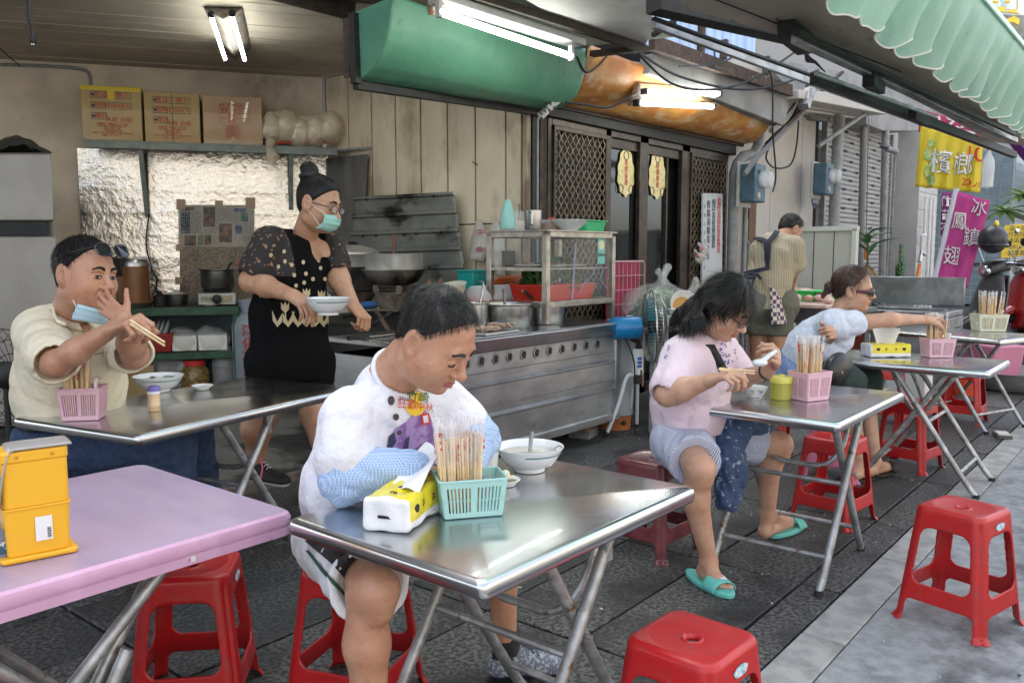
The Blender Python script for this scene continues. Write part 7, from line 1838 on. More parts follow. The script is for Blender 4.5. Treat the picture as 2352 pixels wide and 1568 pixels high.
# ---- plants
m_leaf = M('glossy_leaf',(.035,.11,.025),.3,col2=(.06,.16,.04),scale=12,transl=.25); m_dry = M('dry_leaf',(.3,.2,.1),.8,col2=(.38,.28,.15),scale=20,transl=.2); m_stem = M('green_stem',(.06,.1,.03),.6)
def leaf(base,dirv,up,L,W,curl=.3,mat=None,nm='leaf',par=None,wav=0):
 d = Vector(dirv).normalized(); s_ = d.cross(Vector(up)).normalized(); n_ = s_.cross(d)
 def f(u,v):
  w_ = W*math.sin(PI*min(1,.04 + u*.96)) ** .8*(1 - .25*u); return Vector(base) + d*L*u + n_*(-curl*L*u*u + abs(v - .5)*w_*.35) + s_*(v - .5)*w_ + n_*wav*math.sin(u*18 + v*3)*.01
 return obj(nm,MB().grid(f,8,4),mat or m_leaf,par)
bp = gy(1990,655,3.4); t = thing('potted_plant','leafy plant with dry brown lower leaves standing before the left shutter','plant',bp); rr = random.Random(9)
obj('stem',MB().tube([(0,0,-.2),(.03,0,.1),(-.02,0,.55)],[.025,.02,.01],8),m_stem,t)
for i in range(9):
 a = i*2.4; leaf((0,0,.4 + .04*i),(math.cos(a),math.sin(a),.9 - .06*i),(0,0,1),.42,.12,.35,par=t)
for i in range(10): a = i*1.9; leaf((0,0,.28),(math.cos(a),math.sin(a),-.9),(0,0,1),.34,.07,.2,m_dry,'dry_leaf',t,wav=1)
bp = gy(2062,648,3.3); t = thing('potted_plant','dark green feathery plant right of the hanging orange handles','plant',bp)
for k_,(dx,dz,n_) in enumerate(((.05,.55,9),(-.12,.25,6),(.2,.28,6))):
 obj('stem',MB().tube([(dx*.3,0,-.2),(dx,0,dz)],.012,6),m_stem,t)
 for i in range(n_):
  for s_ in (-1,1): leaf((dx*.3 + dx*.7*i/n_,0,-.05 + (dz + .05)*i/n_),(s_*.9,-.3,.6),(0,-1,.4),.15,.07,.15,par=t)
bp = gd(2350,500,11.5); t = thing('small_tree','small frangipani tree with broad light green leaves at the right edge','tree',(bp.x,bp.y,0)); zt4 = bp.z
obj('trunk',MB().tube([(.3,-.3,0),(.2,-.2,zt4),(0,0,zt4 + .3)],[.06,.05,.03],8),M('grey_bark',(.2,.18,.15),.8),t)
m_lf2 = M('light_green_leaf',(.12,.22,.05),.35,col2=(.17,.28,.08),scale=8,transl=.35)
for hx,hy,hz in ((0,0,zt4 + .3),(.35,-.2,zt4 + .45),(.2,.25,zt4 + .1)):
 obj('limb',MB().tube([(.2,-.2,zt4 - .1),(hx,hy,hz)],.025,6),M('grey_bark'),t)
 for i in range(13): a = i*2.4; leaf((hx,hy,hz),(math.cos(a),math.sin(a),.7 - .08*i),(0,0,1),.34,.11,.3,m_lf2,par=t)
m_tree = M('tree_foliage',(.05,.09,.03),.7,col2=(.09,.14,.05),scale=2)
for k_,(x,y,s_,lab) in enumerate(((30,2.0,2.2,'round street tree far down the street, nearer one'),(36,-1.5,2.8,'round street tree far down the street, farther one'))):
 t = thing('street_tree',lab,'tree',(x,y,0)); obj('trunk',MB().tube([(0,0,0),(.1,0,2.4)],[.16,.1],8),M('grey_bark'),t); lp = leaf_pile('crown',(0,0,2.6),s_,s_,s_*.9,1500,m_tree,k_,t,.16); lp['kind'] = 'stuff'
# ---- basins, bins
t = thing('metal_basin','large grey metal basin on the ground at the right edge','basin',gz(2345,905,0) + Vector((.35,.12,0)))
obj('basin',MB().lathe([(0,.005),(.30,0),(.36,.03),(.44,.16),(.455,.2),(.47,.2),(.455,.19),(.43,.14),(.33,.03),(0,.02)],44),M('dull_basin',(.34,.35,.35),.45,.3,col2=(.24,.25,.25),scale=6),t)
t = thing('pink_bin','pink plastic bin behind the farthest table','bin',gz(2270,900,0) + Vector((.6,.1,0)),R_(55)); obj('bin',MB().box((0,0,.22),(.5,.42,.44),taper=.82),M('pink_bin_plastic',(.55,.2,.3),.5,col2=(.5,.18,.28),scale=3),t,bevel=.02)
t = thing('orange_bucket','small orange red bucket beside the pink bin','bucket',gz(2245,915,0) + Vector((.2,.15,0))); obj('bucket',MB().lathe([(0,0),(.12,0),(.15,.2),(.16,.2),(.14,.19)],24),M('orange_red_plastic',(.6,.08,.03),.4),t)
t = thing('white_crate','white crate with blue packets under the middle table','crate',(8.6,2.15,0)); obj('crate',MB().box((0,0,.2),(.3,.5,.4)),m_sgw,t,bevel=.01); obj('blue_packet',MB().box((-.16,.1,.3),(.02,.12,.12)),m_btn,t)
# ---- scooters
m_sblk = M('black_scooter_plastic',(.018,.018,.02),.3,spec=.6,coat=.3); m_sred = M('red_scooter_paint',(.4,.01,.012),.15,coat=.8); m_seat = M('black_vinyl_seat',(.02,.02,.022),.45); m_tyre = M('tyre_rubber',(.02,.02,.02),.8); m_chr = M('chrome',(.7,.7,.7),.1,1.0); m_slv = M('silver_grey_panel',(.3,.31,.33),.35,.5)
def ribbon(side,w0,w1):
 mb = MB(); n_ = len(side); vs = []
 for (x,z,w_) in side: vs += [(x,-w_,z),(x,w_,z)]
 return vs
def loftbody(secs,n=14):
 """secs: list of (x, zc, half height, half width)"""
 mb = MB(); vs = []
 for x,zc,hz,hw in secs:
  for i in range(n):
   a = 2*PI*i/n; c_,s_ = math.cos(a),math.sin(a); vs.append((x,hw*math.copysign(abs(c_) ** .7,c_),zc + hz*math.copysign(abs(s_) ** .7,s_)))
 fs = [(k_*n + i,k_*n + (i + 1) % n,(k_ + 1)*n + (i + 1) % n,(k_ + 1)*n + i) for k_ in range(len(secs) - 1) for i in range(n)]
 fs += [tuple(range(n - 1,-1,-1)),tuple((len(secs) - 1)*n + i for i in range(n))]
 return mb.add(vs,fs)
def wheel(x,par,r=.23):
 rx = Matrix.Translation((x,0,r)) @ Matrix.Rotation(PI/2,4,'X'); w_ = obj('wheel',MB().tube([rx @ Vector(((r - .05)*math.cos(a),(r - .05)*math.sin(a),0)) for a in [2*PI*i/28 for i in range(28)]],.052,8,closed=True),m_tyre,par)
 mb = MB(); mb.lathe([(0,-.03),(.04,-.03),(.13,-.01),(.18,-.04),(.18,.04),(.13,.01),(.04,.03),(0,.03)],24,mtx=rx); obj('rim',mb,m_slv,w_)
def scooter(loc,rz,body,label,helmet=None,steer=0.0):
 t = thing('parked_scooter',label,'scooter',loc,rz,'scooters parked along the street')
 wheel(.62,t); wheel(-.62,t)
 obj('front_fender',loftbody([(.42,.36,.02,.03),(.5,.46,.05,.07),(.62,.5,.05,.08),(.78,.42,.05,.07),(.86,.33,.02,.03)]),body,t)
 obj('front_shield',MB().grid(lambda u,v: (.60 - .20*v + .06*(1 - (2*u - 1) ** 2) - .08*(1 - v),(u - .5)*(.20 + .24*math.sin(PI*min(1,.2 + v*.75))),.30 + .62*v),14,14),M('dark_grey_shield',(.06,.06,.065),.3,coat=.3) if body is m_sblk else body,t,thick=.03)
 obj('inner_shield',MB().grid(lambda u,v: (.50 - .17*v - .05*(1 - (2*u - 1) ** 2),(u - .5)*(.18 + .2*math.sin(PI*min(1,.2 + v*.75))),.28 + .62*v),10,10),m_sblk,t,thick=.02)
 obj('floorboard',loftbody([(-.15,.26,.05,.15),(.1,.24,.05,.16),(.42,.26,.06,.14)]),m_sblk,t)
 obj('body_panel',loftbody([(-.98,.66,.04,.05),(-.85,.62,.10,.12),(-.55,.56,.16,.17),(-.25,.48,.2,.17),(-.12,.42,.16,.13)]),body,t)
 obj('seat',loftbody([(-.92,.80,.03,.06),(-.75,.80,.06,.13),(-.4,.76,.06,.15),(-.15,.72,.06,.13),(-.05,.70,.03,.07)]),m_seat,t)
 obj('tail_light',loftbody([(-1.02,.68,.03,.06),(-.97,.7,.05,.1)]),m_sred,t)
 obj('handlebar_cover',loftbody([(.28,.98,.04,.08),(.36,1.0,.07,.14),(.48,.97,.07,.11),(.53,.93,.04,.06)]),m_sblk,t)
 obj('headlight',MB().ball((.52,0,.94),(.04,.08,.06),14,8),m_chr,t)
 obj('handlebar',MB().tube([(.34,-.36,1.0),(.38,-.18,1.02),(.38,.18,1.02),(.34,.36,1.0)],.014,8),m_chr,t)
 for s_ in (-1,1):
  obj('grip',MB().tube([(.34,s_*.36,1.0),(.36,s_*.24,1.01)],.021,8),m_seat,t); obj('brake_lever',MB().tube([(.40,s_*.2,1.0),(.42,s_*.3,.99),(.40,s_*.37,.98)],.007,6),m_chr,t)
  obj('mirror_stem',MB().tube([(.36,s_*.2,1.03),(.38,s_*.26,1.16),(.36,s_*.30,1.2)],.006,6),m_chr,t); obj('mirror',MB().ball((.36,s_*.33,1.23),(.015,.07,.045),12,8),m_sblk,t)
 obj('rear_rack',MB().tube([(-.7,-.12,.84),(-1.0,-.12,.87),(-1.04,0,.87),(-1.0,.12,.87),(-.7,.12,.84)],.011,6),m_chr,t)
 obj('side_stand',MB().tube([(-.1,.14,.22),(-.15,.28,.02)],.012,6),m_chr,t)
 obj('exhaust',MB().tube([(-.3,-.17,.2),(-.6,-.2,.24),(-.95,-.2,.3)],[.03,.05,.045],10),m_sblk,t)
 return t
def sc_at(px,py,d,az,mat,label,k=1.25):
 q = gd(px,py,d); f_ = Vector((math.cos(R_(az)),math.sin(R_(az)),0))*.36*k; t = scooter((q.x - f_.x,q.y - f_.y,0),R_(az),mat,label); t.scale = (k,)*3; return t
sc_at(2294,604,10.6,140,m_sblk,'black scooter with grey leg shield and a helmet on its handlebar')
hc = gd(2281,549,10.45); t = thing('helmet','matt black open face helmet hanging on the scooter mirror','helmet',hc)
obj('helmet_shell',MB().ball((0,0,0),(.19,.17,.175),24,14),M('matt_black_shell',(.03,.03,.035),.4),t); obj('visor_edge',MB().tube([(.18*math.cos(a),.165*math.sin(a),-.07) for a in [2*PI*i/24 for i in range(24)]],.014,6,closed=True),m_sblk,t); obj('side_mirror',MB().ball((.1,-.24,.10),(.07,.03,.035),10,6),m_chr,t); obj('yellow_badge',MB().ball((-.02,-.03,.19),(.05,.03,.045),10,6),m_yp,t)
sc_at(2365,630,11.6,145,m_sred,'red scooter parked behind the black one with the helmet')
sc_at(2410,610,13.0,150,m_sblk,'black scooter farthest back in the parked row')
# = PEOPLE
def skinmat(nm,c,c2):
 return M(nm,c,.42,col2=c2,scale=9,lo=.35,hi=.7,sss=.05,spec=.5,bump=.0022,bscale=70,col3=(c[0]*.82,c[1]*.62,c[2]*.55),scale3=20,lo3=.52,hi3=.74,detail=8)
sk_tan = skinmat('skin_tanned',(.50,.275,.175),(.42,.205,.125)); sk_pale = skinmat('skin_light',(.56,.34,.235),(.48,.26,.17)); sk_mid = skinmat('skin_medium',(.50,.285,.175),(.42,.21,.125))
m_lip = M('lip_skin',(.36,.12,.1),.4); m_hair = M('black_hair',(.004,.0032,.003),.45,col2=(.009,.007,.006),scale=60,stretch=(1,1,.2),spec=.3,bump=.003,bscale=120)
m_hairg = M('greying_hair',(.012,.011,.010),.5,col2=(.075,.068,.065),scale=30,lo=.52,hi=.7,spec=.3,bump=.003,bscale=150); m_hairb = M('brown_hair',(.075,.03,.02),.38,col2=(.03,.014,.01),scale=30,bump=.003,bscale=90,spec=.5)
m_eyew = M('eye_white',(.6,.57,.53),.2); m_iris = M('dark_iris',(.015,.01,.008),.15)
V = Vector
def frame(az,pitch,roll=0.0):
 F = V((math.cos(R_(az))*math.cos(R_(pitch)),math.sin(R_(az))*math.cos(R_(pitch)),-math.sin(R_(pitch))))
 S = V((0,0,1)).cross(F).normalized(); U = F.cross(S)
 q = Matrix.Rotation(R_(roll),3,F); return F,q @ S,q @ U
class Head:
 def __init__(h,c,az,pitch,hs=1.0,roll=0.0,fat=1.0):
  h.c = V(c); h.F,h.S,h.U = frame(az,pitch,roll); h.k = hs; h.fat = fat
  h.R = Matrix(((h.F.x,h.S.x,h.U.x),(h.F.y,h.S.y,h.U.y),(h.F.z,h.S.z,h.U.z)))
 def p(h,f,s,u): return h.c + (h.F*f + h.S*s + h.U*u)*h.k
 def sdf(h,neck,nr,res=.0027,closed=False):
  m = .155*h.k; lo = [min(h.c[i],neck[i]) - m for i in range(3)]; hi = [max(h.c[i],neck[i]) + m for i in range(3)]
  s = SDF(lo,hi,res); k_ = h.k; fa = h.fat
  def E(f,sd_,u,rf,rs,ru,k=.02,op='add',rot=None): s.ell(h.p(f,sd_,u),(rf*k_,rs*k_,ru*k_),rot or h.R,k*k_,op)
  def Cp(a,b,ra,rb,k=.01,op='add'): s.cap(h.p(*a),h.p(*b),ra*k_,rb*k_,k*k_,op)
  E(-.012,0,.035,.095,.076,.085,.01); E(.022,0,-.025,.066,.066*fa,.085,.03); E(.04,0,-.088,.04,.042*fa,.03,.04)
  for d in (-1,1):
   E(.048,d*.036,-.034,.03,.03*fa,.032,.03); E(.0,d*.05*fa,-.062,.04,.022,.036,.03)
  Cp((.076,-.034,.022),(.076,.034,.022),.012,.012,.02)
  for d in (-1,1):
   E(.093,d*.031,.001,.014,.017,.012,.014,'sub'); E(.0755,d*.031,-.001,.0125,.0155,.0105,.005)
   Cp((.081,d*.044,-.013),(.086,d*.020,-.017),.003,.003,.006)
  Cp((.084,0,.012),(.104,0,-.026),.0075,.0105,.012); E(.107,0,-.031,.0135,.0145,.0125,.006)
  for d in (-1,1): E(.094,d*.0135,-.036,.011,.0085,.008,.006); E(.098,d*.007,-.044,.004,.0035,.003,.003,'sub')
  Cp((.089,-.004,-.046),(.092,0,-.054),.005,.005,.008)
  for d in (-1,1): Cp((.094,0,-.060),(.082,d*.023,-.064),.006,.0035,.006); Cp((.093,0,-.071),(.081,d*.021,-.067),.0065,.0035,.006)
  for d in (-1,1): Cp((.100,0,-.0655),(.084,d*.024,-.0665),.0018,.0018,.003,'sub'); Cp((.088,d*.02,-.04),(.076,d*.033,-.066),.0012,.0012,.008,'sub')
  E(.071,0,-.098,.018,.022,.015,.015)
  tl = h.R @ Matrix.Rotation(R_(-12),3,'Y')
  for d in (-1,1):
   E(-.010,d*.082,-.008,.026,.0125,.040,.006,rot=tl); E(-.004,d*.094,-.003,.014,.008,.024,.004,'sub',rot=tl); E(-.002,d*.078,-.032,.009,.006,.01,.005)
  s.cap(h.p(-.022,0,-.045),V(neck),nr*.95,nr*1.08,.03)
  s.cap(h.p(-.03,0,-.03),V(neck) + h.F*-.01,nr*.8,nr*.9,.03)
  return s.mesh()
 def local(h,P): q = P - np.array(h.c); return np.stack([q @ np.array(a) for a in (h.F,h.S,h.U)],1)/h.k
 def eyes(h,par,open_=0.0,look=(0,0),brow=m_hair,lash=True):
  for d in (-1,1):
   if open_ > 0:
    obj('eye',MB().ball(h.p(.0785,d*.031,-.001),(.0105*h.k,.0145*h.k,.0065*open_*h.k),16,10,mtx=h.R.to_4x4()),m_eyew,par)
    obj('iris',MB().ball(h.p(.0878,d*.031 + look[0],-.001 + look[1]),(.0025*h.k,.0058*h.k,.0056*h.k*min(1,open_)),12,8,mtx=h.R.to_4x4()),m_iris,par)
    for dz,r_ in ((.0064*open_,.0016),(-.0064*open_,.0008)): obj('eyelid',MB().tube([h.p(.0865 + .003*math.sin(PI*t),d*(.016 + .030*t),-.001 + dz*math.sin(PI*(.12 + .76*t))) for t in [i/8 for i in range(9)]],r_*h.k,5),m_iris,par)
   else:
    obj('eyelashes',MB().tube([h.p(.0882 - .005*abs(2*t - 1) ** 2,d*(.017 + .029*t),-.0065 - .003*math.sin(PI*t)) for t in [i/8 for i in range(9)]],.0017*h.k,5),m_iris,par)
   obj('eyebrow',MB().grid(lambda u,v: h.p(.0945 - .014*u*u,d*(.012 + .038*u),.024 + .006*math.sin(PI*min(1,u*1.1)) + (v - .5)*.011*(1 - .5*u)),10,2),brow,par,thick=.002)
def strands(nm,P,n,dirf,L,w,lift,mat,par,seed=1,mask=None,seg=4):
 """thin hair ribbons lying along a hair surface"""
 rr = np.random.RandomState(seed); idx = np.arange(len(P))
 if mask is not None: idx = idx[mask(P)]
 if len(idx) == 0: return
 mb = MB()
 for i in rr.choice(idx,n):
  p = V(P[i]); d,nn = dirf(p); d = (V(d) + V(rr.uniform(-.22,.22,3))).normalized(); s_ = d.cross(nn)
  if s_.length < 1e-3: continue
  s_.normalize(); l_ = L*rr.uniform(.6,1.3); pts = []
  for k_ in range(seg + 1):
   t = k_/seg; c_ = p + d*l_*t + nn*(lift*math.sin(PI*t*.8) + .001) ; ww = w*(1 - t*.85); pts += [c_ - s_*ww,c_ + s_*ww]
  mb.add(pts,[(2*k_,2*k_ + 1,2*k_ + 3,2*k_ + 2) for k_ in range(seg)])
 o = obj(nm,mb,mat,par,flat=True); o['kind'] = 'stuff'; return o
def hand(s,wr,d,n,th,sc=1.0,curl=(20,30,20),tcurl=20,spread=.5,curls=None,wrad=.027,fore=None):
 """hand on a wrist: d = towards the fingers, n = out of the back of the hand, th = thumb side"""
 wr,d = V(wr),V(d).normalized(); n = (V(n) - d*V(n).dot(d)).normalized(); t_ = d.cross(n).normalized()
 if t_.dot(V(th)) < 0: t_ = -t_
 if fore is not None: s.cap(fore,wr,wrad*1.15*sc,wrad*.92*sc,.01,flat=n,fs=.85)
 for i,o_ in enumerate((.027,.009,-.009,-.026)):
  kn = wr + d*(.088 - .004*abs(i - 1))*sc + t_*o_*sc
  s.cap(wr + t_*o_*.6*sc,kn,.0165*sc,.0105*sc,.012*sc,flat=n,fs=.9)
  c_ = curls[i] if curls else curl; a = 0; p = kn; L = (.040,.045,.042,.033)[i]*sc; r_ = (.0092,.0094,.0088,.0076)[i]*sc
  sp = t_*(o_/.027)*.10*spread
  for j,f_ in enumerate((1,.68,.52)):
   a += R_(c_[j]); v_ = (d*math.cos(a) - n*math.sin(a) + sp).normalized(); q = p + v_*L*f_; s.cap(p,q,r_*(1 - .08*j),r_*(.93 - .1*j),.003*sc); p = q
 b = wr + d*.022*sc + t_*.024*sc - n*.006*sc; a = R_(tcurl)
 v1 = (d*.62 + t_*.72 - n*.35).normalized(); m_ = b + v1*.040*sc; s.cap(wr + t_*.012*sc,m_,.016*sc,.0125*sc,.012*sc)
 v2 = (d*(.85*math.cos(a)) + t_*(.45*math.cos(a) - .7*math.sin(a)) - n*(.3 + .6*math.sin(a))).normalized(); m2 = m_ + v2*.032*sc; s.cap(m_,m2,.0105*sc,.0098*sc,.004*sc); s.cap(m2,m2 + (v2 - t_*.3*math.sin(a)).normalized()*.025*sc,.0098*sc,.008*sc,.003*sc)
def handmesh(wr,fore,d,n,th,sc=1.0,res=.0028,**k):
 wr = V(wr); m = .2*sc; s = SDF([wr[i] - m for i in range(3)],[wr[i] + m for i in range(3)],res)
 f2 = wr + (V(fore) - wr).normalized()*min((V(fore) - wr).length,.12); hand(s,wr,d,n,th,sc,fore=f2,**k); return s.mesh()
def foot(s,ank,toe,r=.034,sc=1.0,up=(0,0,1)):
 ank,toe = V(ank),V(toe); d = (toe - ank); d.z = 0; d.normalize(); zf = toe.z
 s.cap(ank,V((ank.x,ank.y,zf + .03*sc)) - d*.02*sc,r,.03*sc,.02); s.cap(V((ank.x,ank.y,zf + .022*sc)) - d*.035*sc,toe - d*.05*sc + V((0,0,.012*sc)),.028*sc,.026*sc,.02)
 s.cap(ank + V((0,0,-.01)),toe - d*.07*sc + V((0,0,.02*sc)),r*.8,.022*sc,.03)
 w_ = d.cross(V((0,0,1)))
 for i,o_ in enumerate((-.027,-.011,.002,.014,.025)): q = toe - d*(.045 + .006*i)*sc + w_*o_*sc; s.cap(q + V((0,0,.006))*sc,q + d*(.04 - .004*i)*sc,.0115*sc if i else .014*sc,.0085*sc if i else .012*sc,.004)
def bodymesh(caps,res,pad=.08,ells=()):
 pts = [V(c[0]) for c in caps] + [V(c[1]) for c in caps]; R = max(max(c[2],c[3]) for c in caps) + pad
 lo = [min(p[i] for p in pts) - R for i in range(3)]; hi = [max(p[i] for p in pts) + R for i in range(3)]
 s = SDF(lo,hi,res)
 for c in caps: s.cap(c[0],c[1],c[2],c[3],c[4] if len(c) > 4 else .03,flat=c[5] if len(c) > 5 else None,fs=c[6] if len(c) > 6 else 1.0)
 for e in ells: s.ell(*e)
 return s
def cloth_mesh(nm,caps,res,mat,par,cuts=(),carve=(),folds=(.006,26),relax=1,ells=(),seed=1.,sdir=None):
 s = bodymesh(caps,res,ells=ells); X,Y,Z = s.coords()
 if folds:
  A,fr = folds
  if sdir: X2,Y2,Z2 = X*sdir[0],Y*sdir[1],Z*sdir[2]
  else: X2,Y2,Z2 = X,Y,Z
  w_ = wob(X2,Y2,Z2,fr,seed); w2 = wob(X2,Y2,Z2,fr*2.1,seed + 2); s.F += A*(.35 - 1.3*np.abs(w_) ** .7) + A*.55*(.35 - np.abs(w2) ** .7)
 for p,n in cuts: s.plane(p,n)
 for c in carve: s.cap(c[0],c[1],c[2],c[3],.004,'sub')
 P,F = s.mesh(); o = np_mesh(nm,P,F,mat,par,relax); return o,P,F
def ncarve(nb,nrm,r): return (nb + nrm*(r*.75),nb + nrm*.3,r,r*1.5)
def scarve(s_,e_,t,r,r2=None): d = (e_ - s_).normalized(); a = s_ + (e_ - s_)*t; return (a + d*r*.95,a + d*.35,r,r2 or r*1.05)
def hcarve(s_,e_,t): d = (e_ - s_).normalized(); return (s_ + (e_ - s_)*t + d*.35,s_ + (e_ - s_)*t + d*.36,.35,.35)
def setmats(o,mats,cond):
 for m_ in mats: o.data.materials.append(m_)
 n = len(o.data.polygons); c = np.zeros(n*3); o.data.polygons.foreach_get('center',c); o.data.polygons.foreach_set('material_index',cond(c.reshape(-1,3)).astype(np.int32))
def faceidx(h): 
 def f(c): l = h.local(c); return ((np.abs(l[:,1]) < .0235) & (l[:,2] > -.0765) & (l[:,2] < -.0565) & (l[:,0] > .078 + .0*l[:,0]) & (np.abs(l[:,1]) < .0245 - (np.abs(l[:,2] + .0665)*.9))).astype(int)
 return f
def hairdir(h,kind='down'):
 cr = h.p(-.04,0,.12)
 def f(p):
  nn = (p - h.p(-.012,0,.03)).normalized()
  d = (p - cr) if kind == 'crown' else -h.U
  d = d - nn*d.dot(nn); d = d if d.length > 1e-4 else h.F; return d.normalized(),nn
 return f
def hair_short(h,mat,par,front=(.062,.066),ns=1400,L=.02,seed=1,ncut=-.045,thick=1.0,side=(-.018,-.01)):
 m = .14*h.k; s = SDF([h.c[i] - m for i in range(3)],[h.c[i] + m for i in range(3)],.0035); k_ = h.k
 s.ell(h.p(-.014,0,.037),(.1035*k_*thick,.0845*k_*thick,.0925*k_*thick),h.R,0)
 s.cap(h.p(-.06,0,-.02),h.p(-.05,0,.04),.05*k_,.06*k_,.02)
 X,Y,Z = s.coords(); s.F += .0016*wob(X,Y,Z,260,seed) + .002*wob(X,Y,Z,90,seed + 1)
 s.plane(h.p(front[0],0,front[1]),h.F*.75 - h.U*.66,k=.012)
 s.plane(h.p(side[0],0,side[1]),h.F*.8 - h.U*.6,k=.01); s.plane(h.p(0,0,ncut),-h.U + h.F*.35,k=.01)
 for d in (-1,1): s.cap(h.p(-.008,d*.07,-.01),h.p(-.008,d*.1,-.01),.03*k_,.03*k_,.008,'sub'); 
 P,F = s.mesh(); o = np_mesh('hair',P,F,mat,par)
 strands('hair_strands',P,ns,hairdir(h,'crown'),L*k_,.0007*k_,.003,mat,o,seed); return o,P,F
def chain(pts,r,k=.03): return [(pts[i],pts[i + 1],r[i],r[i + 1],k) for i in range(len(pts) - 1)]
def glasses(h,par,mat,tint=None,w=.0235,hh=.016,wrap=False):
 mb = MB()
 for d in (-1,1):
  pts = [h.p(.104 - .25*max(0,abs(w*math.cos(a) + .032) - .03) ** 1.3,d*(.032 + w*math.cos(a)),-.003 + hh*math.copysign(abs(math.sin(a)) ** .8,math.sin(a))) for a in [2*PI*i/20 for i in range(20)]]
  mb.tube(pts,.0018*h.k,5,closed=True)
  if tint: obj('lens',MB().add([tuple(p) for p in pts],[tuple(range(20))]),tint,par,flat=True,thick=.001)
  mb.tube([h.p(.098,d*.055,.004),h.p(.05,d*.078,.004),h.p(-.005,d*.084,.002),h.p(-.02,d*.083,-.008)],.0022*h.k,5)
 mb.tube([h.p(.104,-.009,.002),h.p(.107,0,.005),h.p(.104,.009,.002)],.0018*h.k,5); return obj('glasses',mb,mat,par)
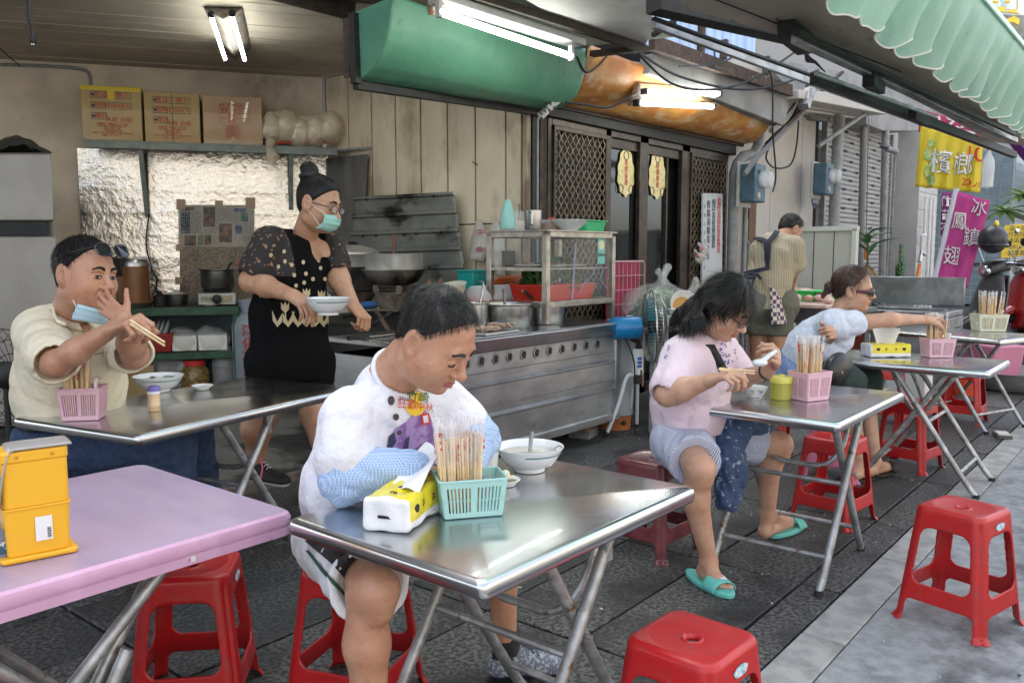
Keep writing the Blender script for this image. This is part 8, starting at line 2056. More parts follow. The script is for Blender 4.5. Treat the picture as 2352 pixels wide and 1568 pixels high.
# ---- A: man in the white T-shirt -
def P_white():
 t = thing('person','man in a white printed T-shirt and blue gingham sleeves bending over his food','person')
 h = Head(gd(1003,778,2.16),281,36,1.05,roll=4,fat=1.24)
 nb = gd(905,868,2.3); pel = V((1.69,1.99,.53)); chest = gd(872,1000,2.38); mid = gd(822,1120,2.44)
 X_ = V((1,0,0)); sR = nb + V((-.16,.015,-.095)); sL = nb + V((.18,-.01,-.085))
 eR,wR = gd(798,1090,2.17),gd(955,1072,2.16); eL,wL = gd(1088,1008,2.42),gd(1070,1080,2.28)
 kR = gd(862,1352,2.04); aR = V((kR.x + .02,kR.y + .04,.08)); kL = V((1.99,1.64,.5)); aL = V((2.05,1.69,.09))
 hR,hL = pel + V((-.1,-.03,0)),pel + V((.1,-.03,0))
 caps = chain([pel,mid,chest,nb],[.11,.115,.115,.055]) + [(sR,sL,.042,.042,.03)] + chain([sR,eR,wR],[.042,.042,.03]) + chain([sL,eL,wL],[.045,.042,.03])
 caps += chain([hR,kR],[.08,.058]) + [(kR + V((0,.03,-.03)),kR + (aR - kR)*.3 + V((0,.03,0)),.050,.056,.03),(kR + (aR - kR)*.3 + V((0,.03,0)),aR,.053,.032,.03),(kR + V((0,-.012,0)),kR + V((0,-.012,-.05)),.048,.036,.02)]
 caps += chain([hL,kL],[.085,.06]) + [(kL,kL + (aL - kL)*.35 + V((0,.025,0)),.052,.054,.03),(kL + (aL - kL)*.35 + V((0,.02,0)),aL,.05,.034,.03)]
 B = bodymesh(caps,.0085).mesh(); Hm = h.sdf(nb,.062)
 Rh = handmesh(wR,eR,gd(1010,1085,2.2) - wR,V((0,0,1)),V((0,1,0)),1.05,curl=(35,45,30)); Lh = handmesh(wL,eL,gd(1045,1105,2.24) - wL,V((0,0,1)),V((-1,0,0)),1.05,curl=(35,45,30))
 P,F = join_np([B,Hm,Rh,Lh]); b = np_mesh('body',P,F,sk_tan,t); setmats(b,[m_lip],faceidx(h))
 h.eyes(b,0,brow=m_hairg); hair_short(h,m_hairg,t,ns=5200,L=.016,seed=3,front=(.052,.080),thick=1.0)
 m_tee = M('white_cotton',(.70,.70,.76),.85,sheen=.1,bump=.045,bscale=6)
 T = chain([pel + V((0,.0,0)),mid,chest,nb + (chest - nb)*.25],[.158,.152,.152,.085],.06)
 T[0] = T[0][:5] + (V((0,1,0)),.82)
 T += [(sR + V((.05,0,.01)),sL - V((.05,0,-.01)),.068,.068,.06),(sR,sR + (eR - sR)*.66,.066,.084,.05),(sL,sL + (eL - sL)*.62,.066,.080,.05)]
 nrm = (h.p(-.03,0,-.06) - nb).normalized()
 tee,TP,TF = cloth_mesh('t_shirt',T,.0062,m_tee,t,cuts=[(V((0,0,.545)),(0,0,-1))],folds=(.011,17),seed=2.,sdir=(1,1,.6),
  carve=[ncarve(nb,nrm,.068),scarve(sR,eR,.84,.074),scarve(sL,eL,.8,.07)])
 obj('collar',MB().tube([nb + nrm*.03 + (Matrix.Rotation(a,3,nrm) @ nrm.orthogonal().normalized())*.072 for a in [2*PI*i/28 for i in range(28)]],.009,6,closed=True),m_tee,tee)
 gm = M('blue_gingham',(.25,.42,.68),.85); N,L_,bs = nodes_of(gm); tc = N.new('ShaderNodeTexCoord'); tot = None
 for ax in range(3):
  sx = N.new('ShaderNodeSeparateXYZ') if ax == 0 else sx
  if ax == 0: L_.new(tc.outputs['Object'],sx.inputs[0])
  m1 = N.new('ShaderNodeMath'); m1.operation = 'MULTIPLY'; m1.inputs[1].default_value = 2*PI/.0062; L_.new(sx.outputs[ax],m1.inputs[0])
  m2 = N.new('ShaderNodeMath'); m2.operation = 'SINE'; L_.new(m1.outputs[0],m2.inputs[0]); m3 = N.new('ShaderNodeMath'); m3.operation = 'GREATER_THAN'; m3.inputs[1].default_value = 0; L_.new(m2.outputs[0],m3.inputs[0])
  if tot is None: tot = m3
  else: a_ = N.new('ShaderNodeMath'); a_.operation = 'ADD'; L_.new(tot.outputs[0],a_.inputs[0]); L_.new(m3.outputs[0],a_.inputs[1]); tot = a_
 cr = N.new('ShaderNodeValToRGB'); cr.color_ramp.elements[0].color = (.19,.33,.56,1); cr.color_ramp.elements[1].color = (.50,.60,.76,1); d3 = N.new('ShaderNodeMath'); d3.operation = 'DIVIDE'; d3.inputs[1].default_value = 3; L_.new(tot.outputs[0],d3.inputs[0]); L_.new(d3.outputs[0],cr.inputs[0]); L_.new(cr.outputs[0],bs.inputs['Base Color'])
 for e_,w_,s_,sd2 in ((eR,wR,sR,1.),(eL,wL,sL,5.)):
  cloth_mesh('gingham_sleeve',[(e_ + (s_ - e_)*.62,e_,.064,.070,.03),(e_,e_ + (w_ - e_)*.95,.068,.046,.03)],.005,gm,t,folds=(.007,30),seed=sd2,sdir=(1,1,1.6))
 m_sw = M('white_shorts',(.66,.67,.70),.8); m_sb = M('black_panel',(.02,.02,.022),.7); m_st = M('dark_green_stripe',(.02,.08,.05),.7)
 kd = (kR - hR); sh_,SPp,SFf = cloth_mesh('shorts',[(hR + V((0,.03,0)),hL + V((0,.03,0)),.12,.12,.05),(hR,hR + kd*.95,.11,.10,.05),(hL,hL + (kL - hL)*.8,.115,.1,.05)],.0068,m_sw,t,folds=(.009,30),seed=7.,cuts=[(V((0,0,.70)),(0,0,1))],carve=[hcarve(hR,kR,.86),scarve(hR,kR,.78,.088)])
 Bs = bvh_of(SPp,SFf)
 vs,fs = many_px([[(700,1240),(760,1290),(800,1340),(815,1320),(850,1300),(800,1270),(745,1235)]]); decal('black_side_panel',Bs,vs,fs,m_sb,sh_,subdiv=25,off=.003)
 vs,fs = many_px([[(703,1262),(740,1310),(800,1385),(806,1380),(750,1310),(712,1262)]]); decal('green_piping',Bs,vs,fs,m_st,sh_,subdiv=18,off=.004)
 cloth_mesh('sock',[(aL + V((0,0,.09)),aL + V((0,0,-.02)),.043,.046,.02)],.005,m_sb,t,folds=(.003,60),cuts=[(aL + V((0,0,.085)),(0,0,1))])
 m_shoe = M('grey_sport_shoe',(.13,.15,.19),.7,col2=(.35,.37,.4),scale=90,lo=.52,hi=.56); m_sole = M('navy_sole',(.03,.045,.09),.6)
 def shoe(a_,d_,m1_,m2_,L=.27,par=None,nm='shoe'):
  d_ = V(d_).normalized(); w_ = d_.cross(V((0,0,1))); z0 = a_.z - .09; heel = V((a_.x,a_.y,z0)) - d_*.06; toe_ = heel + d_*L
  s = SDF([min(heel[i],toe_[i]) - .08 for i in range(2)] + [z0 - .01],[max(heel[i],toe_[i]) + .08 for i in range(2)] + [z0 + .15],.0042)
  s.cap(heel + d_*.035 + V((0,0,.05)),heel + d_*.06 + V((0,0,.085)),.043,.042,.02); s.cap(heel + d_*.04 + V((0,0,.04)),toe_ - d_*.05 + V((0,0,.035)),.042,.044,.02,flat=(0,0,1),fs=.75); s.cap(heel + d_*.08 + V((0,0,.08)),toe_ - d_*.08 + V((0,0,.045)),.032,.03,.03)
  s.cap(heel + d_*.035 + V((0,0,.10)),heel + d_*.05 + V((0,0,.15)),.036,.04,.008,'sub'); s.plane((0,0,z0),(0,0,-1)); P_,F_ = s.mesh(); o = np_mesh(nm,P_,F_,m1_,par); setmats(o,[m2_],lambda c: (c[:,2] < z0 + .026).astype(int))
  for i in range(5): q = heel + d_*(.105 + .018*i) + V((0,0,.118 - .012*i)); obj('lace',MB().tube([q - w_*.022,q + V((0,0,.006)),q + w_*.022 + d_*.008],.0028,5),m2_,o)
  return o
 so = shoe(aL,(.72,-.69,0),m_shoe,m_sole,par=t); shoe(aR,(.5,-.85,0),m_shoe,m_sole,par=t)
 BT = bvh_of(TP,TF); C_ = lambda n_,c,c2=None: M(n_,c,.8,col2=c2,scale=30,lo=.45,hi=.55) if c2 else M(n_,c,.8)
 pv,pf = many_px([[(880,1040),(905,985),(935,965),(965,930),(985,950),(1000,985),(995,1050),(950,1048),(900,1052)]]); decal('purple_print',BT,pv,pf,C_('purple_print',(.2,.09,.28),(.33,.22,.42)),tee,subdiv=14)
 star = [(953 + (26 if i % 2 else 9)*math.cos(2*PI*i/20),925 + (30 if i % 2 else 12)*math.sin(2*PI*i/20)) for i in range(20)]
 pv,pf = many_px([star]); decal('yellow_burst',BT,pv,pf,C_('yellow_print',(.75,.5,.04)),tee,subdiv=10,off=.0022)
 for tx,x,y,s_,mt in (('狂歡',934,928,24,m_rl),('竹崎',958,912,26,M('green_print',(.02,.12,.05),.8)),('中秋',975,934,20,m_rl),('2015',926,915,11,m_ink)):
  v_,f_ = text_px(tx,x,y,s_,rot=.1,bold=.03); decal('print_lettering',BT,v_,f_,mt,tee,off=.0032)
 polys = [disc_px(898,919,8,10,11),disc_px(909,956,7,10,8),disc_px(917,992,6,10,6)]; v_,f_ = many_px(polys); decal('lantern_print',BT,v_,f_,C_('dark_print',(.06,.05,.05)),tee,off=.002)
 v_,f_ = many_px([[(885,1045),(892,1000),(905,990),(910,1012),(898,1030),(900,1048)],[(925,1030),(930,1005),(940,1000),(936,1040)]]); decal('cow_patch',BT,v_,f_,C_('navy_print',(.04,.035,.1)),tee,off=.0025,subdiv=12)
 v_,f_ = many_px([[(915,1048),(935,1036),(965,1033),(978,1045),(970,1052)]]); decal('landscape_print',BT,v_,f_,C_('landscape_print',(.1,.25,.06),(.5,.2,.1)),tee,off=.0026,subdiv=8)
 v_,f_ = many_px([[(966,950),(984,946),(986,972),(968,975)]]); decal('red_seal',BT,v_,f_,m_rl,tee,off=.0028); v_,f_ = many_px([[(970,954),(981,951),(982,968),(972,970)]]); decal('seal_gap',BT,v_,f_,m_tee,tee,off=.0034)
 return shoe
shoe = P_white()
# ---- B: man in the cream shirt ---
def P_cream():
 t = thing('person','man in a cream polo shirt with sunglasses pushed onto his hair','person')
 h = Head(gd(198,630,3.22),287,5,1.16,roll=-4,fat=1.18)
 nb = gd(168,722,3.38); pel = gd(165,985,3.62); mid = gd(160,890,3.56); chest = gd(165,800,3.46)
 sR,sL = gd(92,765,3.34),gd(255,768,3.6); eR,wR = gd(128,835,3.05),gd(262,752,2.98); eL,wL = gd(310,815,3.30),gd(284,733,3.06)
 kR,kL = gd(390,1020,3.5),gd(430,1000,3.75); fR,fL = V((kR.x + .03,kR.y,.05)),V((kL.x + .1,kL.y,.15))
 caps = chain([pel,mid,chest,nb],[.14,.15,.15,.06]) + [(sR,sL,.06,.06,.03)] + chain([sR,eR],[.055,.048]) + [(eR,eR + (wR - eR)*.35,.044,.045,.03),(eR + (wR - eR)*.35,wR,.044,.028,.03)] + chain([sL,eL],[.055,.048]) + [(eL,eL + (wL - eL)*.35,.048,.05,.03),(eL + (wL - eL)*.35,wL,.048,.031,.03)]
 B = bodymesh(caps,.008).mesh(); Hm = h.sdf(nb,.07)
 Rh = handmesh(wR,eR,gd(305,735,2.93) - wR,V((-.3,-.2,1)),V((.2,.2,.3)),1.25,curls=((55,60,30),(65,70,30),(70,75,40),(75,75,40)),tcurl=35)
 Lh = handmesh(wL,eL,gd(220,682,3.10) - wL,V((-.65,-.72,.1)),V((.3,-.1,.9)),.98,curls=((14,12,8),(10,14,10),(12,18,12),(18,22,14)),tcurl=-15,spread=1.5)
 P,F = join_np([B,Hm,Rh,Lh]); b = np_mesh('body',P,F,sk_tan,t); setmats(b,[m_lip],faceidx(h))
 h.eyes(b,.8,look=(-.003,0)); hair_short(h,m_hair,t,ns=3000,L=.018,seed=5,front=(.062,.066))
 m_cr = M('cream_shirt',(.72,.65,.48),.75,sheen=.1,bump=.028,bscale=6)
 nrm = (h.p(-.03,0,-.06) - nb).normalized()
 T = chain([pel,mid,chest,nb + (chest - nb)*.3],[.19,.205,.185,.09],.06) + [(sR,sL,.085,.085,.05),(sR,sR + (eR - sR)*.85,.09,.092,.04),(sL,sL + (eL - sL)*.8,.088,.088,.04)]
 tee,TP,TF = cloth_mesh('polo_shirt',T,.007,m_cr,t,folds=(.011,16),seed=4.,cuts=[(pel + V((0,0,.045)),(0,0,-1))],carve=[ncarve(nb,nrm,.078),scarve(sR,eR,.8,.07),scarve(sL,eL,.75,.068)])
 BT = bvh_of(TP,TF); col = [(118,706),(128,742),(165,758),(186,760),(178,742),(150,716),(132,690)]
 v_,f_ = many_px([col,[(205,712),(228,740),(222,765),(205,752),(190,728)]]); o = decal('collar',BT,v_,f_,m_cr,tee,off=.018,subdiv=14); md = o.modifiers.new('t','SOLIDIFY'); md.thickness = .012
 v_,f_ = many_px([[(184,742),(204,740),(212,770),(215,805),(205,790),(194,768)]]); decal('open_neck',BT,v_,f_,sk_tan,tee,off=.004,subdiv=12)
 v_,f_ = many_px([disc_px(207,778,2.5),disc_px(228,836,2.5)]); decal('button',BT,v_,f_,m_foam,tee,off=.006)
 v_,f_ = many_px([[(208,812),(245,806),(247,809),(209,815)],[(245,806),(249,845),(246,846),(243,809)]]); decal('pocket_seam',BT,v_,f_,M('shirt_seam',(.42,.38,.28),.8),tee,off=.003,subdiv=12)
 m_jean = M('blue_denim',(.018,.035,.085),.85,col2=(.03,.055,.12),scale=40,bump=.001,bscale=300)
 cloth_mesh('jeans',[(pel + V((-.08,0,-.04)),pel + V((.08,0,-.04)),.16,.16,.05),(pel + V((-.05,-.02,-.06)),kR,.13,.10,.05),(pel + V((.08,0,-.06)),kL,.13,.10,.05),(kR,fR,.10,.07,.04),(kL,fL,.10,.07,.04)],.0085,m_jean,t,folds=(.008,25),seed=3.,cuts=[(pel + V((0,0,.03)),(0,0,1))])
 obj('belt',MB().grid(lambda u,v: pel + V((.185*math.cos(u*2*PI),.175*math.sin(u*2*PI),.0 + .035*v)),32,1),M('black_leather',(.02,.02,.02),.35),t,thick=.006)
 shoe(fR + V((0,0,.05)),(.6,-.6,0),m_ink,m_ink,par=t)
 g = Head(h.p(-.002,0,.052),0,0); g.F,g.S,g.U = (h.F*.93 + h.U*.35).normalized(),h.S,(h.U*.93 - h.F*.35).normalized(); g.k = h.k*1.12; m_sg = M('sunglass_black',(.012,.012,.014),.12,coat=.6,spec=.7)
 glasses(g,t,m_sg,tint=m_sg,w=.027,hh=.02).name = 'sunglasses'
 m_mask = M('pale_blue_mask',(.42,.62,.72),.75)
 obj('face_mask',MB().grid(lambda u,v: h.p(.056 + .044*math.sin(PI*u) - .02*v,(u - .5)*.150,-.112 - .046*v*(1 - .15*math.sin(PI*u)) + .02*abs(2*u - 1) - .006*math.sin(v*14)),20,10),m_mask,t,thick=.003)
 obj('ear_loop',MB().tube([h.p(.045,-.07,-.1),h.p(.02,-.078,-.06),h.p(-.004,-.088,-.03)],.0016,5),m_sgw,t)
 c = thing('held_chopsticks','pair of pale wooden chopsticks held by the man in the cream shirt','chopsticks')
 for dy in (0,8): obj('chopstick',MB().tube([gd(300,735 + dy,2.9),gd(378,785 + dy,2.86)],[.0048,.0036],6),m_wood,c)
P_cream()
# ---- C: standing woman in black --
def P_black():
 t = thing('person','woman in black lace top and shorts with a mask carrying a white bowl','person'); D = 4.62
 h = Head(gd(733,468,D - .08),290,16,1.20,roll=-3,fat=1.02)
 nb = gd(700,545,D + .02); chest = gd(672,620,D + .02); mid = gd(665,720,D + .04); pel = gd(668,815,D + .06)
 sR,sL = gd(618,568,D - .08),gd(750,572,D + .14); eR,wR = gd(577,645,D - .12),gd(668,676,D - .34); eL,wL = gd(778,640,D + .1),gd(812,702,D - .0)
 hR,hL = gd(620,840,D - .02),gd(715,835,D + .1); kR,aR = gd(608,945,D + .0),gd(590,1052,D + .08); kL,aL = gd(722,945,D - .02),gd(745,1050,D - .1)
 caps = chain([pel,mid,chest,nb],[.17,.18,.16,.065]) + [(sR,sL,.07,.07,.04)] + [(sR,eR,.072,.060,.03),(eR,eR + (wR - eR)*.4,.058,.056,.03),(eR + (wR - eR)*.4,wR,.054,.034,.03)] + [(sL,eL,.08,.062,.03),(eL,wL,.06,.037,.03)]
 caps += [(hR,kR,.115,.078,.04),(kR,kR + (aR - kR)*.35 + V((-.02,.02,0)),.075,.085,.03),(kR + (aR - kR)*.35 + V((-.02,.02,0)),aR,.083,.045,.03),(hL,kL,.115,.078,.04),(kL,aL,.08,.045,.03)]
 B = bodymesh(caps,.0095).mesh(); Hm = h.sdf(nb,.06,res=.0034)
 Rh = handmesh(wR,eR,gd(716,706,D - .42) - wR,V((-.2,-.6,.8)),V((.2,-.5,.6)),1.3,curls=((45,30,20),(45,35,20),(48,40,22),(50,40,25)),tcurl=10,res=.0036)
 Lh = handmesh(wL,eL,gd(838,730,D - .06) - wL,V((.1,-.5,.8)),V((.5,-.6,0)),1.3,curl=(60,75,45),tcurl=35,res=.0036)
 P,F = join_np([B,Hm,Rh,Lh]); b = np_mesh('body',P,F,sk_mid,t)
 h.eyes(b,0)
 m = .2*h.k; s = SDF([h.c[i] - m for i in range(3)],[h.c[i] + m for i in range(3)],.0045); k_ = h.k
 s.ell(h.p(-.014,0,.037),(.1035*k_,.0845*k_,.0935*k_),h.R,0); s.ell(h.p(-.05,0,-.01),(.05*k_,.06*k_,.06*k_),h.R,.02)
 s.plane(h.p(.055,0,.06),h.F*.8 - h.U*.6,k=.01); s.plane(h.p(-.02,0,-.03),h.F*.75 - h.U*.66,k=.01)
 s.cap(h.p(-.06,0,.08),h.p(-.08,0,.105),.05*k_,.045*k_,.015); s.ell(h.p(-.092,0,.135),(.043*k_,.043*k_,.034*k_),h.R,.004); P_,F_ = s.mesh(); ho = np_mesh('hair',P_,F_,m_hair,t)
 strands('hair_strands',P_,1500,lambda p: (((h.p(-.07,0,.13) - p) - (p - h.c).normalized()*(h.p(-.07,0,.13) - p).dot((p - h.c).normalized())).normalized() if (h.p(-.07,0,.13) - p).length > .01 else h.U,(p - h.c).normalized()),.05,.0012,.002,m_hair,ho)
 obj('hair_tie',MB().tube([h.p(-.078 + .036*math.cos(a),.04*math.sin(a),.108 + .012*math.cos(a)) for a in [2*PI*i/20 for i in range(20)]],.014*k_,8,closed=True),m_ink,ho)
 glasses(h,t,M('dark_glasses_frame',(.03,.02,.025),.3),tint=M('clear_lens',(.8,.8,.8),.05,alpha=.18))
 m_mk = M('mint_mask',(.32,.58,.52),.75)
 obj('face_mask',MB().grid(lambda u,v: h.p(.083 + .034*math.sin(PI*u) ** .8 - .018*(v - .35) ** 2*4 - .002*math.sin(v*22),(u - .5)*.135,-.022 - .085*v*(1 - .18*abs(2*u - 1)) - .01*abs(2*u - 1)),20,14),m_mk,t,thick=.003)
 for d in (-1,1): obj('ear_loop',MB().tube([h.p(.085,d*.066,-.03),h.p(.04,d*.08,-.015),h.p(-.005,d*.088,.005)],.0016,5).tube([h.p(.075,d*.066,-.09),h.p(.03,d*.08,-.05),h.p(-.005,d*.09,-.03)],.0016,5),m_sgw,t)
 m_bk = M('black_jersey',(.0045,.0045,.005),.9,spec=.12,bump=.03,bscale=6); nrm = (h.p(-.03,0,-.07) - nb).normalized()
 T = [(nb + (chest - nb)*.35,chest,.10,.165,.06),(chest,mid,.165,.192,.06),(mid,pel + V((0,0,-.02)),.192,.205,.06),(pel + V((0,0,-.02)),pel + V((0,0,-.16)),.205,.20,.05),(sR,sL,.09,.09,.05),(sR,sR + (eR - sR)*.62,.105,.10,.04),(sL,sL + (eL - sL)*.5,.10,.095,.04)]
 tee,TP,TF = cloth_mesh('black_top',T,.0085,m_bk,t,folds=(.014,12),seed=3.,sdir=(1,1,.25),cuts=[(pel + V((0,0,-.12)),(0,0,-1))],carve=[ncarve(nb,nrm,.082),(nb + h.F*.13 + V((0,0,-.03)),nb + h.F*.1 + V((0,0,.2)),.075,.09),scarve(sR,eR,.66,.085),scarve(sL,eL,.6,.08)])
 lace = M('black_lace',(.02,.016,.015),.8,col2=(.30,.17,.11),scale=46,lo=.60,hi=.66,detail=2); setmats(tee,[lace],lambda c: ((c[:,2] > (sR.z - .155)) & (((c - np.array(sR)) @ np.array((sL - sR).normalized()) < .075) | ((c - np.array(sL)) @ np.array((sR - sL).normalized()) < .04))).astype(int))
 cloth_mesh('black_shorts',[(hR + V((.02,0,.03)),hL + V((-.02,0,.03)),.14,.14,.05),(hR,hR + (kR - hR)*.32,.125,.118,.05),(hL,hL + (kL - hL)*.32,.125,.118,.05)],.009,m_bk,t,folds=(.006,20),cuts=[(hR + (kR - hR)*.27,(kR - hR))])
 BT = bvh_of(TP,TF); m_gp = M('gold_print',(.48,.38,.22),.5)
 rows_ = [(622,585),(652,577),(746,577),(655,600),(640,612),(670,608),(696,602),(628,640),(676,631),(702,628),(731,598),(735,615),(698,648),(648,658),(762,660),(718,640),(745,640),(680,655)]
 v_,f_ = many_px([disc_px(x,y,4.2,9,5) for x,y in rows_]); decal('gold_dots',BT,v_,f_,m_gp,tee,off=.004)['kind'] = 'stuff'
 tul = []
 for x,y,s_,a in ((655,705,1,0),(703,672,.9,.05),(737,676,.9,.1),(750,690,.75,.15)):
  tul += [[(x - 9*s_,y - 12*s_),(x - 4*s_,y - 4*s_),(x,y - 13*s_),(x + 4*s_,y - 4*s_),(x + 9*s_,y - 12*s_),(x + 9*s_,y + 4*s_),(x + 3*s_,y + 11*s_),(x - 3*s_,y + 11*s_),(x - 9*s_,y + 4*s_)],[(x - 1.5,y + 10*s_),(x + 1.5,y + 10*s_),(x + 3,742),(x,742)]]
 for x,w2,s_ in ((638,10,-1),(662,12,1),(684,12,-1),(703,12,1),(722,11,-1),(742,10,1),(758,7,-1)): tul += [[(x,750),(x - s_*w2,738),(x - s_*w2*1.1,718),(x - s_*w2*.5,728),(x,738),(x + s_*w2*.7,722),(x + s_*w2*1.2,712),(x + s_*w2,735)]]
 v_,f_ = many_px(tul); decal('tulip_print',BT,v_,f_,m_gp,tee,off=.005)
 shoe(aR + V((0,0,-aR.z + .12 + .09)),(.2,-.98,0),m_ink,m_sgw,L=.30,par=t,nm='shoe'); shoe(V((aL.x,aL.y,.21)),(.3,-.95,0),m_ink,m_sgw,L=.30,par=t)
 obj('pink_trim',MB().tube([gd(599,1050,D - .12),gd(603,1075,D - .14),gd(598,1100,D - .15)],.005,5),M('hot_pink',(.7,.1,.3),.6),t)
 c = gd(754,722,D - .46); bowl(c,.112,'white bowl with a grey green band carried by the woman in black',stripe=(m_band,-2.8,-.3),h=.085)
P_black()
# ---- D: woman in the pink shirt --
def P_pink():
 t = thing('person','woman in a pale pink shirt and glasses eating with a white spoon','person')
 h = Head(gd(1668,705,3.50),276,36,1.06,roll=4,fat=1.08)
 nb = gd(1614,768,3.62); pel = gd(1580,1003,3.8); chest = gd(1600,850,3.66); mid = gd(1584,925,3.74)
 sR,sL = nb + V((-.15,.01,-.085)),nb + V((.17,0,-.08)); eR,wR = gd(1533,905,3.42),gd(1632,872,3.30); eL,wL = gd(1706,868,3.80),gd(1765,850,3.48)
 kR,aR = gd(1608,1075,3.42),gd(1628,1285,3.55); kL,aL = gd(1790,1020,3.98),gd(1765,1178,4.1); hR,hL = pel + V((-.1,-.02,0)),pel + V((.12,-.02,0))
 tR,tL = gz(1668,1352,.03),gz(1832,1196,.03)
 caps = chain([pel,mid,chest,nb],[.12,.12,.115,.05]) + [(sR,sL,.05,.05,.03),(sR,eR,.052,.045,.03),(eR,eR + (wR - eR)*.35,.045,.046,.03),(eR + (wR - eR)*.35,wR,.045,.029,.03),(sL,eL,.05,.045,.03),(eL,wL,.045,.029,.03)]
 for a_,k_,an in ((hR,kR,aR),(hL,kL,aL)): q = k_ + (an - k_)*.32 + V((-.01,.03,0)); caps += [(a_,k_,.080,.058,.04),(k_,q,.054,.057,.03),(q,an,.055,.033,.03),(k_ + V((0,-.012,0)),k_ + V((0,-.014,-.05)),.046,.036,.02)]
 s = bodymesh(caps,.0075); foot(s,aR,tR,sc=1.05); foot(s,aL,tL,sc=1.05); B = s.mesh(); Hm = h.sdf(nb,.055,res=.003)
 Rh = handmesh(wR,eR,gd(1682,856,3.22) - wR,V((-.3,-.3,.9)),V((.2,.3,.6)),1.08,curls=((35,60,40),(42,65,40),(50,70,45),(58,70,45)),tcurl=35,res=.003)
 Lh = handmesh(wL,eL,gd(1795,808,3.38) - wL,V((.2,-.9,.3)),V((-.6,0,.6)),1.12,curls=((50,60,35),(55,65,35),(60,70,40),(65,70,40)),tcurl=35,res=.003)
 P,F = join_np([B,Hm,Rh,Lh]); b = np_mesh('body',P,F,sk_pale,t); setmats(b,[m_lip],faceidx(h)); h.eyes(b,0)
 glasses(h,t,M('violet_black_frame',(.03,.02,.05),.3),tint=M('amber_lens',(.35,.25,.12),.1,alpha=.3),hh=.017)
 k_ = h.k; s = SDF([h.c[i] - .3 for i in range(3)],[h.c[i] + .22 for i in range(3)],.0055)
 s.ell(h.p(-.014,0,.037),(.107*k_,.089*k_,.098*k_),h.R,0)
 g = V((0,0,-1)); fl = []
 for d,st,en in ((-1,h.p(-.045,-.07,.0),gd(1568,800,3.52)),(-1,h.p(-.02,-.078,.02),gd(1605,795,3.42)),(-1,h.p(-.08,-.03,.0),gd(1540,770,3.62)),(1,h.p(-.02,.08,.0),gd(1690,808,3.6)),(1,h.p(-.05,.06,.0),gd(1660,800,3.66))):
  md = (st + en)*.5 + V((-.02,.02,0)); s.cap(st,md,.042,.036,.02); s.cap(md,en,.036,.018,.02); fl.append((st,md,en))
 X,Y,Z = s.coords(); s.F += .004*wob(X,Y,Z,70,3.)
 s.plane(h.p(.064,0,.062),h.F*.8 - h.U*.6,k=.008)
 s.cap(h.p(.03,-.05,-.05),h.p(.06,-.085,-.03),.045*k_,.05*k_,.01,'sub'); s.ell(h.p(.075,0,-.04),(.07*k_,.085*k_,.085*k_),h.R,.01,'sub')
 s.cap(h.p(-.008,-.08,-.012),h.p(-.008,-.12,-.012),.03*k_,.03*k_,.008,'sub')
 P_,F_ = s.mesh(); ho = np_mesh('hair',P_,F_,m_hair,t)
 def hd(p):
  l = h.local(np.array([p]))[0]; nn = (p - h.p(-.014,0,.03)).normalized() if l[2] > -.03 else (p - nb).normalized(); d = (p - h.p(0,0,.13)) if l[2] > .02 else V((.05,-.1,-1)); d = d - nn*d.dot(nn)*(1 if l[2] > -.03 else .6); return d.normalized(),nn
 strands('hair_strands',P_,3600,hd,.075,.0012,.006,m_hair,ho,4)
 mb = MB(); rr = random.Random(3)
 for i in range(90):
  sd2 = rr.uniform(-.075,.075); a = h.p(.035 + rr.uniform(0,.02),sd2*.8,.112 - abs(sd2)*.4); bq = h.p(.100 - 2.5*sd2*sd2,sd2,.06); c = h.p(.108 - 4*sd2*sd2 + rr.uniform(0,.008),sd2*1.12 + rr.uniform(-.01,.01),.012 - rr.uniform(0,.02)); pts = catmull([a,bq,c],4); w_ = .0016
  vs = []
  for j,p in enumerate(pts): vs += [p - h.S*w_*(1 - j/len(pts)*.8),p + h.S*w_*(1 - j/len(pts)*.8)]
  mb.add(vs,[(2*j,2*j + 1,2*j + 3,2*j + 2) for j in range(len(pts) - 1)])
 obj('fringe',mb,m_hair,ho,flat=True)['kind'] = 'stuff'
 m_pt = M('pale_pink_cotton',(.72,.58,.65),.85,sheen=.1,bump=.024,bscale=7); nrm = (h.p(-.03,0,-.06) - nb).normalized()
 T = [(nb + V((-.05,.02,-.03)),chest + V((-.02,.02,.03)),.06,.12,.05),(pel + V((0,.01,.02)),mid,.150,.152,.06),(mid,chest,.152,.14,.06),(chest,nb + (chest - nb)*.25,.14,.078,.06),(sR,sL,.078,.078,.05),(sR,sR + (eR - sR)*.84,.078,.080,.04),(sL,sL + (eL - sL)*.8,.072,.072,.04)]
 tee,TP,TF = cloth_mesh('pink_shirt',T,.0068,m_pt,t,folds=(.01,17),seed=6.,sdir=(1,1,.6),cuts=[(pel + V((0,0,.03)),(0,0,-1))],carve=[ncarve(nb,nrm,.064),scarve(sR,eR,.78,.066),scarve(sL,eL,.75,.06)])
 BT = bvh_of(TP,TF); rr = random.Random(5); lv = []
 for cx,cy,n_ in ((1533,760,14),(1522,800,10),(1660,812,26),(1672,835,14)):
  for i in range(n_): lv.append(disc_px(cx + rr.gauss(0,11),cy + rr.gauss(0,13),rr.uniform(1.5,3.4),7,rr.uniform(1,2),rr.uniform(0,3)))
 v_,f_ = many_px(lv); decal('floral_print',BT,v_,f_,M('blue_floral_print',(.09,.12,.33),.8),tee,off=.0025)['kind'] = 'stuff'
 st = [(1630,790),(1641,810),(1652,830),(1662,850)]; mb = MB(); pts = [BT.ray_cast(CAMV,ray(x,y).normalized())[0] for x,y in st]; pts = [p + (CAMV - p).normalized()*.012 for p in pts if p]
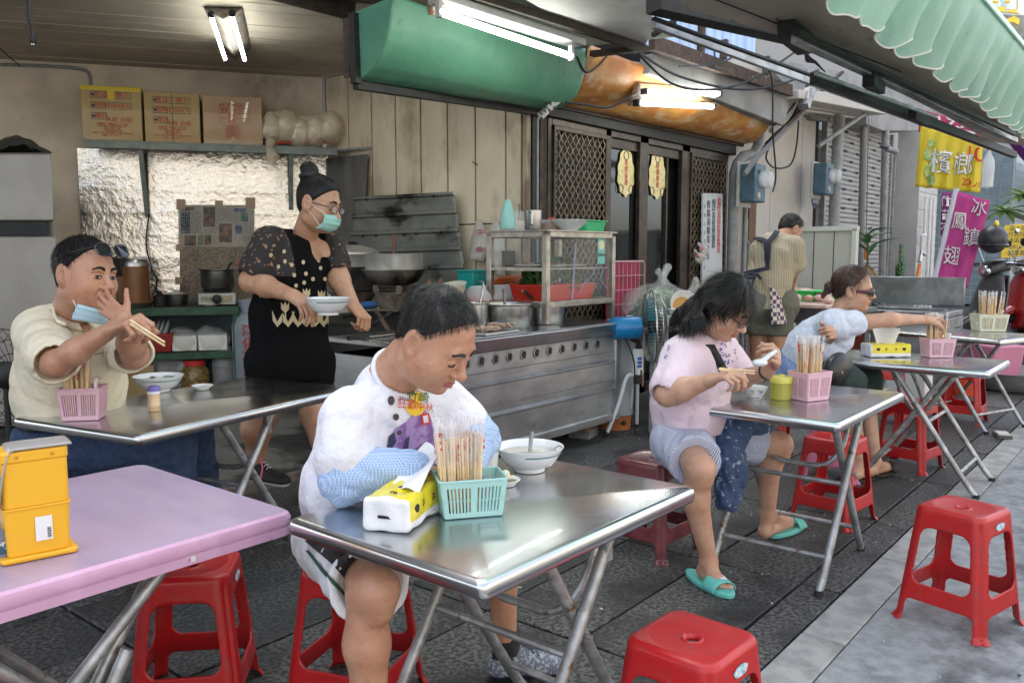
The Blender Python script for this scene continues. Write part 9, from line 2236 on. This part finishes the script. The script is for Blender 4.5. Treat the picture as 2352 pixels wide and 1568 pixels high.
 if len(pts) > 2: strap = obj('bag_strap',MB().add([q for p in pts for q in (p - V((.018,-.012,0)),p + V((.018,-.012,0)))],[(2*i,2*i + 1,2*i + 3,2*i + 2) for i in range(len(pts) - 1)]),m_ink,t,thick=.004); obj('strap_buckle',MB().tube([pts[-1] + V((.016*math.cos(a),-.012*math.cos(a),.018*math.sin(a))) for a in [2*PI*i/12 for i in range(12)]],.004,5,closed=True),m_potd,strap)
 m_ss = M('blue_striped_shorts',(.62,.64,.7),.85); N,L_,bs = nodes_of(m_ss); tc = N.new('ShaderNodeTexCoord'); wv = N.new('ShaderNodeTexWave'); wv.inputs['Scale'].default_value = 62; wv.inputs['Distortion'].default_value = .25; wv.inputs['Detail Scale'].default_value = .4; wv.bands_direction = 'X'
 cr = N.new('ShaderNodeValToRGB'); cr.color_ramp.elements[0].position = .62; cr.color_ramp.elements[0].color = (.6,.62,.7,1); cr.color_ramp.elements[1].position = .75; cr.color_ramp.elements[1].color = (.16,.2,.4,1); L_.new(tc.outputs['Object'],wv.inputs[0]); L_.new(wv.outputs[1],cr.inputs[0]); L_.new(cr.outputs[0],bs.inputs['Base Color'])
 kd = kR - hR; so_,sp_,sf_ = cloth_mesh('striped_shorts',[(hR + V((0,.01,0)),hL + V((0,.01,0)),.115,.115,.05),(hR,hR + kd*.85,.12,.108,.05),(hL,hL + (kL - hL)*.8,.115,.108,.05)],.007,m_ss,t,folds=(.008,26),seed=9.,cuts=[(pel + V((0,0,.08)),(0,0,1))],carve=[hcarve(hR,kR,.72),hcarve(hL,kL,.66),scarve(hR,kR,.64,.088),scarve(hL,kL,.58,.086)])
 m_nv = M('navy_palm_print',(.045,.08,.17),.8,col2=(.3,.38,.5),scale=38,lo=.6,hi=.63)
 j = cloth_mesh('navy_jacket',[(gd(1690,985,3.75),gd(1665,1050,3.74),.07,.06,.05),(gd(1665,1050,3.74),gd(1672,1145,3.78),.055,.05,.05),(gd(1690,1070,3.8),gd(1690,1120,3.85),.05,.04,.05),(gd(1700,960,3.8),gd(1740,985,3.9),.06,.05,.05)],.006,m_nv,None,folds=(.014,30),seed=2.)[0]; tag(j,'navy jacket with pale palm print hanging from the lap of the woman in pink','jacket')
 m_aq = M('aqua_slipper',(.13,.50,.44),.5); m_aqd = M('aqua_slipper_worn',(.10,.38,.34),.6)
 for an,toe_,lab in ((aR,tR,'aqua rubber slipper with a white emblem on the front foot'),(aL,tL,'plain aqua rubber slipper on the rear foot')):
  d_ = (toe_ - an); d_.z = 0; d_.normalize(); w_ = d_.cross(V((0,0,1))); o_ = toe_ - d_*.10; zz = toe_.z
  sl = thing('slipper',lab,'slipper',(o_.x,o_.y,0),0,'aqua slippers'); oo = V((o_.x,o_.y,0))
  out = [(d_*(.155*math.cos(a) - .015) + w_*(.055*math.sin(a)*(1 + .1*math.cos(a)))) for a in [2*PI*i/32 for i in range(32)]]
  q = obj('sole',MB().extrude([p + V((0,0,max(zz - .028,.002))) for p in out],(0,0,.024)),m_aq,sl,bevel=.006); 
  st_ = obj('strap',MB().grid(lambda u,v: d_*(.015 + .075*v) + w_*(.056*math.cos(PI*u)) + V((0,0,zz - .015 + (.058 - .018*v)*math.sin(PI*u))),20,8),m_aq,sl,thick=.005)
  if 'emblem' in lab: obj('emblem',MB().grid(lambda u,v: (lambda r,a: d_*(.052 + r*.026*math.cos(a)) + w_*(.022*r*math.sin(a) - .012) + V((0,0,zz - .0105 + (.058 - .018*((.037 + r*.026*math.cos(a))/.075))*math.sin(math.acos(max(-1,min(1,(.022*r*math.sin(a) - .012)/.056)))))))(v,u*2*PI),20,4),m_sgw,sl,flat=True)
 c = thing('held_chopsticks','pair of pale chopsticks in the hand of the woman in pink','chopsticks')
 for dy in (0,3): obj('chopstick',MB().tube([gd(1652,845 + dy,3.2),gd(1733,851 + dy*2,3.32)],[.0034,.0028],6),m_wood,c)
 sp = thing('held_spoon','white porcelain soup spoon held up by the woman in pink','spoon'); a,b2 = gd(1745,832,3.35),gd(1782,805,3.36)
 obj('spoon_bowl',MB().ball(a,(.034,.026,.016),16,10,mtx=Matrix.Rotation(R_(-30),4,'Z')),m_white,sp); obj('spoon_handle',MB().tube([a,(a + b2)*.5,b2],[.012,.010,.008],8),m_white,sp)
 obj('watch',MB().tube([wL + (eL - wL).normalized()*.02 + (Matrix.Rotation(q,3,(eL - wL).normalized()) @ (eL - wL).orthogonal().normalized())*.031 for q in [2*PI*i/20 for i in range(20)]],.005,6,closed=True),m_ink,t)
P_pink()
# ---- E: woman with sunglasses reaching over ------
def P_reach():
 t = thing('person','woman in pale blue with sunglasses reaching across the table for chopsticks','person'); D = 5.25
 h = Head(gd(1960,663,D),287,6,1.14,roll=6)
 nb = gd(1925,728,D + .05); chest = gd(1905,765,D + .05); mid = gd(1865,800,D + .1); pel = gd(1835,862,D + .2)
 sR,sL = gd(1912,745,D - .10),gd(1955,742,D + .16); eR,wR = gd(2045,733,D - .1),gd(2122,733,D - .02); eL,wL = gd(1900,800,D + .18),gd(1905,775,D - .1)
 kR,kL = gd(1945,880,D - .2),gd(1985,872,D + .1); aR,aL = gd(1975,1045,D - .1),gd(2010,1060,D - .0)
 caps = chain([pel,mid,chest,nb],[.12,.12,.12,.05]) + [(sR,sL,.055,.055,.03),(sR,eR,.055,.043,.03),(eR,wR,.045,.028,.03),(sL,eL,.05,.043,.03),(eL,wL,.043,.028,.03),(kR,aR,.06,.036,.03),(kL,aL,.06,.036,.03),(pel,kR,.09,.06,.03),(pel,kL,.09,.06,.03)]
 s = bodymesh(caps,.009); tR,tL = gz(2008,1083,.03),gz(2048,1072,.03); foot(s,aR,tR); foot(s,aL,tL); B = s.mesh(); Hm = h.sdf(nb,.05,res=.0036)
 Rh = handmesh(wR,eR,gd(2160,722,D + .06) - wR,V((0,-.2,1)),V((-.5,-.6,-.2)),1.25,curls=((35,40,30),(40,45,30),(45,50,30),(50,50,30)),tcurl=30,res=.004)
 Lh = handmesh(wL,eL,gd(1915,762,D - .2) - wL,V((.5,-.7,.2)),V((-.3,-.3,.8)),1.2,curl=(60,70,40),res=.004)
 P,F = join_np([B,Hm,Rh,Lh]); b = np_mesh('body',P,F,sk_pale,t); setmats(b,[m_lip],faceidx(h)); 
 o,HP,HF = hair_short(h,m_hairb,t,ns=1800,L=.05,seed=2,front=(.056,.07),thick=1.03,side=(-.03,-.02)); tl = h.p(-.095,0,.0)
 cloth_mesh('ponytail',[(h.p(-.08,0,.01),h.p(-.12,0,.0),.03,.024,.02),(h.p(-.12,0,.0),h.p(-.15,.0,-.06),.03,.012,.02)],.004,m_hairb,o,folds=(.006,90))
 g_ = glasses(h,t,M('tortoise_frame',(.12,.02,.04),.25),tint=M('sunglass_black'),w=.031,hh=.021); obj('side_lens',MB().grid(lambda u,v: h.p(.106 - .035*u,-.052 - .022*u ** .6,.0 + .036*(v - .5)*(1 - .45*u)),8,3),M('sunglass_black'),g_,thick=.003); obj('temple_bar',MB().grid(lambda u,v: h.p(.072 - .08*u,-.074 - .010*u ** .5,.002 + .020*(v - .4)*(1 - .5*u)),8,2),M('tortoise_frame'),g_,thick=.003)
 m_bt = M('pale_blue_cotton',(.60,.65,.77),.85,sheen=.1,bump=.03,bscale=7); nrm = (h.p(-.03,0,-.06) - nb).normalized()
 T = [(pel,mid,.16,.15,.06),(mid,chest,.15,.14,.06),(chest,nb + (chest - nb)*.3,.14,.08,.05),(sR,sL,.075,.07,.05),(sR,sR + (eR - sR)*.38,.085,.078,.04),(sL,sL + (eL - sL)*.4,.07,.07,.04)]
 tee = cloth_mesh('t_shirt',T,.008,m_bt,t,folds=(.012,15),seed=2.,cuts=[(mid + (pel - mid)*.5,(pel - mid))],carve=[ncarve(nb,nrm,.062),scarve(sR,eR,.4,.06)])[0]
 m_dn = M('light_denim',(.13,.2,.36),.85,col2=(.17,.25,.42),scale=8); m_dk = M('dark_green_trousers',(.02,.035,.03),.85)
 cloth_mesh('denim_wrap',[(mid + (pel - mid)*.3,pel,.16,.18,.05),(pel,pel + V((-.02,0,-.06)),.18,.17,.05),(pel,gd(1850,870,D - .05),.15,.12,.06)],.009,m_dn,t,folds=(.012,18),cuts=[(mid + (pel - mid)*.35,(mid - pel))])
 cloth_mesh('trousers',[(pel,kR,.14,.10,.05),(pel,kL,.14,.10,.05),(kR,kR + (aR - kR)*.25,.10,.09,.05),(kL,kL + (aL - kL)*.25,.10,.09,.05)],.009,m_dk,t,folds=(.008,22))
 for an,toe_ in ((aR,tR),(aL,tL)):
  d_ = (toe_ - an); d_.z = 0; d_.normalize(); w_ = d_.cross(V((0,0,1))); o_ = toe_ - d_*.1; o_.z = 0
  obj('sandal_sole',MB().extrude([o_ + d_*.14*math.cos(a) + w_*.05*math.sin(a) for a in [2*PI*i/24 for i in range(24)]],(0,0,.022)),m_ink,t,bevel=.004); obj('sandal_strap',MB().grid(lambda u,v: o_ + d_*(.02 + .05*v) + w_*.05*math.cos(PI*u) + V((0,0,.015 + .06*math.sin(PI*u))),12,3),m_ink,t,thick=.005)
 c = gd(1925,850,D - .22); hb_ = thing('handbag','black leather handbag with a gold clasp on the lap of the woman with sunglasses','handbag',c)
 s = SDF((-.2,-.15,-.15),(.2,.15,.15),.007); s.ell((0,0,0),(.16,.08,.11),k=0); X,Y,Z = s.coords(); s.F += .006*wob(X,Y,Z,22,2.); P_,F_ = s.mesh(); o = np_mesh('bag_body',P_,F_,M('black_leather'),hb_); cl = gd(1935,855,D - .32) - c; obj('clasp',MB().box(cl,(.04,.015,.025)),M('brass',(.6,.45,.15),.25,1.0),hb_,bevel=.003)
P_reach()
# ---- F: the cook in a striped shirt --------------
def P_cook():
 t = thing('person','cook in a striped shirt and checked apron seen from behind, chopping meat','person'); D = 7.5
 h = Head(gd(1815,527,D + .12),330,40,1.12)
 nb = gd(1792,556,D + .02); chest = gd(1778,585,D); mid = gd(1766,640,D); pel = gd(1762,700,D)
 sR,sL = gd(1820,568,D - .1),gd(1750,572,D + .1); eR,wR = gd(1824,612,D - .05),gd(1818,655,D + .12); eL,wL = gd(1745,615,D + .25),gd(1800,655,D + .4)
 hR,hL = pel + V((.06,-.08,0)),pel + V((-.06,.08,0)); kR,kL = gd(1785,775,D),gd(1742,775,D + .1); aR,aL = V((kR.x,kR.y,.08)),V((kL.x,kL.y,.08))
 caps = chain([pel,mid,chest,nb],[.15,.16,.17,.06]) + [(sR,sL,.06,.06,.03),(sR,eR,.065,.055,.03),(eR,wR,.055,.035,.03),(sL,eL,.06,.05,.03),(eL,wL,.05,.035,.03),(hR,kR,.11,.075,.03),(kR,aR,.075,.045,.03),(hL,kL,.11,.075,.03),(kL,aL,.075,.045,.03)]
 B = bodymesh(caps,.012).mesh(); Hm = h.sdf(nb,.06,res=.0045); Rh = handmesh(wR,eR,gd(1816,672,D + .2) - wR,V((.3,-.6,.5)),V((0,.5,.5)),1.25,curl=(60,70,40),tcurl=30,res=.005)
 P,F = join_np([B,Hm,Rh]); b = np_mesh('body',P,F,sk_tan,t); hair_short(h,m_hairg,t,ns=900,L=.02,ncut=-.06)
 def stripes(nm,cols,sc,d_='X',dist=.0):
  m = M(nm,cols[0],.85); N,L_,bs = nodes_of(m); tc = N.new('ShaderNodeTexCoord'); wv = N.new('ShaderNodeTexWave'); wv.inputs['Scale'].default_value = sc; wv.inputs['Distortion'].default_value = dist; wv.bands_direction = d_; mp = N.new('ShaderNodeMapping'); mp.inputs['Rotation'].default_value = (0,0,R_(50)); L_.new(tc.outputs['Object'],mp.inputs[0])
  cr = N.new('ShaderNodeValToRGB'); cr.color_ramp.interpolation = 'CONSTANT'; e = cr.color_ramp.elements; e[0].color = (*cols[0],1); e[1].position = .5; e[1].color = (*cols[1],1)
  for i,c in enumerate(cols[2:]): q = e.new(.7 + .15*i); q.color = (*c,1)
  L_.new(mp.outputs[0],wv.inputs[0]); L_.new(wv.outputs[1],cr.inputs[0]); L_.new(cr.outputs[0],bs.inputs['Base Color']); return m
 m_sh = stripes('striped_shirt',[(.42,.38,.27),(.26,.22,.15),(.45,.42,.33),(.34,.25,.17)],14)
 cloth_mesh('striped_shirt',[(pel + V((0,0,-.02)),mid,.185,.19,.06),(mid,chest,.19,.20,.06),(chest,nb + (chest - nb)*.3,.2,.09,.06),(sR,sL,.09,.09,.05),(sR,sR + (eR - sR)*.8,.095,.1,.04),(sL,sL + (eL - sL)*.6,.09,.09,.04)],.0105,m_sh,t,folds=(.01,13),cuts=[(pel + V((0,0,-.03)),(0,0,-1))],carve=[ncarve(nb,(h.p(-.03,0,-.06) - nb).normalized(),.07)])
 m_ck = M('khaki_shorts',(.13,.13,.10),.85,col2=(.1,.1,.075),scale=5)
 cloth_mesh('shorts',[(hR + V((0,0,.02)),hL + V((0,0,.02)),.17,.17,.05),(hR,hR + (kR - hR)*.9,.15,.13,.05),(hL,hL + (kL - hL)*.9,.15,.13,.05)],.011,m_ck,t,folds=(.012,14),cuts=[(gd(1760,768,D),(0,0,-1))])
 dg_ = bpy.context.evaluated_depsgraph_get(); sh_o = [c for c in t.children if c.name.startswith('striped_shirt')][0]; me_ = sh_o.data; BT = BVHTree.FromPolygons([tuple(v.co) for v in me_.vertices],[tuple(p.vertices) for p in me_.polygons])
 m_nvs = M('navy_strap',(.015,.018,.035),.8)
 v_,f_ = many_px([[(1786,527),(1796,530),(1772,560),(1764,556)],[(1764,556),(1772,560),(1768,615),(1758,612)],[(1735,545),(1768,556),(1768,563),(1735,552)],[(1715,625),(1768,612),(1768,620),(1718,632)],[(1758,560),(1767,560),(1768,618),(1758,618)]]); decal('apron_strap',BT,v_,f_,m_nvs,t,off=.02,subdiv=12).modifiers.new('t','SOLIDIFY').thickness = .01
 obj('apron_bow',MB().tube(catmull([gd(1735,628,D - .3),gd(1722,638,D - .32),gd(1712,630,D - .3),gd(1735,628,D - .3),gd(1748,640,D - .3)],4),.014,6).tube([gd(1735,628,D - .3),gd(1728,655,D - .3)],.01,6),m_nvs,t)
 m_ap = M('checked_apron',(.55,.48,.45),.85); N,L_,bs = nodes_of(m_ap); tc = N.new('ShaderNodeTexCoord'); ck = N.new('ShaderNodeTexChecker'); ck.inputs['Scale'].default_value = 28; ck.inputs[1].default_value = (.6,.52,.48,1); ck.inputs[2].default_value = (.10,.06,.10,1); mp = N.new('ShaderNodeMapping'); mp.inputs['Rotation'].default_value = (0,0,R_(51)); L_.new(tc.outputs['Object'],mp.inputs[0]); L_.new(mp.outputs[0],ck.inputs[0]); L_.new(ck.outputs[0],bs.inputs['Base Color'])
 q = [gd(1766,612,D - .18),gd(1806,610,D - .02),gd(1815,742,D - .05),gd(1772,744,D - .22)]
 obj('checked_apron',MB().grid(lambda u,v: (q[0]*(1 - u) + q[1]*u)*(1 - v) + (q[3]*(1 - u) + q[2]*u)*v + V((-.6,-.7,0))*(.05*math.sin(PI*u) + .008*math.sin(u*14)*v),20,20),m_ap,t,thick=.006)
 shoe(V((kR.x,kR.y,.09)),(.9,.3,0),m_ink,m_ink,par=t); shoe(V((kL.x,kL.y,.09)),(.9,.3,0),m_ink,m_ink,par=t)
 kf = thing('kitchen_knife','knife with a black handle held by the cook','knife'); a,b2 = gd(1818,668,D + .1),gd(1808,685,D + .3); obj('handle',MB().tube([a,(a + b2)*.5],.016,8),m_ink,kf); obj('blade',MB().bar((a + b2)*.5,b2,.004,.05),m_steel,kf)
P_cook()
# ---- every thing's empty sits at its own base
bpy.context.view_layer.update()
for o in list(COL.objects):
 if o.type == 'EMPTY' and o.parent is None and o.location.length < 1e-6 and o.children:
  lo,hi = V((9e9,)*3),V((-9e9,)*3)
  for c in o.children:
   for q in c.bound_box:
    w_ = c.matrix_world @ V(q)
    for i in range(3): lo[i] = min(lo[i],w_[i]); hi[i] = max(hi[i],w_[i])
  base = V(((lo.x + hi.x)/2,(lo.y + hi.y)/2,lo.z)); o.location = base
  for c in o.children: c.location = c.location - base
